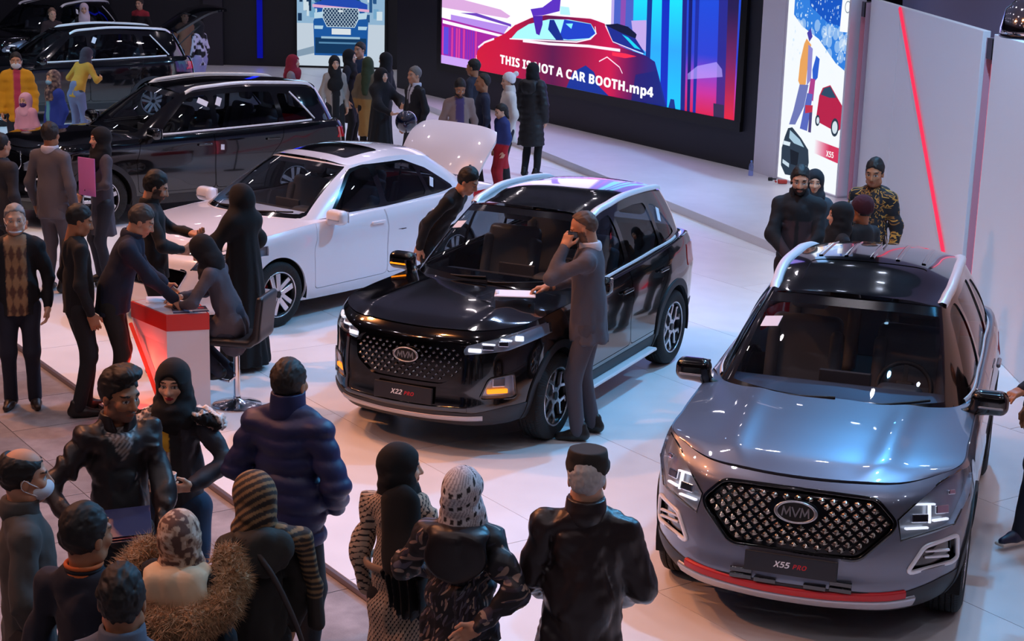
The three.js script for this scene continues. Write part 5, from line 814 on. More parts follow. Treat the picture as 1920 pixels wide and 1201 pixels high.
function person(o) {
  const H = o.H || 1.72, h = H / 1.75, fem = !!o.fem, near = o.at[1] > -9.2, mid = o.at[1] > -18.5, cB = near ? 0.0125 : mid ? 0.017 : 0.026, cH = near ? 0.0048 : mid ? 0.0075 : 0.0125, cF = near ? 0.0045 : mid ? 0.006 : 0.010;
  const g = thing('person', o.label, 'person', [o.at[0], o.base || 0, o.at[1]], o.yaw || 0, o.group); personMade++;
  const sd = hash3(personMade, 7, 3) * 50, bulk = o.bulk || 0, build = o.build || 1;
  // skeleton
  const sit = o.sit, pelY = sit ? sit : 0.955 * h, pel = V(0, pelY, 0), up = new THREE.Quaternion().setFromEuler(new THREE.Euler(o.lean || 0, o.twist || 0, o.tilt || 0, 'YXZ'));
  const upI = up.clone().invert();
  const U = (x, y, z) => V(x * h, y * h, z * h).applyQuaternion(up).add(pel); // torso frame, measured from the pelvis
  const shW = (fem ? 0.138 : 0.158) * build, chest = U(0, 0.36, 0), neck = U(0, 0.535, -0.015), S = { L: U(shW, 0.45, -0.01), R: U(-shW, 0.45, -0.01) };
  const headQ = up.clone().multiply(new THREE.Quaternion().setFromEuler(new THREE.Euler((o.headPitch || 0) - (o.lean || 0) * 0.55, o.headYaw || 0, o.headTilt || 0, 'YXZ')));
  const hc = neck.clone().add(V(0, 0.135 * h, 0.025 * h).applyQuaternion(up.clone().slerp(headQ, 0.6))), hs = h * (o.headScale || 1) * (fem ? 1.01 : 1.06);
  const HM = new THREE.Matrix4().compose(hc, headQ, V(hs, hs, hs)), HI = HM.clone().invert(), hx = (p) => { const q = xf(p, HI), d0 = q.d; q.d = (x, y, z) => d0(x, y, z) * hs; return q; };
  const leg = o.legs || { L: [0.1, 0.0], R: [-0.1, 0.0] }, F = { L: V(leg.L[0] * h, 0.09 * h, leg.L[1] * h), R: V(leg.R[0] * h, 0.09 * h, leg.R[1] * h) };
  if (sit) { F.L = V(0.1 * h, sit - 0.36 * h, 0.36 * h); F.R = V(-0.1 * h, sit - 0.36 * h, 0.36 * h); if (o.feet) { F.L = V(...o.feet.L); F.R = V(...o.feet.R); } }
  const hip = { L: pel.clone().add(V(0.09 * h, -0.03 * h, 0).applyAxisAngle(V(0, 1, 0), (o.twist || 0) * 0.4)), R: pel.clone().add(V(-0.09 * h, -0.03 * h, 0).applyAxisAngle(V(0, 1, 0), (o.twist || 0) * 0.4)) };
  const K = {}, EL = {}, WR = {}, HD = {};
  for (const s of ['L', 'R']) {
    const sg = s === 'L' ? 1 : -1, k = ik(hip[s], F[s], 0.43 * h, 0.42 * h, V(0, 0, 1)); K[s] = k.E; F[s] = k.T;
    const a = (o.arms && o.arms[s]) || {}, tgt = a.to ? V(...a.to).multiplyScalar(h) : U(sg * (shW + 0.07), -0.07, 0.04), hint = a.hint ? V(...a.hint) : V(sg * 0.6, -0.3, -0.7);
    const r = ik(S[s], tgt, 0.285 * h, 0.26 * h, hint); EL[s] = r.E; WR[s] = r.T;
    const dir = (a.dir ? V(...a.dir) : r.T.clone().sub(r.E)).normalize(), pn = (a.palm ? V(...a.palm) : V(-sg, 0, 0.2)); pn.addScaledVector(dir, -pn.dot(dir)).normalize();
    HD[s] = { m: new THREE.Matrix4().makeBasis(V().crossVectors(dir, pn), dir, pn).setPosition(r.T), sg, curl: a.curl ?? 0.45, hide: a.hide };
  }
  const skin = o.skin || SKIN, hairC = _lin(o.hairColor ?? 0x15110f), lip = o.lip ? _lin(o.lip) : skin.map((v, i) => v * [0.82, 0.6, 0.6][i]), under = _lin(o.under ?? 0x2a2a30);
  const flz = A3(V(0, 0, 1).applyQuaternion(up)), lo = [1e9, 1e9, 1e9], hi = [-1e9, -1e9, -1e9], grow = (v, r) => { const a = A3(v); for (let i = 0; i < 3; i++) { lo[i] = Math.min(lo[i], a[i] - r); hi[i] = Math.max(hi[i], a[i] + r); } };
  for (const s of ['L', 'R']) { grow(S[s], 0.2); grow(EL[s], 0.16); grow(WR[s], 0.2); grow(K[s], 0.2); grow(F[s], 0.2); } grow(pel, 0.3); grow(chest, 0.32); lo[1] = Math.max(lo[1], -0.005);
  // body
  const pieces = [], fineLo = A3(hc).map((v) => v - 0.19 * hs), fineHi = A3(hc).map((v) => v + 0.19 * hs); fineLo[1] -= 0.05;
  const bodyF = { k: 0.04, add: [rcone(A3(pel), A3(chest), 0.1 * h, 0.105 * h, { fl: flz, k: 1.3, c: 1 }), rcone(A3(S.L), A3(S.R), 0.055 * h, 0.055 * h, { c: 1 }), rcone(A3(neck), A3(hc), 0.052 * hs, 0.05 * hs, { c: 0 })] };
  for (const s of ['L', 'R']) bodyF.add.push(rcone(A3(S[s]), A3(EL[s]), 0.046 * h, 0.036 * h, { c: 1 }), rcone(A3(EL[s]), A3(WR[s]), 0.036 * h, 0.025 * h, { c: WR[s] && o.bareArms ? 0 : 1 }), rcone(A3(hip[s]), A3(K[s]), 0.075 * h, 0.05 * h, { c: 1 }), rcone(A3(K[s]), A3(F[s]), 0.048 * h, 0.034 * h, { c: o.bareAnkle ? 0 : 1 }));
  bodyF.color = (c) => c ? under : skin; pieces.push(meshField(bodyF, lo, hi.map((v, i) => i === 1 ? Math.max(v, hc.y - 0.02) : v), Math.max(cB, 0.026)));
  const beard = o.beard ? _lin(o.beard) : null, brow = o.brow ? _lin(o.brow) : hairC;
  const headF = { k: 0.022, ks: 0.012, add: [ell([0, 0.032, -0.012], [0.073, 0.092, 0.09]), ell([0, -0.025, 0.018], [0.06, 0.085, 0.072]), ell([0, -0.085, 0.052], [0.03, 0.026, 0.03]), rcone([-0.042, -0.07, 0.01], [0.042, -0.07, 0.01], 0.03, 0.03), rcone([0, 0.012, 0.084], [0, -0.03, 0.104], 0.008, 0.013, { s: 0.012 }), rcone([-0.014, -0.033, 0.088], [0.014, -0.033, 0.088], 0.009, 0.009, { s: 0.01 }), rcone([-0.036, 0.026, 0.072], [0.036, 0.026, 0.072], 0.012, 0.012), ell([0, -0.0565, 0.083], [0.023, 0.006, 0.011], { s: 0.006 }), ell([0, -0.0675, 0.081], [0.02, 0.007, 0.011], { s: 0.006 }), ell([0.04, -0.02, 0.058], [0.022, 0.02, 0.02]), ell([-0.04, -0.02, 0.058], [0.022, 0.02, 0.02]), ell([0.074, -0.006, -0.008], [0.008, 0.03, 0.018], { s: 0.008 }), ell([-0.074, -0.006, -0.008], [0.008, 0.03, 0.018], { s: 0.008 }), rcone([0, -0.05, -0.022], [0, -0.17, -0.02], fem ? 0.047 : 0.054, fem ? 0.046 : 0.05), ell([0.031, 0.002, 0.066], [0.0135, 0.0115, 0.0125], { s: 0.003 }), ell([-0.031, 0.002, 0.066], [0.0135, 0.0115, 0.0125], { s: 0.003 })].map(hx), sub: [ell([0.031, 0.003, 0.096], [0.019, 0.012, 0.017]), ell([-0.031, 0.003, 0.096], [0.019, 0.012, 0.017])].map(hx) };
  headF.add.push(headF.add.splice(14, 1)[0]);
  headF.cut = [plane([0, -1, 0], -(hc.y - 0.185 * hs))];
  const tv = V(0, 0, 0);
  headF.color = (c, x, y, z) => {
    tv.set(x, y, z).applyMatrix4(HI); const ax = Math.abs(tv.x), yy = tv.y, zz = tv.z;
    if (zz > 0.055) {
      const e = ((ax - 0.031) / 0.0155) ** 2 + ((yy - 0.002) / (o.lids ? 0.004 : 0.0075)) ** 2; if (e < 1) return (ax - 0.031) ** 2 + (yy - 0.002) ** 2 < 0.0068 ** 2 ? [0.015, 0.01, 0.008] : [0.5, 0.47, 0.45]; if (e < 1.7) return skin.map((v) => v * (fem ? 0.25 : 0.5));
      if (((ax - 0.034) / 0.021) ** 2 + ((yy - 0.026 - 0.1 * (0.034 - Math.abs(ax - 0.04))) / 0.0055) ** 2 < 1) return brow;
      if ((tv.x / 0.0245) ** 2 + ((yy + 0.062) / 0.0105) ** 2 < 1 && zz > 0.07) return lip;
    }
    if (beard && zz > -0.01 && ((yy < -0.045 - 0.25 * Math.max(0, zz - 0.09) && yy > -0.125) || (yy < -0.038 && yy > -0.056 && ax < 0.032) || (ax > 0.055 && yy < 0 && zz < 0.05))) return beard;
    return skin;
  };
  pieces.push(meshField(headF, fineLo, fineHi, cH));
  for (const s of ['L', 'R']) {
    if (HD[s].hide) continue; const { m, sg, curl } = HD[s], mi = m.clone().invert(), q = h * (fem ? 0.94 : 1.04), hf = (p) => { const r = xf(p, mi); return r; }, L = [];
    L.push(rboxp([0, 0.048 * q, 0], [0.04 * q, 0.048 * q, 0.016 * q], 0.015 * q), rcone([0, -0.03, 0], [0, 0.02, 0], 0.027 * q, 0.028 * q, { s: 0.02 }));
    [[-0.031, 0.062, 1], [-0.0105, 0.076, 0.9], [0.0105, 0.08, 0.85], [0.031, 0.07, 0.8]].forEach(([fx, len, cc], i) => { const x = fx * -sg * q, c = curl * (0.8 + cc * 0.2), p0 = [x, 0.088 * q, 0.001], p1 = [x * 1.06, (0.088 + len * 0.5 * Math.cos(c)) * q, len * 0.5 * Math.sin(c) * q], p2 = [x * 1.04, p1[1] + len * 0.5 * Math.cos(c * 2.2) * q, p1[2] + len * 0.5 * Math.sin(c * 2.2) * q]; L.push(rcone(p0, p1, 0.0098 * q, 0.009 * q), rcone(p1, p2, 0.009 * q, 0.0075 * q)); });
    const tx = -sg; L.push(rcone([tx * 0.03 * q, 0.025 * q, 0.006], [tx * 0.058 * q, 0.058 * q, 0.02 * q], 0.014 * q, 0.0115 * q, { s: 0.012 }), rcone([tx * 0.058 * q, 0.058 * q, 0.02 * q], [tx * 0.06 * q, 0.09 * q, (0.024 + curl * 0.02) * q], 0.0112 * q, 0.0085 * q));
    const c0 = V(0, 0.08 * q, 0.02).applyMatrix4(m), R = 0.15 * q; pieces.push(meshField({ k: 0.006, add: L.map(hf), color: () => o.gloves ? _lin(o.gloves) : skin }, A3(c0).map((v) => v - R), A3(c0).map((v) => v + R), cF));
  }
  const body = part('body', mergeGeometries(pieces), skinM, g);
  // trousers and shoes
  const foldN = (amp, f, fy = 1) => (x, y, z) => amp * vnoise(x * f + sd, y * f * fy + sd, z * f);
  if (!o.noLegs) {
    if (!o.noTrousers) {
      const T = { k: 0.035, amp: 0.008, noise: foldN(0.007, 11, 0.7), add: [] }, tr = o.trouserBulk || 0;
      T.add.push(rcone(A3(pel.clone().add(V(0, 0.06 * h, 0))), A3(pel.clone().add(V(0, -0.08 * h, 0))), 0.125 * h * build, 0.13 * h * build, { fl: [0, 0, 1], k: 1.25 }));
      for (const s of ['L', 'R']) T.add.push(rcone(A3(hip[s].clone().add(V(0, -0.04, 0))), A3(K[s]), 0.092 * h + tr, 0.068 * h + tr), rcone(A3(K[s]), A3(F[s].clone().add(V(0, -0.02, 0))), 0.067 * h + tr, 0.056 * h + tr));
      T.cut = [plane([0, -1, 0], sit ? 9 : -0.045)]; T.color = o.trouserColor;
      part('trousers', meshField(T, lo, [hi[0], pel.y + 0.25, hi[2]], cB), o.trouserColor ? vcol() : cloth(o.trousers ?? 0x17171b), g);
    }
    for (const s of ['L', 'R']) { const f = F[s], tu = (o.feetTurn?.[s] ?? (s === 'L' ? 0.2 : -0.2)), q = new THREE.Quaternion().setFromEuler(new THREE.Euler(sit ? 0.35 : 0, tu, 0, 'YXZ')), at = (x, y, z) => A3(V(x * h, y * h, z * h).applyQuaternion(q).add(V(f.x, f.y - 0.09 * h, f.z)));
      const SF = { k: 0.03, add: [rcone(at(0, 0.05, -0.05), at(0, 0.042, 0.05), 0.043 * h, 0.042 * h), rcone(at(0, 0.042, 0.05), at(0, 0.03, 0.15), 0.042 * h, 0.03 * h), rcone(at(0, 0.06, -0.03), at(0, 0.12, -0.03), 0.042 * h, 0.038 * h)], cut: [plane([0, -1, 0], -(f.y - 0.088 * h))] };
      const sh = part('shoe', meshField(SF, [f.x - 0.25, f.y - 0.2, f.z - 0.25], [f.x + 0.25, f.y + 0.12, f.z + 0.28], Math.min(cB, 0.014)), cloth(o.shoes ?? 0x16120f, 0.45), g);
      if (o.soles) part('sole', rbox(0.09 * h, 0.022, 0.27 * h, 0.01, 0, 0, 0, 2).applyQuaternion(q).translate(...at(0, 0.012, 0.045)), cloth(o.soles, 0.7), sh); }
  }
  // upper garment
  const t = o.top; if (t) {
    const b = (t.bulk ?? 0.018) * 0.68 + bulk, hem = t.hem * h, A = [], cw = 0.132 * h * build + b, fz = t.flat ?? 1.3;
    const torso = [rcone(A3(U(0, 0.08, 0.005)), A3(U(0, 0.38, 0)), (fem ? 0.12 : 0.128) * h * build + b, cw, { fl: flz, k: fz }), rcone(A3(U(0, 0.5, -0.012)), A3(S.L), 0.05 * h + b * 0.7, 0.05 * h + b), rcone(A3(U(0, 0.5, -0.012)), A3(S.R), 0.05 * h + b * 0.7, 0.05 * h + b)];
    if (hem < pelY + 0.1) { const drop = sit ? Math.max(hem, sit - 0.12) : hem; torso.push(rcone(A3(U(0, 0.1, 0)), [pel.x, drop - 0.02, pel.z + (t.hemZ || 0)], (fem ? 0.125 : 0.13) * h * build + b, (t.flare ?? 0.15) * h * build + b, { fl: [0, 0, 1], k: fz * 0.96 })); }
    if (sit) for (const s of ['L', 'R']) torso.push(rcone(A3(hip[s]), A3(K[s].clone().lerp(hip[s], 0.1)), 0.105 * h, 0.085 * h));
    A.push(both(torso, 0.06, [plane([0, -1, 0], -hem)]));
    for (const s of ['L', 'R']) if (!t.sleeveless) { const sl = t.sleeve ?? 1, w = EL[s].clone().lerp(WR[s], sl * 0.97); A.push(rcone(A3(S[s]), A3(EL[s]), 0.049 * h + b, 0.043 * h + b * 0.9), rcone(A3(EL[s]), A3(w), 0.043 * h + b * 0.9, 0.033 * h + b * 0.7)); }
    const fa = (t.fold ?? 0.009) * (near ? 1.5 : 1), fq = t.freq ?? 7, fold = (x, y, z) => { const w = vnoise(x * 4 + sd, y * 3, z * 4) * 1.2; return fa * (0.9 - 2.2 * Math.abs(vnoise(x * fq + sd + w, y * fq * 0.9 + w, z * fq))); }, fine = (x, y, z) => fa * 0.55 * (0.5 - Math.abs(vnoise(x * 19 + sd, y * 13 + 3 * vnoise(x * 6, y * 6, z * 6), z * 19))), puff = t.puff;
    const TF = { k: t.k ?? 0.032, amp: 0.024, add: A, noise: puff ? (x, y, z) => fold(x, y, z) * 0.5 - 0.014 * Math.abs(Math.sin((y + 0.02 * vnoise(x * 5, y * 2, z * 5 + sd)) * Math.PI / puff)) : (x, y, z) => { const a = Math.atan2(x, z), dr = (t.drape ?? 0.006) * Math.sin(a * 9 + 4 * vnoise(a * 1.5, y * 2.5, sd)) * clamp((1.25 * h - y) * 1.4, 0, 1); return fold(x, y, z) + fine(x, y, z) + dr; } };
    if (t.neckCut !== false) TF.sub = [rcone(A3(neck.clone().add(V(0, 0.0, 0.01))), A3(hc), 0.05 * h, 0.075 * h)];
    if (t.color) TF.color = (c, x, y, z) => { tv.set(x, y, z).sub(pel).applyQuaternion(upI).multiplyScalar(1 / h); return t.color(tv.x, tv.y, tv.z, x, y, z); };
    const m = part(t.name || 'jacket', meshField(TF, lo.map((v, i) => i === 1 ? Math.max(-0.01, Math.min(v, hem) - 0.03) : v - 0.06), hi.map((v, i) => i === 1 ? Math.max(v, neck.y + 0.12) : v + 0.06), t.cell || cB), t.color ? vcol(t.rough ?? 0.85) : cloth(t.hex, t.rough ?? 0.85, t.mat), g, t.label);
    if (t.collar) { const nk = neck.clone().add(V(0, 0.0, 0)), tp = neck.clone().add(V(0, t.collar * h, 0.012).applyQuaternion(up)), CF = { k: 0.02, amp: 0.004, noise: foldN(0.004, 14), add: [rcone(A3(nk), A3(tp), 0.086 * h + b * 0.4, 0.078 * h + b * 0.4)], sub: [rcone(A3(nk), A3(tp.clone().add(V(0, 0.05, 0.01))), 0.06 * h, 0.068 * h), ell(A3(neck.clone().add(V(0, 0.06 * h, 0.11 * h).applyQuaternion(up))), [0.045 * h, 0.12 * h, 0.07 * h])], cut: [{ d: (x, y, z) => { tv.set(x, y, z).sub(tp).applyQuaternion(upI); return tv.y; } }] };
      part('collar', meshField(CF, A3(neck).map((v) => v - 0.2), A3(neck).map((v) => v + 0.22), near ? 0.007 : 0.012), t.collarM || cloth(t.collarHex ?? t.hex ?? 0x222226, t.rough ?? 0.85), m); }
    if (t.hood) { const HF = { k: 0.05, amp: 0.01, noise: (x, y, z) => 0.018 * (0.4 - Math.abs(vnoise(x * 10 + sd, y * 10, z * 10))), add: [ell(A3(U(0, 0.43, -0.145)), [0.14 * h, 0.11 * h, 0.045 * h], { q: up }), ell(A3(U(0, 0.51, -0.075)), [0.14 * h, 0.045 * h, 0.09 * h], { q: up })], sub: [rcone(A3(neck), A3(hc.clone().add(V(0, 0.1, 0))), 0.07 * h, 0.1 * h)] }; part('hood', meshField(HF, A3(U(0, 0.45, -0.1)).map((v) => v - 0.32), A3(U(0, 0.45, -0.1)).map((v) => v + 0.32), cB), cloth(t.hood, t.rough ?? 0.8), m); }
  }
  // head wear
  const nb = (F2, mat, name, cell = near ? 0.0065 : mid ? 0.01 : 0.016, pad = 0.26) => part(name, meshField(F2, A3(hc).map((v, i) => v - pad * (i === 1 ? (F2.deep || 1.1) : F2.wide || 1)), A3(hc).map((v, i) => v + pad * (i === 1 ? 0.8 : F2.wide || 1)), cell), mat, g);
  const w = o.head || {}, hcell = near ? 0.006 : mid ? 0.009 : 0.014;
  if (w.hair) {
    const up2 = w.hair === 'quiff', n = w.hair === 'ring', F2 = { k: 0.02, amp: 0.006, noise: (x, y, z) => { tv.set(x, y, z).applyMatrix4(HI); return (w.rough ?? 0.005) * (vnoise(tv.x * 55, tv.y * 40, tv.z * 22 + sd) + 0.6 * vnoise(tv.x * 130, tv.y * 90, tv.z * 50)); }, add: [ell([0, 0.036, -0.016], [0.081, 0.099 + (w.lift || 0), 0.098])].map(hx), cut: [{ d: (x, y, z) => { const n = 0.007 * vnoise(x * 90, y * 90, z * 30 + sd), ax = Math.abs(x), front = -0.62 * y + 0.78 * z - (w.line ?? 0.012) + 0.5 * Math.max(0, ax - 0.05) * (y > 0.02 ? 1 : 0), burn = Math.max(0.0 - 1 * (z + 0.0), 0) , side = y > -0.03 || z < -0.03 ? 0 : 1; return front + n; } }, { d: (x, y, z) => -0.078 - y + 0.008 * vnoise(x * 90, 3, z * 60) }].map(hx) };
    if (up2) F2.add.push(...[ell([0, 0.118, 0.045], [0.066, 0.034, 0.055]), ell([0.02, 0.125, 0.02], [0.06, 0.03, 0.06])].map(hx)), 0;
    if (n) F2.sub = [ell([0, 0.13, 0.03], [0.075, 0.06, 0.11])].map(hx);
    if (w.long) F2.add.push(...[rcone([0, 0.02, -0.06], [0, -0.16, -0.07], 0.075, 0.05)].map(hx)), F2.cut = [hx(plane([0, -0.62, 0.78], w.line ?? 0.012))];
    nb(F2, hairM(w.color ?? 0x14100e), 'hair', hcell * 0.85, 0.17 * hs);
  }
  if (w.cap) { const F2 = { k: 0.015, add: [rcone([0, 0.075, -0.008], [0, 0.105, -0.01], 0.093, 0.086, { fl: [0, 1, 0], k: 1 }), ell([0, 0.07, 0.03], [0.092, 0.03, 0.09])].map(hx), cut: [plane([0, -1, 0.12], -0.043), plane([0, 1, 0], 0.142)].map(hx), noise: foldN(0.003, 30), amp: 0.004 }; nb(F2, cloth(w.cap, 0.9), 'cap', hcell, 0.2); }
  if (w.beanie) { const F2 = { k: 0.015, amp: 0.004, noise: (x, y, z) => { tv.set(x, y, z).applyMatrix4(HI); return 0.002 * Math.sin(Math.atan2(tv.x, tv.z) * 60); }, add: [ell([0, 0.045, -0.014], [0.088, 0.105, 0.104]), ...(w.brim ? [rcone([0, 0.035, -0.01], [0, 0.05, -0.012], 0.094, 0.094)] : [])].map(hx), cut: [plane([0, -0.85, 0.5], 0.0), plane([0, -1, 0], -0.0 + 0.02)].map(hx) }; if (w.bobble) F2.add.push(hx(ell([0, 0.12, -0.12], [0.04, 0.04, 0.04]))); const m = nb(F2, cloth(w.beanie, 0.95), 'beanie', hcell, 0.22); if (w.badge) part('badge', rbox(0.07, 0.035, 0.004, 0.002, 0, 0.062, 0.098, 1).applyMatrix4(HM), cloth(0xe8e4e8), m); }
  if (w.hijab !== undefined) {
    const open = w.open ?? 1, dr = w.drape ?? 0.16, F2 = { k: 0.045, ks: 0.014, amp: 0.012, deep: 2.2, wide: 1.25, noise: (x, y, z) => { const q = 0.007 * vnoise(x * 9 + sd, y * 16, z * 9) + 0.004 * vnoise(x * 22, y * 34 + sd, z * 22); return hc.y - y > -0.02 ? q * 1.4 : q * 0.5; },
      add: [hx(ell([0, 0.022, -0.02], [0.098, 0.118, 0.12])), hx(rcone([0, -0.06, -0.03], [0, -0.12, -0.02], 0.088, 0.092)), rcone(A3(neck.clone().add(V(0, 0.03, 0.0))), A3(U(0, 0.50, 0.01)), 0.088 * h, 0.105 * h)], sub: [hx(ell([0, -0.018, 0.125], [0.06 * open, 0.092, 0.085]))] };
    if (dr > 0) F2.add.push(rcone(A3(U(0, 0.52, 0.0)), A3(U(0, 0.52 - dr, 0.04)), 0.105 * h, (0.115 + dr * 0.12) * h, { fl: flz, k: 1.25 }));
    if (w.tail) F2.add.push(rcone(A3(U(0, 0.5, -0.1)), A3(U(w.tailX || 0, 0.2, -0.17)), 0.09 * h, 0.05 * h, { fl: flz, k: 1.4 }));
    if (w.color) F2.color = (c, x, y, z) => { tv.set(x, y, z).applyMatrix4(HI); return w.color(tv.x, tv.y, tv.z); };
    nb(F2, w.color ? vcol() : cloth(w.hijab, 0.9, w.mat), 'headscarf', near ? (w.color ? 0.0055 : 0.0075) : mid ? 0.011 : 0.017, 0.25);
    if (w.fringe) { const F3 = { k: 0.02, amp: 0.003, noise: foldN(0.004, 40), add: [ell([0, 0.03, -0.008], [0.08, 0.096, 0.094])].map(hx), cut: [plane([0, -0.5, 0.87], 0.05), plane([0, -1, 0], -0.03)].map(hx) }; nb(F3, hairM(w.fringe), 'hair', hcell, 0.17); }
  }
  if (o.mask) { const F2 = { k: 0.012, add: [ell([0, -0.05, 0.035], [0.066, 0.052, 0.078])].map(hx), sub: [ell([0, -0.03, 0.0], [0.0625, 0.086, 0.0775])].map(hx), cut: [plane([0, 0, -1], 0.0), plane([0, 1, 0.0], o.mask === 'chin' ? -0.075 : -0.012), plane([0, -1, 0], 0.105)].map(hx) }; F2.add.push(hx(ell([0, -0.04, 0.085], [0.03, 0.03, 0.028]))); nb(F2, cloth(o.maskHex || 0xd4dbe6, 0.8), 'face_mask', hcell * 0.8, 0.16); for (const sg of [1, -1]) part('ear_loop', tube([V(sg * 0.06, -0.03, 0.05), V(sg * 0.075, -0.005, 0.015), V(sg * 0.083, 0.015, -0.012), V(sg * 0.08, -0.02, -0.022), V(sg * 0.063, -0.065, 0.04)], 0.0022, 5).applyMatrix4(HM), cloth(0xe8e8ea), g); }
  if (o.glasses) part('glasses', merge([-1, 1].flatMap((sg) => [new THREE.TorusGeometry(0.02, 0.0022, 6, 20).translate(sg * 0.032, 0.002, 0.1), tube([V(sg * 0.052, 0.004, 0.098), V(sg * 0.078, 0.006, 0.02)], 0.002, 5)])).applyMatrix4(HM), cloth(0x18181a, 0.4), g);
  return { g, U, hc, HM, neck, pel, WR, EL, HD, h, S, up, world: (v) => v.clone().applyAxisAngle(V(0, 1, 0), o.yaw || 0).add(V(o.at[0], o.base || 0, o.at[1])) };
}
// chador: one flowing cloak from crown to floor over the whole figure
function cloak(P, o) {
  const { hc, HM, U, h, S, EL, WR } = P, HI = HM.clone().invert(), hx = (p) => xf(p, HI), sd = o.seed || 3, A = [hx(ell([0, 0.025, -0.02], [0.1, 0.122, 0.122])), hx(rcone([0, -0.05, -0.04], [0, -0.16, -0.03], 0.095, 0.11)), rcone(A3(U(0, 0.5, 0)), A3(S.L), 0.08 * h, 0.07 * h), rcone(A3(U(0, 0.5, 0)), A3(S.R), 0.08 * h, 0.07 * h), rcone(A3(U(0, 0.40, -0.02)), [0, o.hem + 0.05, -0.03], 0.14 * h, 0.25 * h, { fl: [0, 0, 1], k: 1.15 })];
  for (const s of ['L', 'R']) A.push(rcone(A3(S[s]), A3(EL[s]), 0.07 * h, 0.068 * h), rcone(A3(EL[s]), A3(EL[s].clone().lerp(WR[s], o.sleeve ?? 0.75)), 0.068 * h, 0.05 * h));
  const F = { k: 0.09, ks: 0.015, amp: 0.03, add: A, noise: (x, y, z) => { const a = Math.atan2(x, z); return (0.012 * Math.sin(a * 9 + 2.2 * vnoise(a, y * 2, sd)) * clamp((1.35 - y) * 1.2, 0, 1)) + 0.008 * vnoise(x * 8, y * 5 + sd, z * 8); }, sub: [hx(ell([0, -0.02, 0.125], [0.058, 0.09, 0.085])), ...(o.sub || [])], cut: [plane([0, -1, 0], -o.hem)] };
  return part('cloak', meshField(F, [-0.55, o.hem - 0.03, -0.5], [0.55, hc.y + 0.2, 0.62], o.cell || 0.016), cloth(o.hex ?? 0x0d0c10, 0.9), P.g, o.label);
}
// ---------- textures for cloth ----------
const houndTex = (() => { const t = canvasTex(64, 64, (g) => { g.fillStyle = '#b39c88'; g.fillRect(0, 0, 64, 64); g.fillStyle = '#2b2627'; for (const [x, y] of [[0, 0], [32, 32]]) { g.fillRect(x + 3, y + 3, 20, 20); g.beginPath(); g.moveTo(x + 23, y + 3); g.lineTo(x + 32, y - 4); g.lineTo(x + 32, y + 6); g.lineTo(x + 23, y + 13); g.fill(); g.beginPath(); g.moveTo(x + 3, y + 23); g.lineTo(x - 4, y + 32); g.lineTo(x + 6, y + 32); g.lineTo(x + 13, y + 23); g.fill(); } }); t.repeat.set(32, 32); return t; })();
const leafTex = canvasTex(512, 512, (g) => { g.fillStyle = '#17151b'; g.fillRect(0, 0, 512, 512); for (let i = 0; i < 230; i++) { const x = hash3(i, 1, 2) * 512, y = hash3(i, 2, 2) * 512, l = 10 + hash3(i, 3, 2) * 34; g.save(); g.translate(x, y); g.rotate(-0.5 + hash3(i, 4, 2) * 1.0 + 0.6); g.fillStyle = ['#8d7468', '#5d5a68', '#3a3444', '#a08a7c', '#2c2836'][i % 5]; g.beginPath(); g.ellipse(0, 0, 4 + hash3(i, 5, 2) * 5, l, 0, 0, 7); g.fill(); g.restore(); } }); leafTex.repeat.set(2.2, 2.2);
const goldTex = canvasTex(512, 512, (g) => { g.fillStyle = '#16161d'; g.fillRect(0, 0, 512, 512); for (let i = 0; i < 120; i++) { const x = hash3(i, 1, 6) * 512, y = hash3(i, 2, 6) * 512, a = hash3(i, 3, 6) * 6.3, l = 20 + hash3(i, 4, 6) * 26; g.strokeStyle = i % 3 ? '#c08a38' : '#8d5f28'; g.lineWidth = 9; g.beginPath(); g.moveTo(x, y); g.lineTo(x + Math.cos(a) * l, y + Math.sin(a) * l); g.lineTo(x + Math.cos(a + 0.9) * l * 1.3, y + Math.sin(a + 0.9) * l * 1.3); g.stroke(); } }); goldTex.repeat.set(2.4, 2.4);
const argyle = (x, y) => { const u = x / 0.062, v = y / 0.16, f = (q) => Math.abs(q - Math.floor(q) - 0.5) * 2, d = f(u) + f(v); return d < 0.85 ? _A1 : d < 1.02 ? _A2 : _A0; }, _A0 = _lin(0x9c7a58), _A1 = _lin(0x5d3f33), _A2 = _lin(0x7d6148);
const suit = (jk, sh, tie) => { const J = _lin(jk), W = _lin(sh), T = _lin(tie); return (x, y, z) => z > 0.02 && y > 0.16 && Math.abs(x) < (y - 0.16) * 0.2 && y < 0.6 ? (Math.abs(x) < 0.02 ? T : W) : J; };
const openFront = (jk, inner, wdt = 0.05, slope = 0.06) => { const J = _lin(jk), I = typeof inner === 'function' ? inner : (() => { const q = _lin(inner); return () => q; })(); return (x, y, z) => z > 0.03 && Math.abs(x) < wdt + slope * y && y < 0.58 ? I(x, y, z) : J; };
const PI = Math.PI, B0 = -0.04;
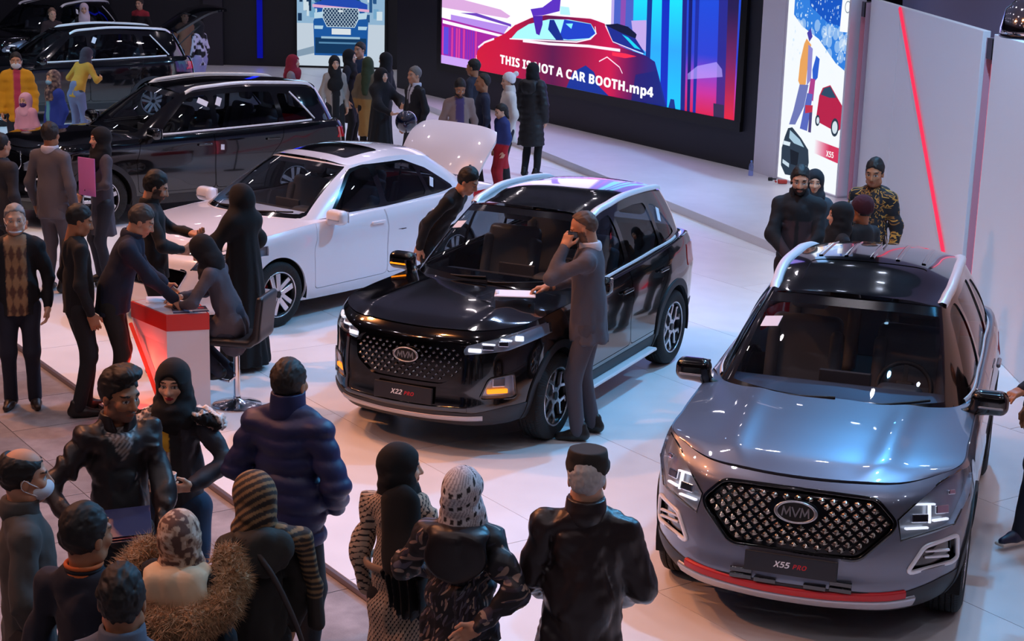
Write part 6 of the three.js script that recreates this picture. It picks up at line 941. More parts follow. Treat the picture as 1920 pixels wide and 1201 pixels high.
// ---------- visitors standing nearest ----------
person({ label: 'balding man in charcoal overcoat and white face mask, standing beside the young man with folders', at: [-2.1, -6.72], base: B0, yaw: 1.95, H: 1.74, skin: SKIN, top: { name: 'overcoat', hex: 0x46423f, hem: 0.55, bulk: 0.026, collar: 0.05 }, head: { hair: 'ring', color: 0x14100f }, mask: 'full', trousers: 0x1c1b1f });
{ const P = person({ label: 'dark-haired man in navy jacket with an orange striped collar', at: [-1.66, -6.06], base: B0, yaw: 2.75, H: 1.74, headYaw: -0.25, skin: SKIN2, top: { hex: 0x1b1b28, hem: 0.82, bulk: 0.024 }, head: { hair: 'short', color: 0x120e0d, lift: 0.01 } });
  const k = [0, 1, 2].map((i) => { const q = new THREE.TorusGeometry(0.071, 0.0085, 8, 36).rotateX(PI / 2).scale(1, 1.1, 0.95).translate(0, -0.002 + i * 0.016, 0.002); return q.translate(P.neck.x, P.neck.y, P.neck.z); }); part('collar', merge([k[0]]), cloth(0xc4602c), P.g, 'orange stripe of the collar'); part('collar', merge([k[1]]), cloth(0x17161c), P.g); part('collar', merge([k[2]]), cloth(0xc4602c), P.g, 'orange stripe of the collar'); }
person({ label: 'man with thick black hair and grey blue collar, seen from behind below the fur hood', at: [-1.37, -5.45], base: B0, yaw: PI + 0.05, H: 1.74, skin: SKIN2, top: { hex: 0x565d6c, hem: 0.8, collar: 0.05 }, head: { hair: 'short', color: 0x0e0b0b, lift: 0.012, rough: 0.006 } });
{ const cols = [_lin(0xb59a84), _lin(0x5d4138), _lin(0x8f6f5c), _lin(0xcbb6a4)]; // patterned scarf and fur hood
  const P = person({ label: 'woman in brown patterned headscarf and black coat with a wide tan fur hood', at: [-1.38, -6.52], base: B0, yaw: PI - 0.15, H: 1.56, fem: true, headPitch: -0.1, skin: SKIN, top: { name: 'coat', hex: 0x14141a, hem: 0.5, bulk: 0.028 }, head: { hijab: 1, drape: 0.05, color: (x, y, z) => { const n = vnoise(x * 45 + 3, y * 45, z * 45), m = vnoise(x * 90, y * 90 + 9, z * 90); return cols[n > 0.25 ? 1 : m > 0.3 ? 2 : n < -0.35 ? 3 : 0]; } } });
  const U = P.U, lin = part('hood_lining', meshField({ k: 0.05, amp: 0.01, noise: (x, y, z) => 0.022 * (0.4 - Math.abs(vnoise(x * 9, y * 9, z * 9))), add: [ell(A3(U(0, 0.42, -0.14)), [0.15, 0.1, 0.05]), ell(A3(U(0, 0.51, -0.06)), [0.15, 0.05, 0.1])], sub: [rcone(A3(P.neck), A3(P.hc), 0.07, 0.1)] }, [-0.3, 1.05, -0.4], [0.3, 1.6, 0.25], 0.011), cloth(0xd0b898, 0.95), P.g, 'cream hood lining');
  const fur = { k: 0.05, amp: 0.03, noise: (x, y, z) => 0.012 * vnoise(x * 60, y * 60, z * 60) + 0.014 * vnoise(x * 130, y * 90, z * 130), add: [], color: (c, x, y, z) => { const n = vnoise(x * 50, y * 50, z * 50) * 0.5 + vnoise(x * 120, y * 120, z * 120) * 0.5; return _lin(0x94704e).map((v, i) => v * (1 + 0.75 * n) + [0.05, 0.035, 0.02][i] * (n > 0.2 ? 1 : 0)); } };
  const ring = [[0.2, 0.53, 0.1], [0.25, 0.46, 0.0], [0.24, 0.38, -0.13], [0.15, 0.33, -0.23], [0, 0.31, -0.26], [-0.15, 0.33, -0.23], [-0.24, 0.38, -0.13], [-0.25, 0.46, 0.0], [-0.2, 0.53, 0.1]].map((q) => A3(U(...q))); for (let i = 0; i < ring.length - 1; i++) fur.add.push(rcone(ring[i], ring[i + 1], 0.056, 0.056));
  const fm = part('fur_trim', meshField(fur, [-0.45, 0.95, -0.5], [0.45, 1.65, 0.35], 0.0075), vcol(0.95), P.g, 'shaggy tan fur trim');
  const S = [], pos = fm.geometry.attributes.position, nor = fm.geometry.attributes.normal, hair = new THREE.ConeGeometry(0.0019, 0.046, 3).translate(0, 0.018, 0), M4 = new THREE.Matrix4(), n = 9000, im = new THREE.InstancedMesh(hair, cloth(0xb08a66, 0.9), n); _seed = 99;
  for (let i = 0; i < n; i++) { const k = Math.floor(rnd() * pos.count), d = V(nor.getX(k) + (rnd() - 0.5), nor.getY(k) + (rnd() - 0.5) - 0.3, nor.getZ(k) + (rnd() - 0.5)).normalize(); M4.compose(V(pos.getX(k), pos.getY(k), pos.getZ(k)), new THREE.Quaternion().setFromUnitVectors(V(0, 1, 0), d), V(1, 0.7 + rnd() * 0.8, 1)); im.setMatrixAt(i, M4); }
  im.name = 'fur_hairs'; im.userData.kind = 'stuff'; shade(im); fm.add(im); }
{ const a = _lin(0x8a6a48), b = _lin(0x2e2622), P = person({ label: 'woman in brown ribbed scarf and dark olive coat with a shoulder strap', at: [-1.12, -6.85], base: B0, yaw: -2.55, H: 1.62, fem: true, headYaw: 0.2, skin: SKIN, top: { name: 'coat', hex: 0x25211d, hem: 0.4, bulk: 0.024, flare: 0.17, hood: 0x2a2723 }, head: { hijab: 1, drape: 0.0, open: 0.95, color: (x, y, z) => { const t = y * 0.75 + z * 0.62 + 0.02 * x; return Math.sin(t / 0.0105 * 2) > 0.15 ? a : b; } } });
  part('shoulder_strap', tube([P.U(0.1, 0.52, -0.12), P.U(0.02, 0.38, -0.2), P.U(-0.1, 0.12, -0.2), P.U(-0.2, -0.1, -0.12)], 0.014, 6), cloth(0x3a2f2c, 0.6), P.g);
  part('scarf_tail', meshField({ k: 0.03, amp: 0.008, noise: (x, y, z) => 0.006 * vnoise(x * 30, y * 12, z * 30), add: [rcone(A3(P.U(-0.08, 0.5, -0.1)), A3(P.U(-0.2, 0.46, -0.1)), 0.05, 0.045), rcone(A3(P.U(-0.2, 0.46, -0.1)), A3(P.U(-0.27, 0.2, -0.1)), 0.045, 0.035), rcone(A3(P.U(-0.27, 0.2, -0.1)), A3(P.U(-0.28, 0.0, -0.1)), 0.035, 0.04)], color: (c, x, y, z) => y < P.pel.y + 0.14 ? b : Math.sin(y / 0.009 * 2) > 0.2 ? a : b }, [-0.45, 0.75, -0.35], [0.15, 1.5, 0.15], 0.008), vcol(), P.g, 'striped end of the scarf'); }
// young man with folders and the woman with a cup
{ const P = person({ label: 'young man with swept-up hair in dark leather jacket holding folders', at: [-1.95, -7.8], base: B0, yaw: 0.45, H: 1.8, headYaw: 0.5, headPitch: 0.12, skin: SKIN2, hairColor: 0x0f0c0b, beard: 0x7d5542, under: 0x24282c, top: { name: 'leather_jacket', color: openFront(0x241e20, (x, y, z) => y > 0.36 && Math.abs(x) < (y - 0.36) * 0.5 ? (Math.sin(x * 260) * Math.sin(y * 260) > 0.1 ? _lin(0x8f8a88) : Math.sin(y * 130) > 0 ? _lin(0x2f2f36) : _lin(0x6d5a50)) : _lin(0x1d2226), 0.055, 0.05), hem: 0.86, bulk: 0.02, rough: 0.42, collar: 0.05, collarHex: 0x241e20, fold: 0.012 }, head: { hair: 'quiff', color: 0x0f0c0b, lift: 0.008 }, trousers: 0x191b24, arms: { R: { to: [-0.24, 1.07, 0.25], hint: [-0.9, -0.4, -0.3], dir: [0.7, 0, 0.65], palm: [0, 1, 0.1], curl: 0.6 }, L: { to: [0.13, 0.99, 0.33], hint: [0.9, -0.4, -0.3], dir: [0.05, -0.45, 0.85], palm: [0, -1, 0.2], curl: 0.5 } } });
  const f = thing('folder', 'dark blue and red folders held by the young man in leather', 'folder', A3(P.world(V(-0.13, 1.1, 0.33))), 0.25); [[0x232338, 0], [0x5a2230, 0.007], [0x262c4c, 0.014]].forEach(([c, y], i) => part('folder_sheet', rbox(0.33, 0.005, 0.24, 0.002, i * 0.02, y, -i * 0.012, 1), cloth(c, 0.35), f)); f.rotation.x = 0.25;
  const c = P.world(V(0.14, 0.96, 0.42)); solo('white_knit_hat', meshField({ k: 0.04, amp: 0.01, noise: (x, y, z) => 0.006 * vnoise(x * 40, y * 40, z * 40) + 0.003 * Math.sin(x * 300), add: [rcone([-0.11, 0.0, 0.0], [0.1, 0.0, 0.02], 0.042, 0.05, { fl: [0, 1, 0], k: 1.25 }), ell([0.13, 0.0, 0.03], [0.045, 0.04, 0.045])] }, [-0.25, -0.14, -0.14], [0.27, 0.14, 0.16], 0.006), cloth(0xe4dcdc, 0.95), 'white knitted hat in the left hand of the young man with folders', 'hat').position.copy(c); }
{ const P = person({ label: 'woman in black headscarf and yellow top holding a paper cup', at: [-1.8, -8.42], base: B0, yaw: 0.06, H: 1.68, fem: true, headYaw: -0.1, headPitch: 0.05, skin: SKIN3, lip: 0xb0283a, hairColor: 0x1c1512, brow: 0x1c1512, under: 0xd8a838, top: { name: 'long_coat', color: (x, y, z) => z > 0.03 && y < 0.56 && y > -0.1 && x < -0.015 && x > -0.105 ? (y > 0.3 ? _lin(0xdfa62c) : vnoise(x * 60, y * 60, z * 60) > 0.25 ? _lin(0xa8584a) : _lin(0xd9c8b8)) : z > 0.03 && Math.abs(x) < 0.05 ? _lin(0x131217) : _lin(0x2a2830), hem: 0.42, bulk: 0.024, fold: 0.01, rough: 0.6 }, head: { hijab: 0x0d0c10, drape: 0.05, tail: 0, fringe: 0x6a5140, open: 1.08 }, trousers: 0x23324a, trouserBulk: 0.02, arms: { R: { to: [-0.075, 1.09, 0.24], hint: [-1, -0.5, -0.2], dir: [0.85, 0.1, 0.45], palm: [0.4, 0.2, -0.9], curl: 0.75 }, L: { to: [0.125, 1.1, 0.24], hint: [1, -0.5, -0.2], dir: [-0.85, 0.0, 0.45], palm: [-0.3, 0.6, -0.6], curl: 0.7 } } });
  const fur = { k: 0.03, amp: 0.03, noise: (a, b, d) => 0.014 * vnoise(a * 60, b * 60, d * 60) + 0.008 * vnoise(a * 130, b * 130, d * 130), add: [], color: (q, x, y, z) => vnoise(x * 16 + 5, y * 16, z * 16) > 0.05 ? _lin(0x171416) : vnoise(x * 30, y * 30, z * 30) > 0.1 ? _lin(0xc8a898) : _lin(0xe2d6ce) }, rg = [[0.15, 0.5, 0.09], [0.23, 0.45, 0.03], [0.24, 0.42, -0.07], [0.15, 0.44, -0.15], [0, 0.45, -0.17], [-0.15, 0.44, -0.15], [-0.24, 0.42, -0.07], [-0.23, 0.45, 0.03], [-0.15, 0.5, 0.09]].map((q) => A3(P.U(...q)));
  for (let i = 0; i < rg.length - 1; i++) fur.add.push(rcone(rg[i], rg[i + 1], 0.036, 0.036)); part('fur_collar', meshField(fur, [-0.4, 1.2, -0.35], [0.4, 1.65, 0.3], 0.0075), vcol(0.95), P.g, 'black and cream fur collar');
  const c = thing('paper_cup', 'small white paper cup held by the woman with yellow top', 'cup', A3(P.world(V(0.02, 1.085, 0.325)))); part('cup_wall', new THREE.LatheGeometry([[0, 0], [0.024, 0], [0.034, 0.075], [0.036, 0.076], [0.034, 0.078], [0.031, 0.074], [0.022, 0.006], [0, 0.006]].map(([x, y]) => new THREE.Vector2(x, y)), 24), cloth(0xe9e4e2, 0.6), c); }
person({ label: 'man in navy blue quilted jacket with hands in pockets, watching the black crossover', at: [-1.14, -8.12], base: B0, yaw: 2.72, H: 1.78, build: 1.12, skin: SKIN2, top: { name: 'quilted_jacket', hex: 0x1d2450, hem: 0.8, bulk: 0.034, puff: 0.1, rough: 0.5, collar: 0.1 }, head: { hair: 'short', color: 0x1f1815 }, trousers: 0x16161c, arms: { L: { to: [0.2, 0.97, 0.13], hint: [0.8, -0.3, -0.7], hide: true }, R: { to: [-0.2, 0.97, 0.13], hint: [-0.8, -0.3, -0.7], hide: true } } });
// three seen from behind at the front
{ const P = person({ label: 'woman in black headscarf and checked beige coat looking sideways', at: [-0.52, -7.44], base: B0, yaw: 2.7, H: 1.57, fem: true, headYaw: -0.95, skin: SKIN3, lip: 0x9a5a50, top: { name: 'checked_coat', hex: 0xffffff, hem: 0.3, bulk: 0.026, flare: 0.2, mat: { map: houndTex }, fold: 0.012 }, head: { hijab: 0x0c0b0e, drape: 0.08, open: 1 }, trousers: 0x17171b });
  part('coat_belt', new THREE.TorusGeometry(0.165, 0.014, 8, 40).rotateX(PI / 2).scale(1, 1.5, 0.82).translate(0, P.pel.y + 0.12, 0), cloth(0x8f7664), P.g);
  part('shawl', meshField({ k: 0.06, amp: 0.02, noise: (x, y, z) => 0.008 * vnoise(x * 12, y * 6, z * 12) + (y < 1.0 ? 0.012 * Math.sin(x * 150) : 0), add: [rcone(A3(P.U(-0.05, 0.5, -0.08)), A3(P.U(-0.13, 0.2, -0.17)), 0.1, 0.09, { fl: [0, 0, 1], k: 1.5 }), rcone(A3(P.U(-0.13, 0.2, -0.17)), A3(P.U(-0.16, -0.02, -0.17)), 0.09, 0.085, { fl: [0, 0, 1], k: 1.8 })], cut: [{ d: (x, y) => (P.pel.y - 0.06 + 0.035 * Math.sin(x * 190)) - y }] }, [-0.45, 0.75, -0.4], [0.25, 1.55, 0.2], 0.0085), cloth(0x0a0a0c, 0.95), P.g, 'black fringed shawl end'); }
{ const c = [_lin(0xc9c2c4), _lin(0x2c2628), _lin(0x8f868c)];
  const P = person({ label: 'woman in grey knit patterned headscarf and black leaf print coat, hand on hip', at: [-0.2, -6.96], base: B0, yaw: 2.95, H: 1.63, fem: true, headYaw: -0.15, build: 1.12, skin: SKIN, top: { name: 'print_coat', hex: 0xffffff, hem: 0.4, bulk: 0.035, flare: 0.2, mat: { map: leafTex }, rough: 0.6, fold: 0.012 }, head: { hijab: 1, drape: 0.06, tail: 0, color: (x, y, z) => { const b = (y * 0.8 - z * 0.6) / 0.03, k = Math.floor(b), f = b - k, a = Math.atan2(x, -z) * 14; return (k & 1) ? (Math.sin(a * 1.4) > 0 && f > 0.2 && f < 0.8 ? c[1] : c[0]) : Math.sin(a * 3 + f * 6) > 0.3 ? c[2] : c[0]; } }, trousers: 0x141418, arms: { R: { to: [-0.13, 1.03, -0.2], hint: [-1, -0.1, -0.4], dir: [0.75, -0.5, -0.1], palm: [0, 0, -1], curl: 0.35 }, L: { to: [0.1, 1.1, 0.25], hint: [1, -0.3, -0.2], hide: true } } });
  part('coat_hood', meshField({ k: 0.06, amp: 0.012, noise: (x, y, z) => 0.022 * (0.4 - Math.abs(vnoise(x * 9 + 4, y * 9, z * 9))), add: [ell(A3(P.U(0, 0.4, -0.155)), [0.15, 0.12, 0.04]), ell(A3(P.U(0, 0.5, -0.08)), [0.155, 0.045, 0.09])], sub: [rcone(A3(P.neck), A3(P.hc), 0.075, 0.11)] }, [-0.35, 1.05, -0.45], [0.35, 1.6, 0.2], 0.0095), cloth(0x1f1a1d, 0.38), P.g, 'glossy dark hood lying on the back'); }
person({ label: 'white-haired man in flat brown cap and brown leather jacket', at: [0.35, -6.88], base: B0, yaw: PI - 0.06, H: 1.74, headYaw: -0.1, build: 1.18, skin: SKIN3, top: { name: 'leather_jacket', hex: 0x2a2122, hem: 0.66, bulk: 0.036, rough: 0.36, flare: 0.17, collar: 0.06, fold: 0.014, freq: 6 }, head: { hair: 'short', color: 0xb9b4b2, cap: 0x2e2825, line: 0.0 }, trousers: 0x19191d, arms: { L: { to: [0.15, 0.98, 0.2], hint: [0.55, -0.8, -0.5], hide: true }, R: { to: [-0.15, 0.98, 0.2], hint: [-0.7, -0.6, -0.5], hide: true } } });
// ---------- group at the desk ----------
person({ label: 'grey-haired man in brown argyle sweater and open black jacket', at: [-3.98, -12.86], base: B0, yaw: 0.2, H: 1.67, headYaw: 0.1, build: 1.06, skin: SKIN3, hairColor: 0x9a9694, mask: 'chin', maskHex: 0xe0e2e8, top: { color: openFront(0x15161c, (x, y, z) => y > 0.47 ? _lin(0xa88668) : argyle(x, y), 0.085, 0.01), hem: 0.82, bulk: 0.024, cell: 0.011 }, head: { hair: 'short', color: 0x8f8b89, line: -0.004 }, trousers: 0x1b1f30, shoes: 0x2a1d18 });
person({ label: 'dark-haired man in black jacket and jeans behind the navy jacket', at: [-3.46, -12.72], base: B0, yaw: 2.1, H: 1.71, headPitch: 0.3, headYaw: -0.2, skin: SKIN2, top: { hex: 0x101014, hem: 0.85 }, head: { hair: 'short', color: 0x100d0c }, trousers: 0x121218, shoes: 0x1c1614, legs: { L: [0.09, 0.05], R: [-0.1, -0.06] } });
person({ label: 'greying man in navy jacket leaning his hand on the red desk top', at: [-3.22, -12.82], base: B0, yaw: 1.75, H: 1.74, lean: 0.36, headPitch: 0.3, build: 1.12, skin: SKIN, hairColor: 0x3a332f, top: { hex: 0x151a30, hem: 0.83, bulk: 0.028, collar: 0.04 }, head: { hair: 'short', color: 0x3f3733 }, trousers: 0x1a1716, arms: { R: { to: [-0.12, 0.93, 0.53], hint: [-0.5, 0, -1], dir: [0, -0.75, 0.5], palm: [0.3, -0.5, -0.7], curl: 0.25 }, L: { to: [0.2, 1.0, 0.42], hint: [1, -0.4, -0.4] } } });
person({ label: 'young man in black jacket standing at the white saloon with a phone', at: [-3.1, -13.82], yaw: 1.75, H: 1.77, headPitch: 0.35, skin: SKIN, beard: 0x4a352b, top: { hex: 0x111115, hem: 0.84, collar: 0.05 }, head: { hair: 'short', color: 0x0e0c0b, lift: 0.012 }, trousers: 0x15151a, arms: { L: { to: [0.12, 1.2, 0.32], hint: [1, -0.5, -0.2], palm: [-0.2, 1, 0], curl: 0.7 }, R: { to: [-0.1, 1.1, 0.25], hint: [-1, -0.5, -0.2], curl: 0.7 } } });
{ const P = person({ label: 'woman in full black cloak standing behind the seated receptionist', at: [-2.38, -14.05], yaw: -2.2, H: 1.64, fem: true, noTrousers: true, arms: { L: { to: [0.12, 1.05, 0.22], hint: [1, -0.4, 0], hide: true }, R: { to: [-0.12, 1.05, 0.22], hint: [-1, -0.4, 0], hide: true } } }); cloak(P, { hem: 0.05, cell: 0.017, hex: 0x0c0b0f }); }
person({ label: 'seated receptionist in grey manteau and black headscarf writing at the desk', at: [-2.26, -12.92], yaw: -1.75, H: 1.64, fem: true, sit: 0.71, lean: 0.38, headPitch: 0.45, skin: SKIN3, bareAnkle: true, shoes: 0x15151a, feet: { L: [0.09, 0.32, 0.1], R: [-0.08, 0.28, 0.04] }, top: { name: 'manteau', hex: 0x4a4650, hem: 0.42, bulk: 0.012 }, head: { hijab: 0x131117, drape: 0.1, fringe: 0x4a382c }, trousers: 0x2c3040, arms: { R: { to: [-0.02, 0.93, 0.52], hint: [-1, -0.6, -0.3], dir: [0.1, -0.2, 1], palm: [0, -1, 0], curl: 0.7 }, L: { to: [0.16, 0.9, 0.46], hint: [1, -0.6, -0.3], dir: [-0.5, -0.1, 0.85], palm: [0, -1, 0], curl: 0.3 } } });
// pair by the large black car
person({ label: 'man in grey suit seen from behind beside the woman with pink folder', at: [-4.78, -16.75], yaw: PI - 0.35, H: 1.77, headYaw: 0.15, skin: SKIN2, build: 1.05, top: { name: 'suit_jacket', hex: 0x5c5960, hem: 0.78, bulk: 0.02, flare: 0.16, collar: 0.035, collarHex: 0xcac6d0, fold: 0.005 }, head: { hair: 'short', color: 0x1d1614 }, trousers: 0x55525a });
{ const P = person({ label: 'woman in dark headscarf and grey manteau holding a pink folder', at: [-4.38, -17.2], yaw: -0.95, H: 1.67, fem: true, skin: SKIN3, lip: 0xa84a48, top: { name: 'manteau', hex: 0x45434d, hem: 0.55, bulk: 0.014, flare: 0.17 }, head: { hijab: 0x0f0d10, drape: 0.1, fringe: 0x6a3420 }, trousers: 0x2a2c36, arms: { L: { to: [0.05, 1.08, 0.2], hint: [1, -0.6, -0.2], dir: [-1, 0, 0.2], palm: [0, 0, -1], curl: 0.4 }, R: { to: [-0.1, 1.0, 0.22], hint: [-1, -0.6, -0.2] } } });
  const f = solo('pink_folder', rbox(0.24, 0.4, 0.012, 0.004, 0, 0, 0, 1), cloth(0xd07cc4, 0.4), 'bright pink folder hugged by the woman in grey manteau', 'folder'); f.position.copy(P.world(V(0.1, 1.18, 0.2))); f.rotation.y = -0.55; }
person({ label: 'person in dark grey jacket next to the front of the large black car', at: [-5.17, -16.35], yaw: PI - 0.6, H: 1.7, skin: SKIN, top: { hex: 0x2b2b31, hem: 0.8, bulk: 0.024 }, head: { hair: 'short', color: 0x1a1513 }, trousers: 0x1b1b20 });
// man on the phone by the black crossover
{ const P = person({ label: 'man in grey suit on the phone beside the black crossover', at: [0.60, -12.34], yaw: -1.75, H: 1.79, headPitch: 0.3, headYaw: 0.1, lean: 0.06, build: 1.14, skin: SKIN, hairColor: 0x4a3a32, beard: 0x6a5246, feetTurn: { L: 0.1, R: -0.15 }, legs: { L: [0.12, 0.04], R: [-0.12, -0.04] }, top: { name: 'suit_jacket', hex: 0x57535b, hem: 0.77, bulk: 0.02, flare: 0.16, collar: 0.045, collarHex: 0xd6d3dc, fold: 0.007 }, head: { hair: 'short', color: 0x5a463c, line: -0.028 }, trousers: 0x4e4a52, shoes: 0x17120f, arms: { L: { to: [0.13, 1.5, 0.19], hint: [0.6, -1, 0.2], dir: [-0.25, 0.9, -0.25], palm: [-0.9, 0, -0.5], curl: 0.7 }, R: { to: [-0.12, 1.13, 0.34], hint: [-0.9, -0.6, -0.4], dir: [0.2, -0.1, 1], palm: [0.2, -1, 0], curl: 0.5 } } });
  const ph = thing('mobile_phone', 'black mobile phone at the ear of the man in grey suit', 'phone', A3(P.world(V(0.1, 1.585, 0.14))), -1.75); part('phone_body', rbox(0.012, 0.15, 0.075, 0.005, 0, 0, 0, 2), cloth(0x0b0b0e, 0.2), ph); ph.rotation.x = 0.3;
  const cb = thing('clipboard', 'clipboard with white paper held over the black bonnet', 'clipboard', A3(P.world(V(-0.06, 1.1, 0.6))), -1.6); part('board', rbox(0.23, 0.006, 0.32, 0.002), cloth(0xd8d2dc, 0.5), cb); part('paper', box(0.212, 0.002, 0.297, 0, 0.0045, -0.005), cloth(0xf2eff6, 0.7), cb); part('clip', rbox(0.1, 0.012, 0.025, 0.004, 0, 0.008, 0.14, 1), CM.satin, cb); }
// man bending at the far side of the black crossover
person({ label: 'man in black bending to look into the black crossover', at: [-0.82, -15.55], yaw: 1.25, H: 1.74, lean: 0.62, headPitch: 0.2, skin: SKIN, top: { hex: 0x131318, hem: 0.86 }, head: { hair: 'short', color: 0x0f0c0c, lift: 0.01 }, trousers: 0x17171c });
// ---------- group behind the grey crossover ----------
person({ label: 'bearded man in black and maroon jacket with clasped hands', at: [2.6, -14.9], yaw: -0.2, H: 1.8, build: 1.06, headYaw: 0.05, headPitch: 0.1, skin: SKIN, beard: 0x1d1716, hairColor: 0x14110f, top: { color: (x, y, z) => z > 0.02 && y > 0.0 && y < 0.33 && Math.abs(x) > 0.014 && Math.abs(x) < 0.13 ? _lin(0x3a2a30) : _lin(0x14151c), hem: 0.82, bulk: 0.032, collar: 0.07, collarHex: 0x1a222c, cell: 0.013 }, head: { hair: 'short', color: 0x0f0d0c, lift: 0.008 }, trousers: 0x1c1a20, arms: { L: { to: [0.05, 0.98, 0.24], hint: [1, -0.4, -0.2], dir: [-0.8, -0.4, 0.3], palm: [0, 0.2, -1], curl: 0.7 }, R: { to: [-0.06, 0.99, 0.25], hint: [-1, -0.4, -0.2], dir: [0.8, -0.4, 0.3], palm: [0, 0.2, -1], curl: 0.6 } } });
person({ label: 'woman in dark headscarf standing behind the bearded man', at: [2.87, -15.65], yaw: -0.15, H: 1.66, fem: true, skin: SKIN3, top: { name: 'coat', hex: 0x39424c, hem: 0.6 }, head: { hijab: 0x1a1c24, drape: 0.1 } });
person({ label: 'woman in black headscarf looking towards the bearded man', at: [2.83, -14.1], yaw: -1.55, H: 1.62, fem: true, skin: SKIN3, top: { name: 'coat', hex: 0x20242c, hem: 0.6 }, head: { hijab: 0x0f1016, drape: 0.12 } });
person({ label: 'youth in maroon knit hat with white badge and black jacket', at: [3.06, -14.3], yaw: -2.5, H: 1.63, headYaw: 0.3, skin: SKIN2, top: { hex: 0x171a20, hem: 0.8, bulk: 0.026 }, head: { hair: 'short', beanie: 0x3f1420, brim: true, badge: true } });
person({ label: 'young man in black hoodie with gold print', at: [3.42, -15.55], yaw: -0.55, H: 1.79, headYaw: 0.1, headPitch: 0.12, skin: SKIN2, hairColor: 0x120f0e, top: { name: 'hoodie', hex: 0xffffff, hem: 0.8, bulk: 0.03, mat: { map: goldTex }, hood: 0x16161c }, head: { hair: 'short', color: 0x0f0d0d, lift: 0.014 }, trousers: 0x15151a });
// person touching the mirror
person({ label: 'person in navy jacket and sneakers touching the side mirror of the grey crossover', at: [3.6, -10.42], yaw: -1.25, H: 1.7, skin: SKIN2, top: { hex: 0x141726, hem: 0.84, bulk: 0.026 }, head: { hair: 'short', color: 0x14110f }, trousers: 0x1d2233, shoes: 0x1d2240, soles: 0xd8c8bc, legs: { L: [0.1, 0.26], R: [-0.1, -0.06] }, lean: 0.08, arms: { L: { to: [0.35, 1.1, 0.67], hint: [0.6, -0.8, -0.2], dir: [0.3, -0.15, 0.95], palm: [0, -1, 0.1], curl: 0.35 } } });
// ---------- visitors between the far cars ----------
person({ label: 'man in yellow puffer jacket, pink shirt and face mask', at: [-7.45, -24.5], yaw: 0.25, H: 1.75, mask: 'full', skin: SKIN, top: { color: openFront(0xd99a18, 0xb83a5c, 0.05, 0.0), hem: 0.75, bulk: 0.035, puff: 0.12, collar: 0.06, collarHex: 0x2a2a30 }, head: { hair: 'short', color: 0x17110f }, trousers: 0x1c2030 });
person({ label: 'girl in pink hat and pink coat wearing a purple mask', at: [-6.98, -23.3], yaw: -0.3, H: 1.28, fem: true, headScale: 1.2, mask: 'full', maskHex: 0x4a2a6a, skin: SKIN3, top: { name: 'coat', hex: 0xd79ab4, hem: 0.5, bulk: 0.03 }, head: { hijab: 0xdba4bc, drape: 0.06 }, trousers: 0x30303a });
{ const a = _lin(0x6d5a5a), b = _lin(0x2f2a38), c2 = _lin(0xa08c7c); person({ label: 'woman in patterned scarf, blue and yellow jacket and face mask', at: [-6.6, -23.4], yaw: -0.75, H: 1.62, fem: true, mask: 'full', maskHex: 0x7fb4d8, skin: SKIN3, top: { color: (x, y, z) => x < -0.12 && y > 0.25 ? _lin(0xc9962c) : z > 0.05 && Math.abs(x) < 0.05 ? _lin(0x58a8b8) : _lin(0x1f3a9a), hem: 0.72, bulk: 0.03 }, head: { hijab: 1, drape: 0.1, color: (x, y, z) => { const n = vnoise(x * 30, y * 30, z * 30); return n > 0.2 ? b : n < -0.3 ? c2 : a; } }, trousers: 0x24283a }); }
person({ label: 'person in mustard sweater and light jeans bending to a car window', at: [-7.3, -27.2], yaw: PI - 0.5, H: 1.66, fem: true, lean: 0.5, skin: SKIN3, top: { name: 'sweater', hex: 0xc08a2a, hem: 0.84, bulk: 0.02 }, head: { hijab: 0x3c3440, drape: 0.1 }, trousers: 0x6a6f90, arms: { L: { to: [0.2, 1.15, 0.4] }, R: { to: [-0.2, 1.15, 0.4] } } });
person({ label: 'brown-haired visitor standing at the farthest black car', at: [-9.95, -35.4], yaw: 0.5, H: 1.7, skin: SKIN3, top: { hex: 0x3a2a2c, hem: 0.8 }, head: { hair: 'short', color: 0x7a5a48 } });
person({ label: 'woman in pale headscarf standing at the farthest black car', at: [-9.5, -36.3], yaw: 0.2, H: 1.76, fem: true, skin: SKIN3, top: { name: 'coat', hex: 0x17161b, hem: 0.6 }, head: { hijab: 0xd0bcc8, drape: 0.1 } });
person({ label: 'person in red scarf before the dark partition', at: [-8.9, -39.0], yaw: -0.3, H: 1.74, skin: SKIN3, top: { color: (x, y, z) => y > 0.4 ? _lin(0xa02838) : _lin(0x1c1a1e), hem: 0.75 }, head: { hair: 'short', color: 0x3a2a24 } });
person({ label: 'man in tan coat behind the raised tailgate', at: [-7.25, -36.0], yaw: 0.6, H: 1.68, skin: SKIN3, top: { name: 'coat', hex: 0x7a5a48, hem: 0.55 }, head: { hair: 'short', color: 0x2a1f1a } });
person({ label: 'woman in black and white print coat with grey skirt behind the tailgate', at: [-6.62, -34.3], yaw: -2.2, H: 1.6, fem: true, skin: SKIN3, top: { name: 'print_coat', color: (x, y, z) => vnoise(x * 14, y * 14, z * 14) > -0.05 ? _lin(0xc8c4dc) : _lin(0x17161e), hem: 0.75 }, head: { hijab: 0x17161d, drape: 0.1 }, trousers: 0x8f8cb8, trouserBulk: 0.03 });
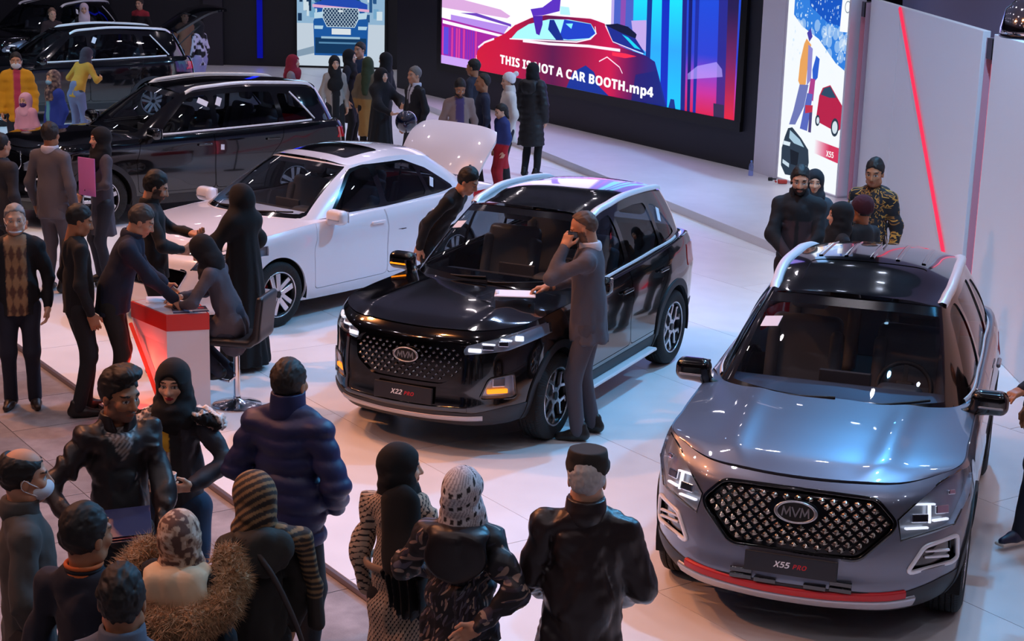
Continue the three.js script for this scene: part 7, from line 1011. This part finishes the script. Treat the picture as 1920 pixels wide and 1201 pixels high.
// by the poster
person({ label: 'woman in dark red headscarf and grey coat near the lit poster', at: [-3.66, -26.83], yaw: 1.4, H: 1.62, fem: true, skin: SKIN3, top: { name: 'coat', hex: 0x8a8088, hem: 0.5 }, head: { hijab: 0x8a1c34, drape: 0.06, tail: 1 } });
person({ label: 'woman in black headscarf and open pale coat', at: [-2.95, -26.5], yaw: 0.35, H: 1.65, fem: true, skin: SKIN3, top: { name: 'coat', color: openFront(0xa79f98, 0x121216, 0.07, 0.03), hem: 0.5 }, head: { hijab: 0x111116, drape: 0.2 } });
person({ label: 'woman in black headscarf talking under the lit poster', at: [-2.8, -27.4], yaw: 1.3, H: 1.68, base: 0, fem: true, skin: SKIN3, top: { name: 'coat', hex: 0x1c1c26, hem: 0.5 }, head: { hijab: 0x101016, drape: 0.15 } });
person({ label: 'dark-haired man in blue jacket talking under the lit poster', at: [-2.68, -27.9], yaw: -0.6, H: 1.76, skin: SKIN, top: { hex: 0x22304e, hem: 0.8 }, head: { hair: 'short', color: 0x1a1412 } });
person({ label: 'woman in olive green headscarf and tan coat seen from behind', at: [-2.42, -26.55], yaw: 2.9, H: 1.64, fem: true, skin: SKIN3, top: { name: 'coat', color: (x, y, z) => y < 0.1 ? _lin(0x9a7440) : _lin(0x6d5f4c), hem: 0.4, bulk: 0.03 }, head: { hijab: 0x2f3a22, drape: 0.1, tail: 1 } });
person({ label: 'woman in black headscarf behind the olive green headscarf', at: [-2.18, -27.0], yaw: -2.0, H: 1.68, fem: true, skin: SKIN3, top: { name: 'coat', hex: 0x15141a, hem: 0.4 }, head: { hijab: 0x0e0d12, drape: 0.15 } });
{ const P = person({ label: 'woman in black cloak gesturing to the man in black suit', at: [-2.06, -24.9], yaw: 0.75, H: 1.63, fem: true, noTrousers: true, skin: SKIN3, arms: { L: { to: [0.12, 1.15, 0.36], hint: [1, -0.5, 0], dir: [-0.2, 0.3, 1], palm: [-1, 0.2, 0], curl: 0.2 }, R: { to: [-0.08, 1.05, 0.34], hint: [-1, -0.5, 0], dir: [0.3, 0.1, 1], palm: [0.3, 1, 0], curl: 0.2 } } }); cloak(P, { hem: 0.05, cell: 0.024, hex: 0x121016, sleeve: 0.9 }); }
person({ label: 'grey-haired man in black suit facing the woman in black cloak', at: [-1.52, -24.2], yaw: -0.9, H: 1.73, skin: SKIN, hairColor: 0x6a6462, top: { name: 'suit_jacket', color: suit(0x14131a, 0xc8c6d2, 0x2a2430), hem: 0.8, collar: 0.03, collarHex: 0xc8c6d2 }, head: { hair: 'short', color: 0x6f6966 }, trousers: 0x15141a });
// behind the boot lid
person({ label: 'dark-haired man in dark jacket facing the video wall', at: [-0.68, -25.0], yaw: -2.0, H: 1.79, skin: SKIN2, top: { hex: 0x1f2030, hem: 0.8 }, head: { hair: 'short', color: 0x120f0f } });
person({ label: 'bearded man in beige jacket with purple scarf looking down', at: [-0.82, -23.0], yaw: 0.2, H: 1.7, headPitch: 0.45, skin: SKIN2, beard: 0x241b18, top: { color: openFront(0x8a7672, 0x4a3a6a, 0.05, 0.02), hem: 0.75 }, head: { hair: 'short', color: 0x1a1312, lift: 0.01 } });
person({ label: 'man in navy jacket with receding hair behind the raised boot lid', at: [-0.5, -23.4], yaw: -1.4, H: 1.73, skin: SKIN2, top: { hex: 0x1a2038, hem: 0.8 }, head: { hair: 'short', color: 0x1f1814, line: -0.02 } });
person({ label: 'woman in white bobble hat and white coat', at: [-0.14, -24.1], yaw: -1.3, H: 1.68, fem: true, skin: SKIN3, top: { name: 'coat', hex: 0xd9cfc8, hem: 0.7, bulk: 0.035, collar: 0.09 }, head: { hair: 'short', beanie: 0xe6dede, brim: true, bobble: true }, trousers: 0x24242c });
person({ label: 'person in long black quilted coat facing the video wall', at: [0.22, -25.2], yaw: 2.7, H: 1.74, fem: true, skin: SKIN3, top: { name: 'quilted_coat', hex: 0x121216, hem: 0.5, bulk: 0.045, puff: 0.09, flare: 0.18, rough: 0.55, hood: 0x131317 }, head: { hijab: 0x100f12, drape: 0.05 }, trousers: 0x0f0f13 });
person({ label: 'girl with dark ponytail in blue and red jacket beside the raised boot lid', at: [-0.22, -23.3], yaw: -1.1, H: 1.32, fem: true, headScale: 1.15, headPitch: 0.25, skin: SKIN3, top: { color: (x, y, z) => y < 0.05 ? _lin(0xb02030) : _lin(0x2a3a78), hem: 0.55, bulk: 0.035 }, head: { hair: 'short', color: 0x17110f, long: true }, trousers: 0xa82030 });
// ---------- reception desk, stool and what lies on the desk ----------
{
  const o = thing('reception_desk', 'white reception desk with red top and slanted red light strip', 'desk', [0, 0, 0]);
  const A = [-2.74, -12.62], B = [-2.42, -12.72], C = [-2.72, -13.42], D = [-3.12, -13.06], D2 = [-2.96, -13.12], H = 0.69, T = 0.82;
  const hull = (bot, top, y0, y1) => { const v = [...bot.map(([x, z]) => [x, y0, z]), ...top.map(([x, z]) => [x, y1, z])], n = bot.length, p = []; const q = (a, b, c, d) => p.push(...v[a], ...v[b], ...v[c], ...v[a], ...v[c], ...v[d]); for (let i = 0; i < n; i++) { const j = (i + 1) % n; q(i, j, n + j, n + i); } q(n, n + 1, n + 2, n + 3); q(3, 2, 1, 0); const g = new THREE.BufferGeometry(); g.setAttribute('position', new THREE.BufferAttribute(new Float32Array(p), 3)); g.computeVertexNormals(); return g; };
  const off = (P, v) => [P[0] + v[0], P[1] + v[1]], n1 = [-0.009, -0.029], n2 = [0.023, -0.02], n3 = [0.012, 0.028], deskM = MAT(0xe6e2ea, 0.45);
  part('end_panel', hull([A, B, off(B, n1), off(A, n1)], [A, B, off(B, n1), off(A, n1)], 0.0, H), deskM, o); part('front_panel', hull([D2, A, off(A, n2), off(D2, n2)], [D, A, off(A, n2), off(D, n2)], 0.0, H), deskM, o); part('end_panel', hull([C, D2, off(D2, n3), off(C, n3)], [C, D, off(D, n3), off(C, n3)], 0.0, H), deskM, o); const grow = (P, k) => { const c = [0, 1].map((i) => P.reduce((s, q) => s + q[i], 0) / P.length); return P.map((q) => q.map((v, i) => c[i] + (v - c[i]) * k)); };
  part('red_top', hull(grow([A, B, C, D], 1.012), grow([A, B, C, D], 1.012), H, T), MAT(0xd8322c, 0.4), o); part('top_inlay', hull(grow([A, B, C, D], 0.94), grow([A, B, C, D], 0.94), T, T + 0.004), MAT(0xd9d4e0, 0.35), o);
  const a = V(-3.09, 0.66, -13.0), b = V(-2.80, 0.04, -12.74), d = b.clone().sub(a), st = part('light_strip', rbox(0.03, d.length(), 0.03, 0.008, 0, 0, 0, 1), new THREE.MeshStandardMaterial({ color: 0x601010, emissive: 0xff3a2a, emissiveIntensity: 1.1 }), o); st.position.copy(a).addScaledVector(d, 0.5).add(V(-0.022, 0, 0.022)); st.quaternion.setFromUnitVectors(V(0, -1, 0), d.clone().normalize());
  const l = new THREE.PointLight(0xff4030, 0.7); l.position.set(-3.02, 0.35, -12.78); l.name = 'desk_strip_source'; scene.add(l);
  const leaf = (x, z, r, c, label, w = 0.15, d2 = 0.21) => { const m = solo('leaflet', rbox(w, 0.003, d2, 0.001, 0, 0, 0, 1), c, label, 'leaflet'); m.position.set(x, T + 0.0062, z); m.rotation.y = r; return m; };
  const print = textPlate(256, 256, (g) => { g.fillStyle = '#2c3560'; g.fillRect(0, 0, 256, 256); g.fillStyle = '#8fa4cc'; g.fillRect(0, 150, 256, 60); g.fillStyle = '#b03048'; g.fillRect(120, 60, 90, 50); g.fillStyle = '#dfe4f0'; g.fillRect(20, 30, 80, 30); g.fillRect(40, 100, 60, 14); });
  leaf(-2.66, -12.78, 0.3, print, 'printed blue leaflet on the red desk corner by the hand', 0.13, 0.19); leaf(-2.52, -12.84, 0.35, print, 'printed blue leaflet lying under the elbow of the receptionist', 0.13, 0.19);
  leaf(-2.72, -13.04, 0.6, cloth(0xe9e6ee, 0.6), 'white form being filled in by the receptionist', 0.2, 0.28); leaf(-2.93, -13.12, 0.2, cloth(0xdcd9e4, 0.6), 'white sheet at the far side of the desk top', 0.16, 0.22);
  const pen = solo('pen', merge([cyl(0.004, 0.004, 0.14, 0, 0, 0, 8), new THREE.ConeGeometry(0.004, 0.014, 8).rotateX(PI).translate(0, -0.077, 0)]), cloth(0x3c3490, 0.4), 'blue pen in the writing hand of the receptionist', 'pen'); pen.position.set(-2.78, 0.955, -12.93); pen.rotation.set(0.4, 0, -0.7);
  const s = thing('bar_stool', 'black bar stool on chrome stem behind the reception desk', 'stool', [-2.24, 0, -12.92], -1.75);
  part('base', new THREE.LatheGeometry([[0, 0], [0.2, 0], [0.2, 0.012], [0.12, 0.03], [0.035, 0.05], [0.03, 0.08]].map(([x, y]) => new THREE.Vector2(x, y)), 36), CM.chrome, s); part('stem', cyl(0.024, 0.028, 0.5, 0, 0.3, 0, 18), CM.chrome, s); part('footrest', merge([new THREE.TorusGeometry(0.13, 0.011, 8, 28, PI).rotateX(PI / 2).translate(0, 0.24, 0.02), box(0.26, 0.016, 0.016, 0, 0.24, 0.02)]), CM.chrome, s);
  part('seat', meshField({ k: 0.05, add: [rboxp([0, 0.575, 0], [0.21, 0.035, 0.2], 0.034), rcone([-0.14, 0.62, -0.21], [0.14, 0.62, -0.21], 0.035, 0.035), rboxp([0, 0.78, -0.245], [0.2, 0.19, 0.03], 0.03, { q: new THREE.Quaternion().setFromEuler(new THREE.Euler(-0.12, 0, 0)) })] }, [-0.3, 0.5, -0.35], [0.3, 1.02, 0.28], 0.012), MAT(0x1b1b20, 0.4), s, 'black padded seat shell with low back');
  const gl = thing('display_globe', 'dark glossy round globe on a thin stand beside the raised boot lid', 'globe', [-1.36, 0, -20.1]); part('globe', new THREE.SphereGeometry(0.135, 40, 28).translate(0, 1.45, 0), MAT(0x101830, 0.06, 0.1, { clearcoat: 1 }), gl); part('stand', merge([cyl(0.014, 0.014, 1.32, 0, 0.66, 0, 10), cyl(0.15, 0.16, 0.02, 0, 0.01, 0, 28)]), CM.clad, gl);
}
renderer.render(scene, camera);
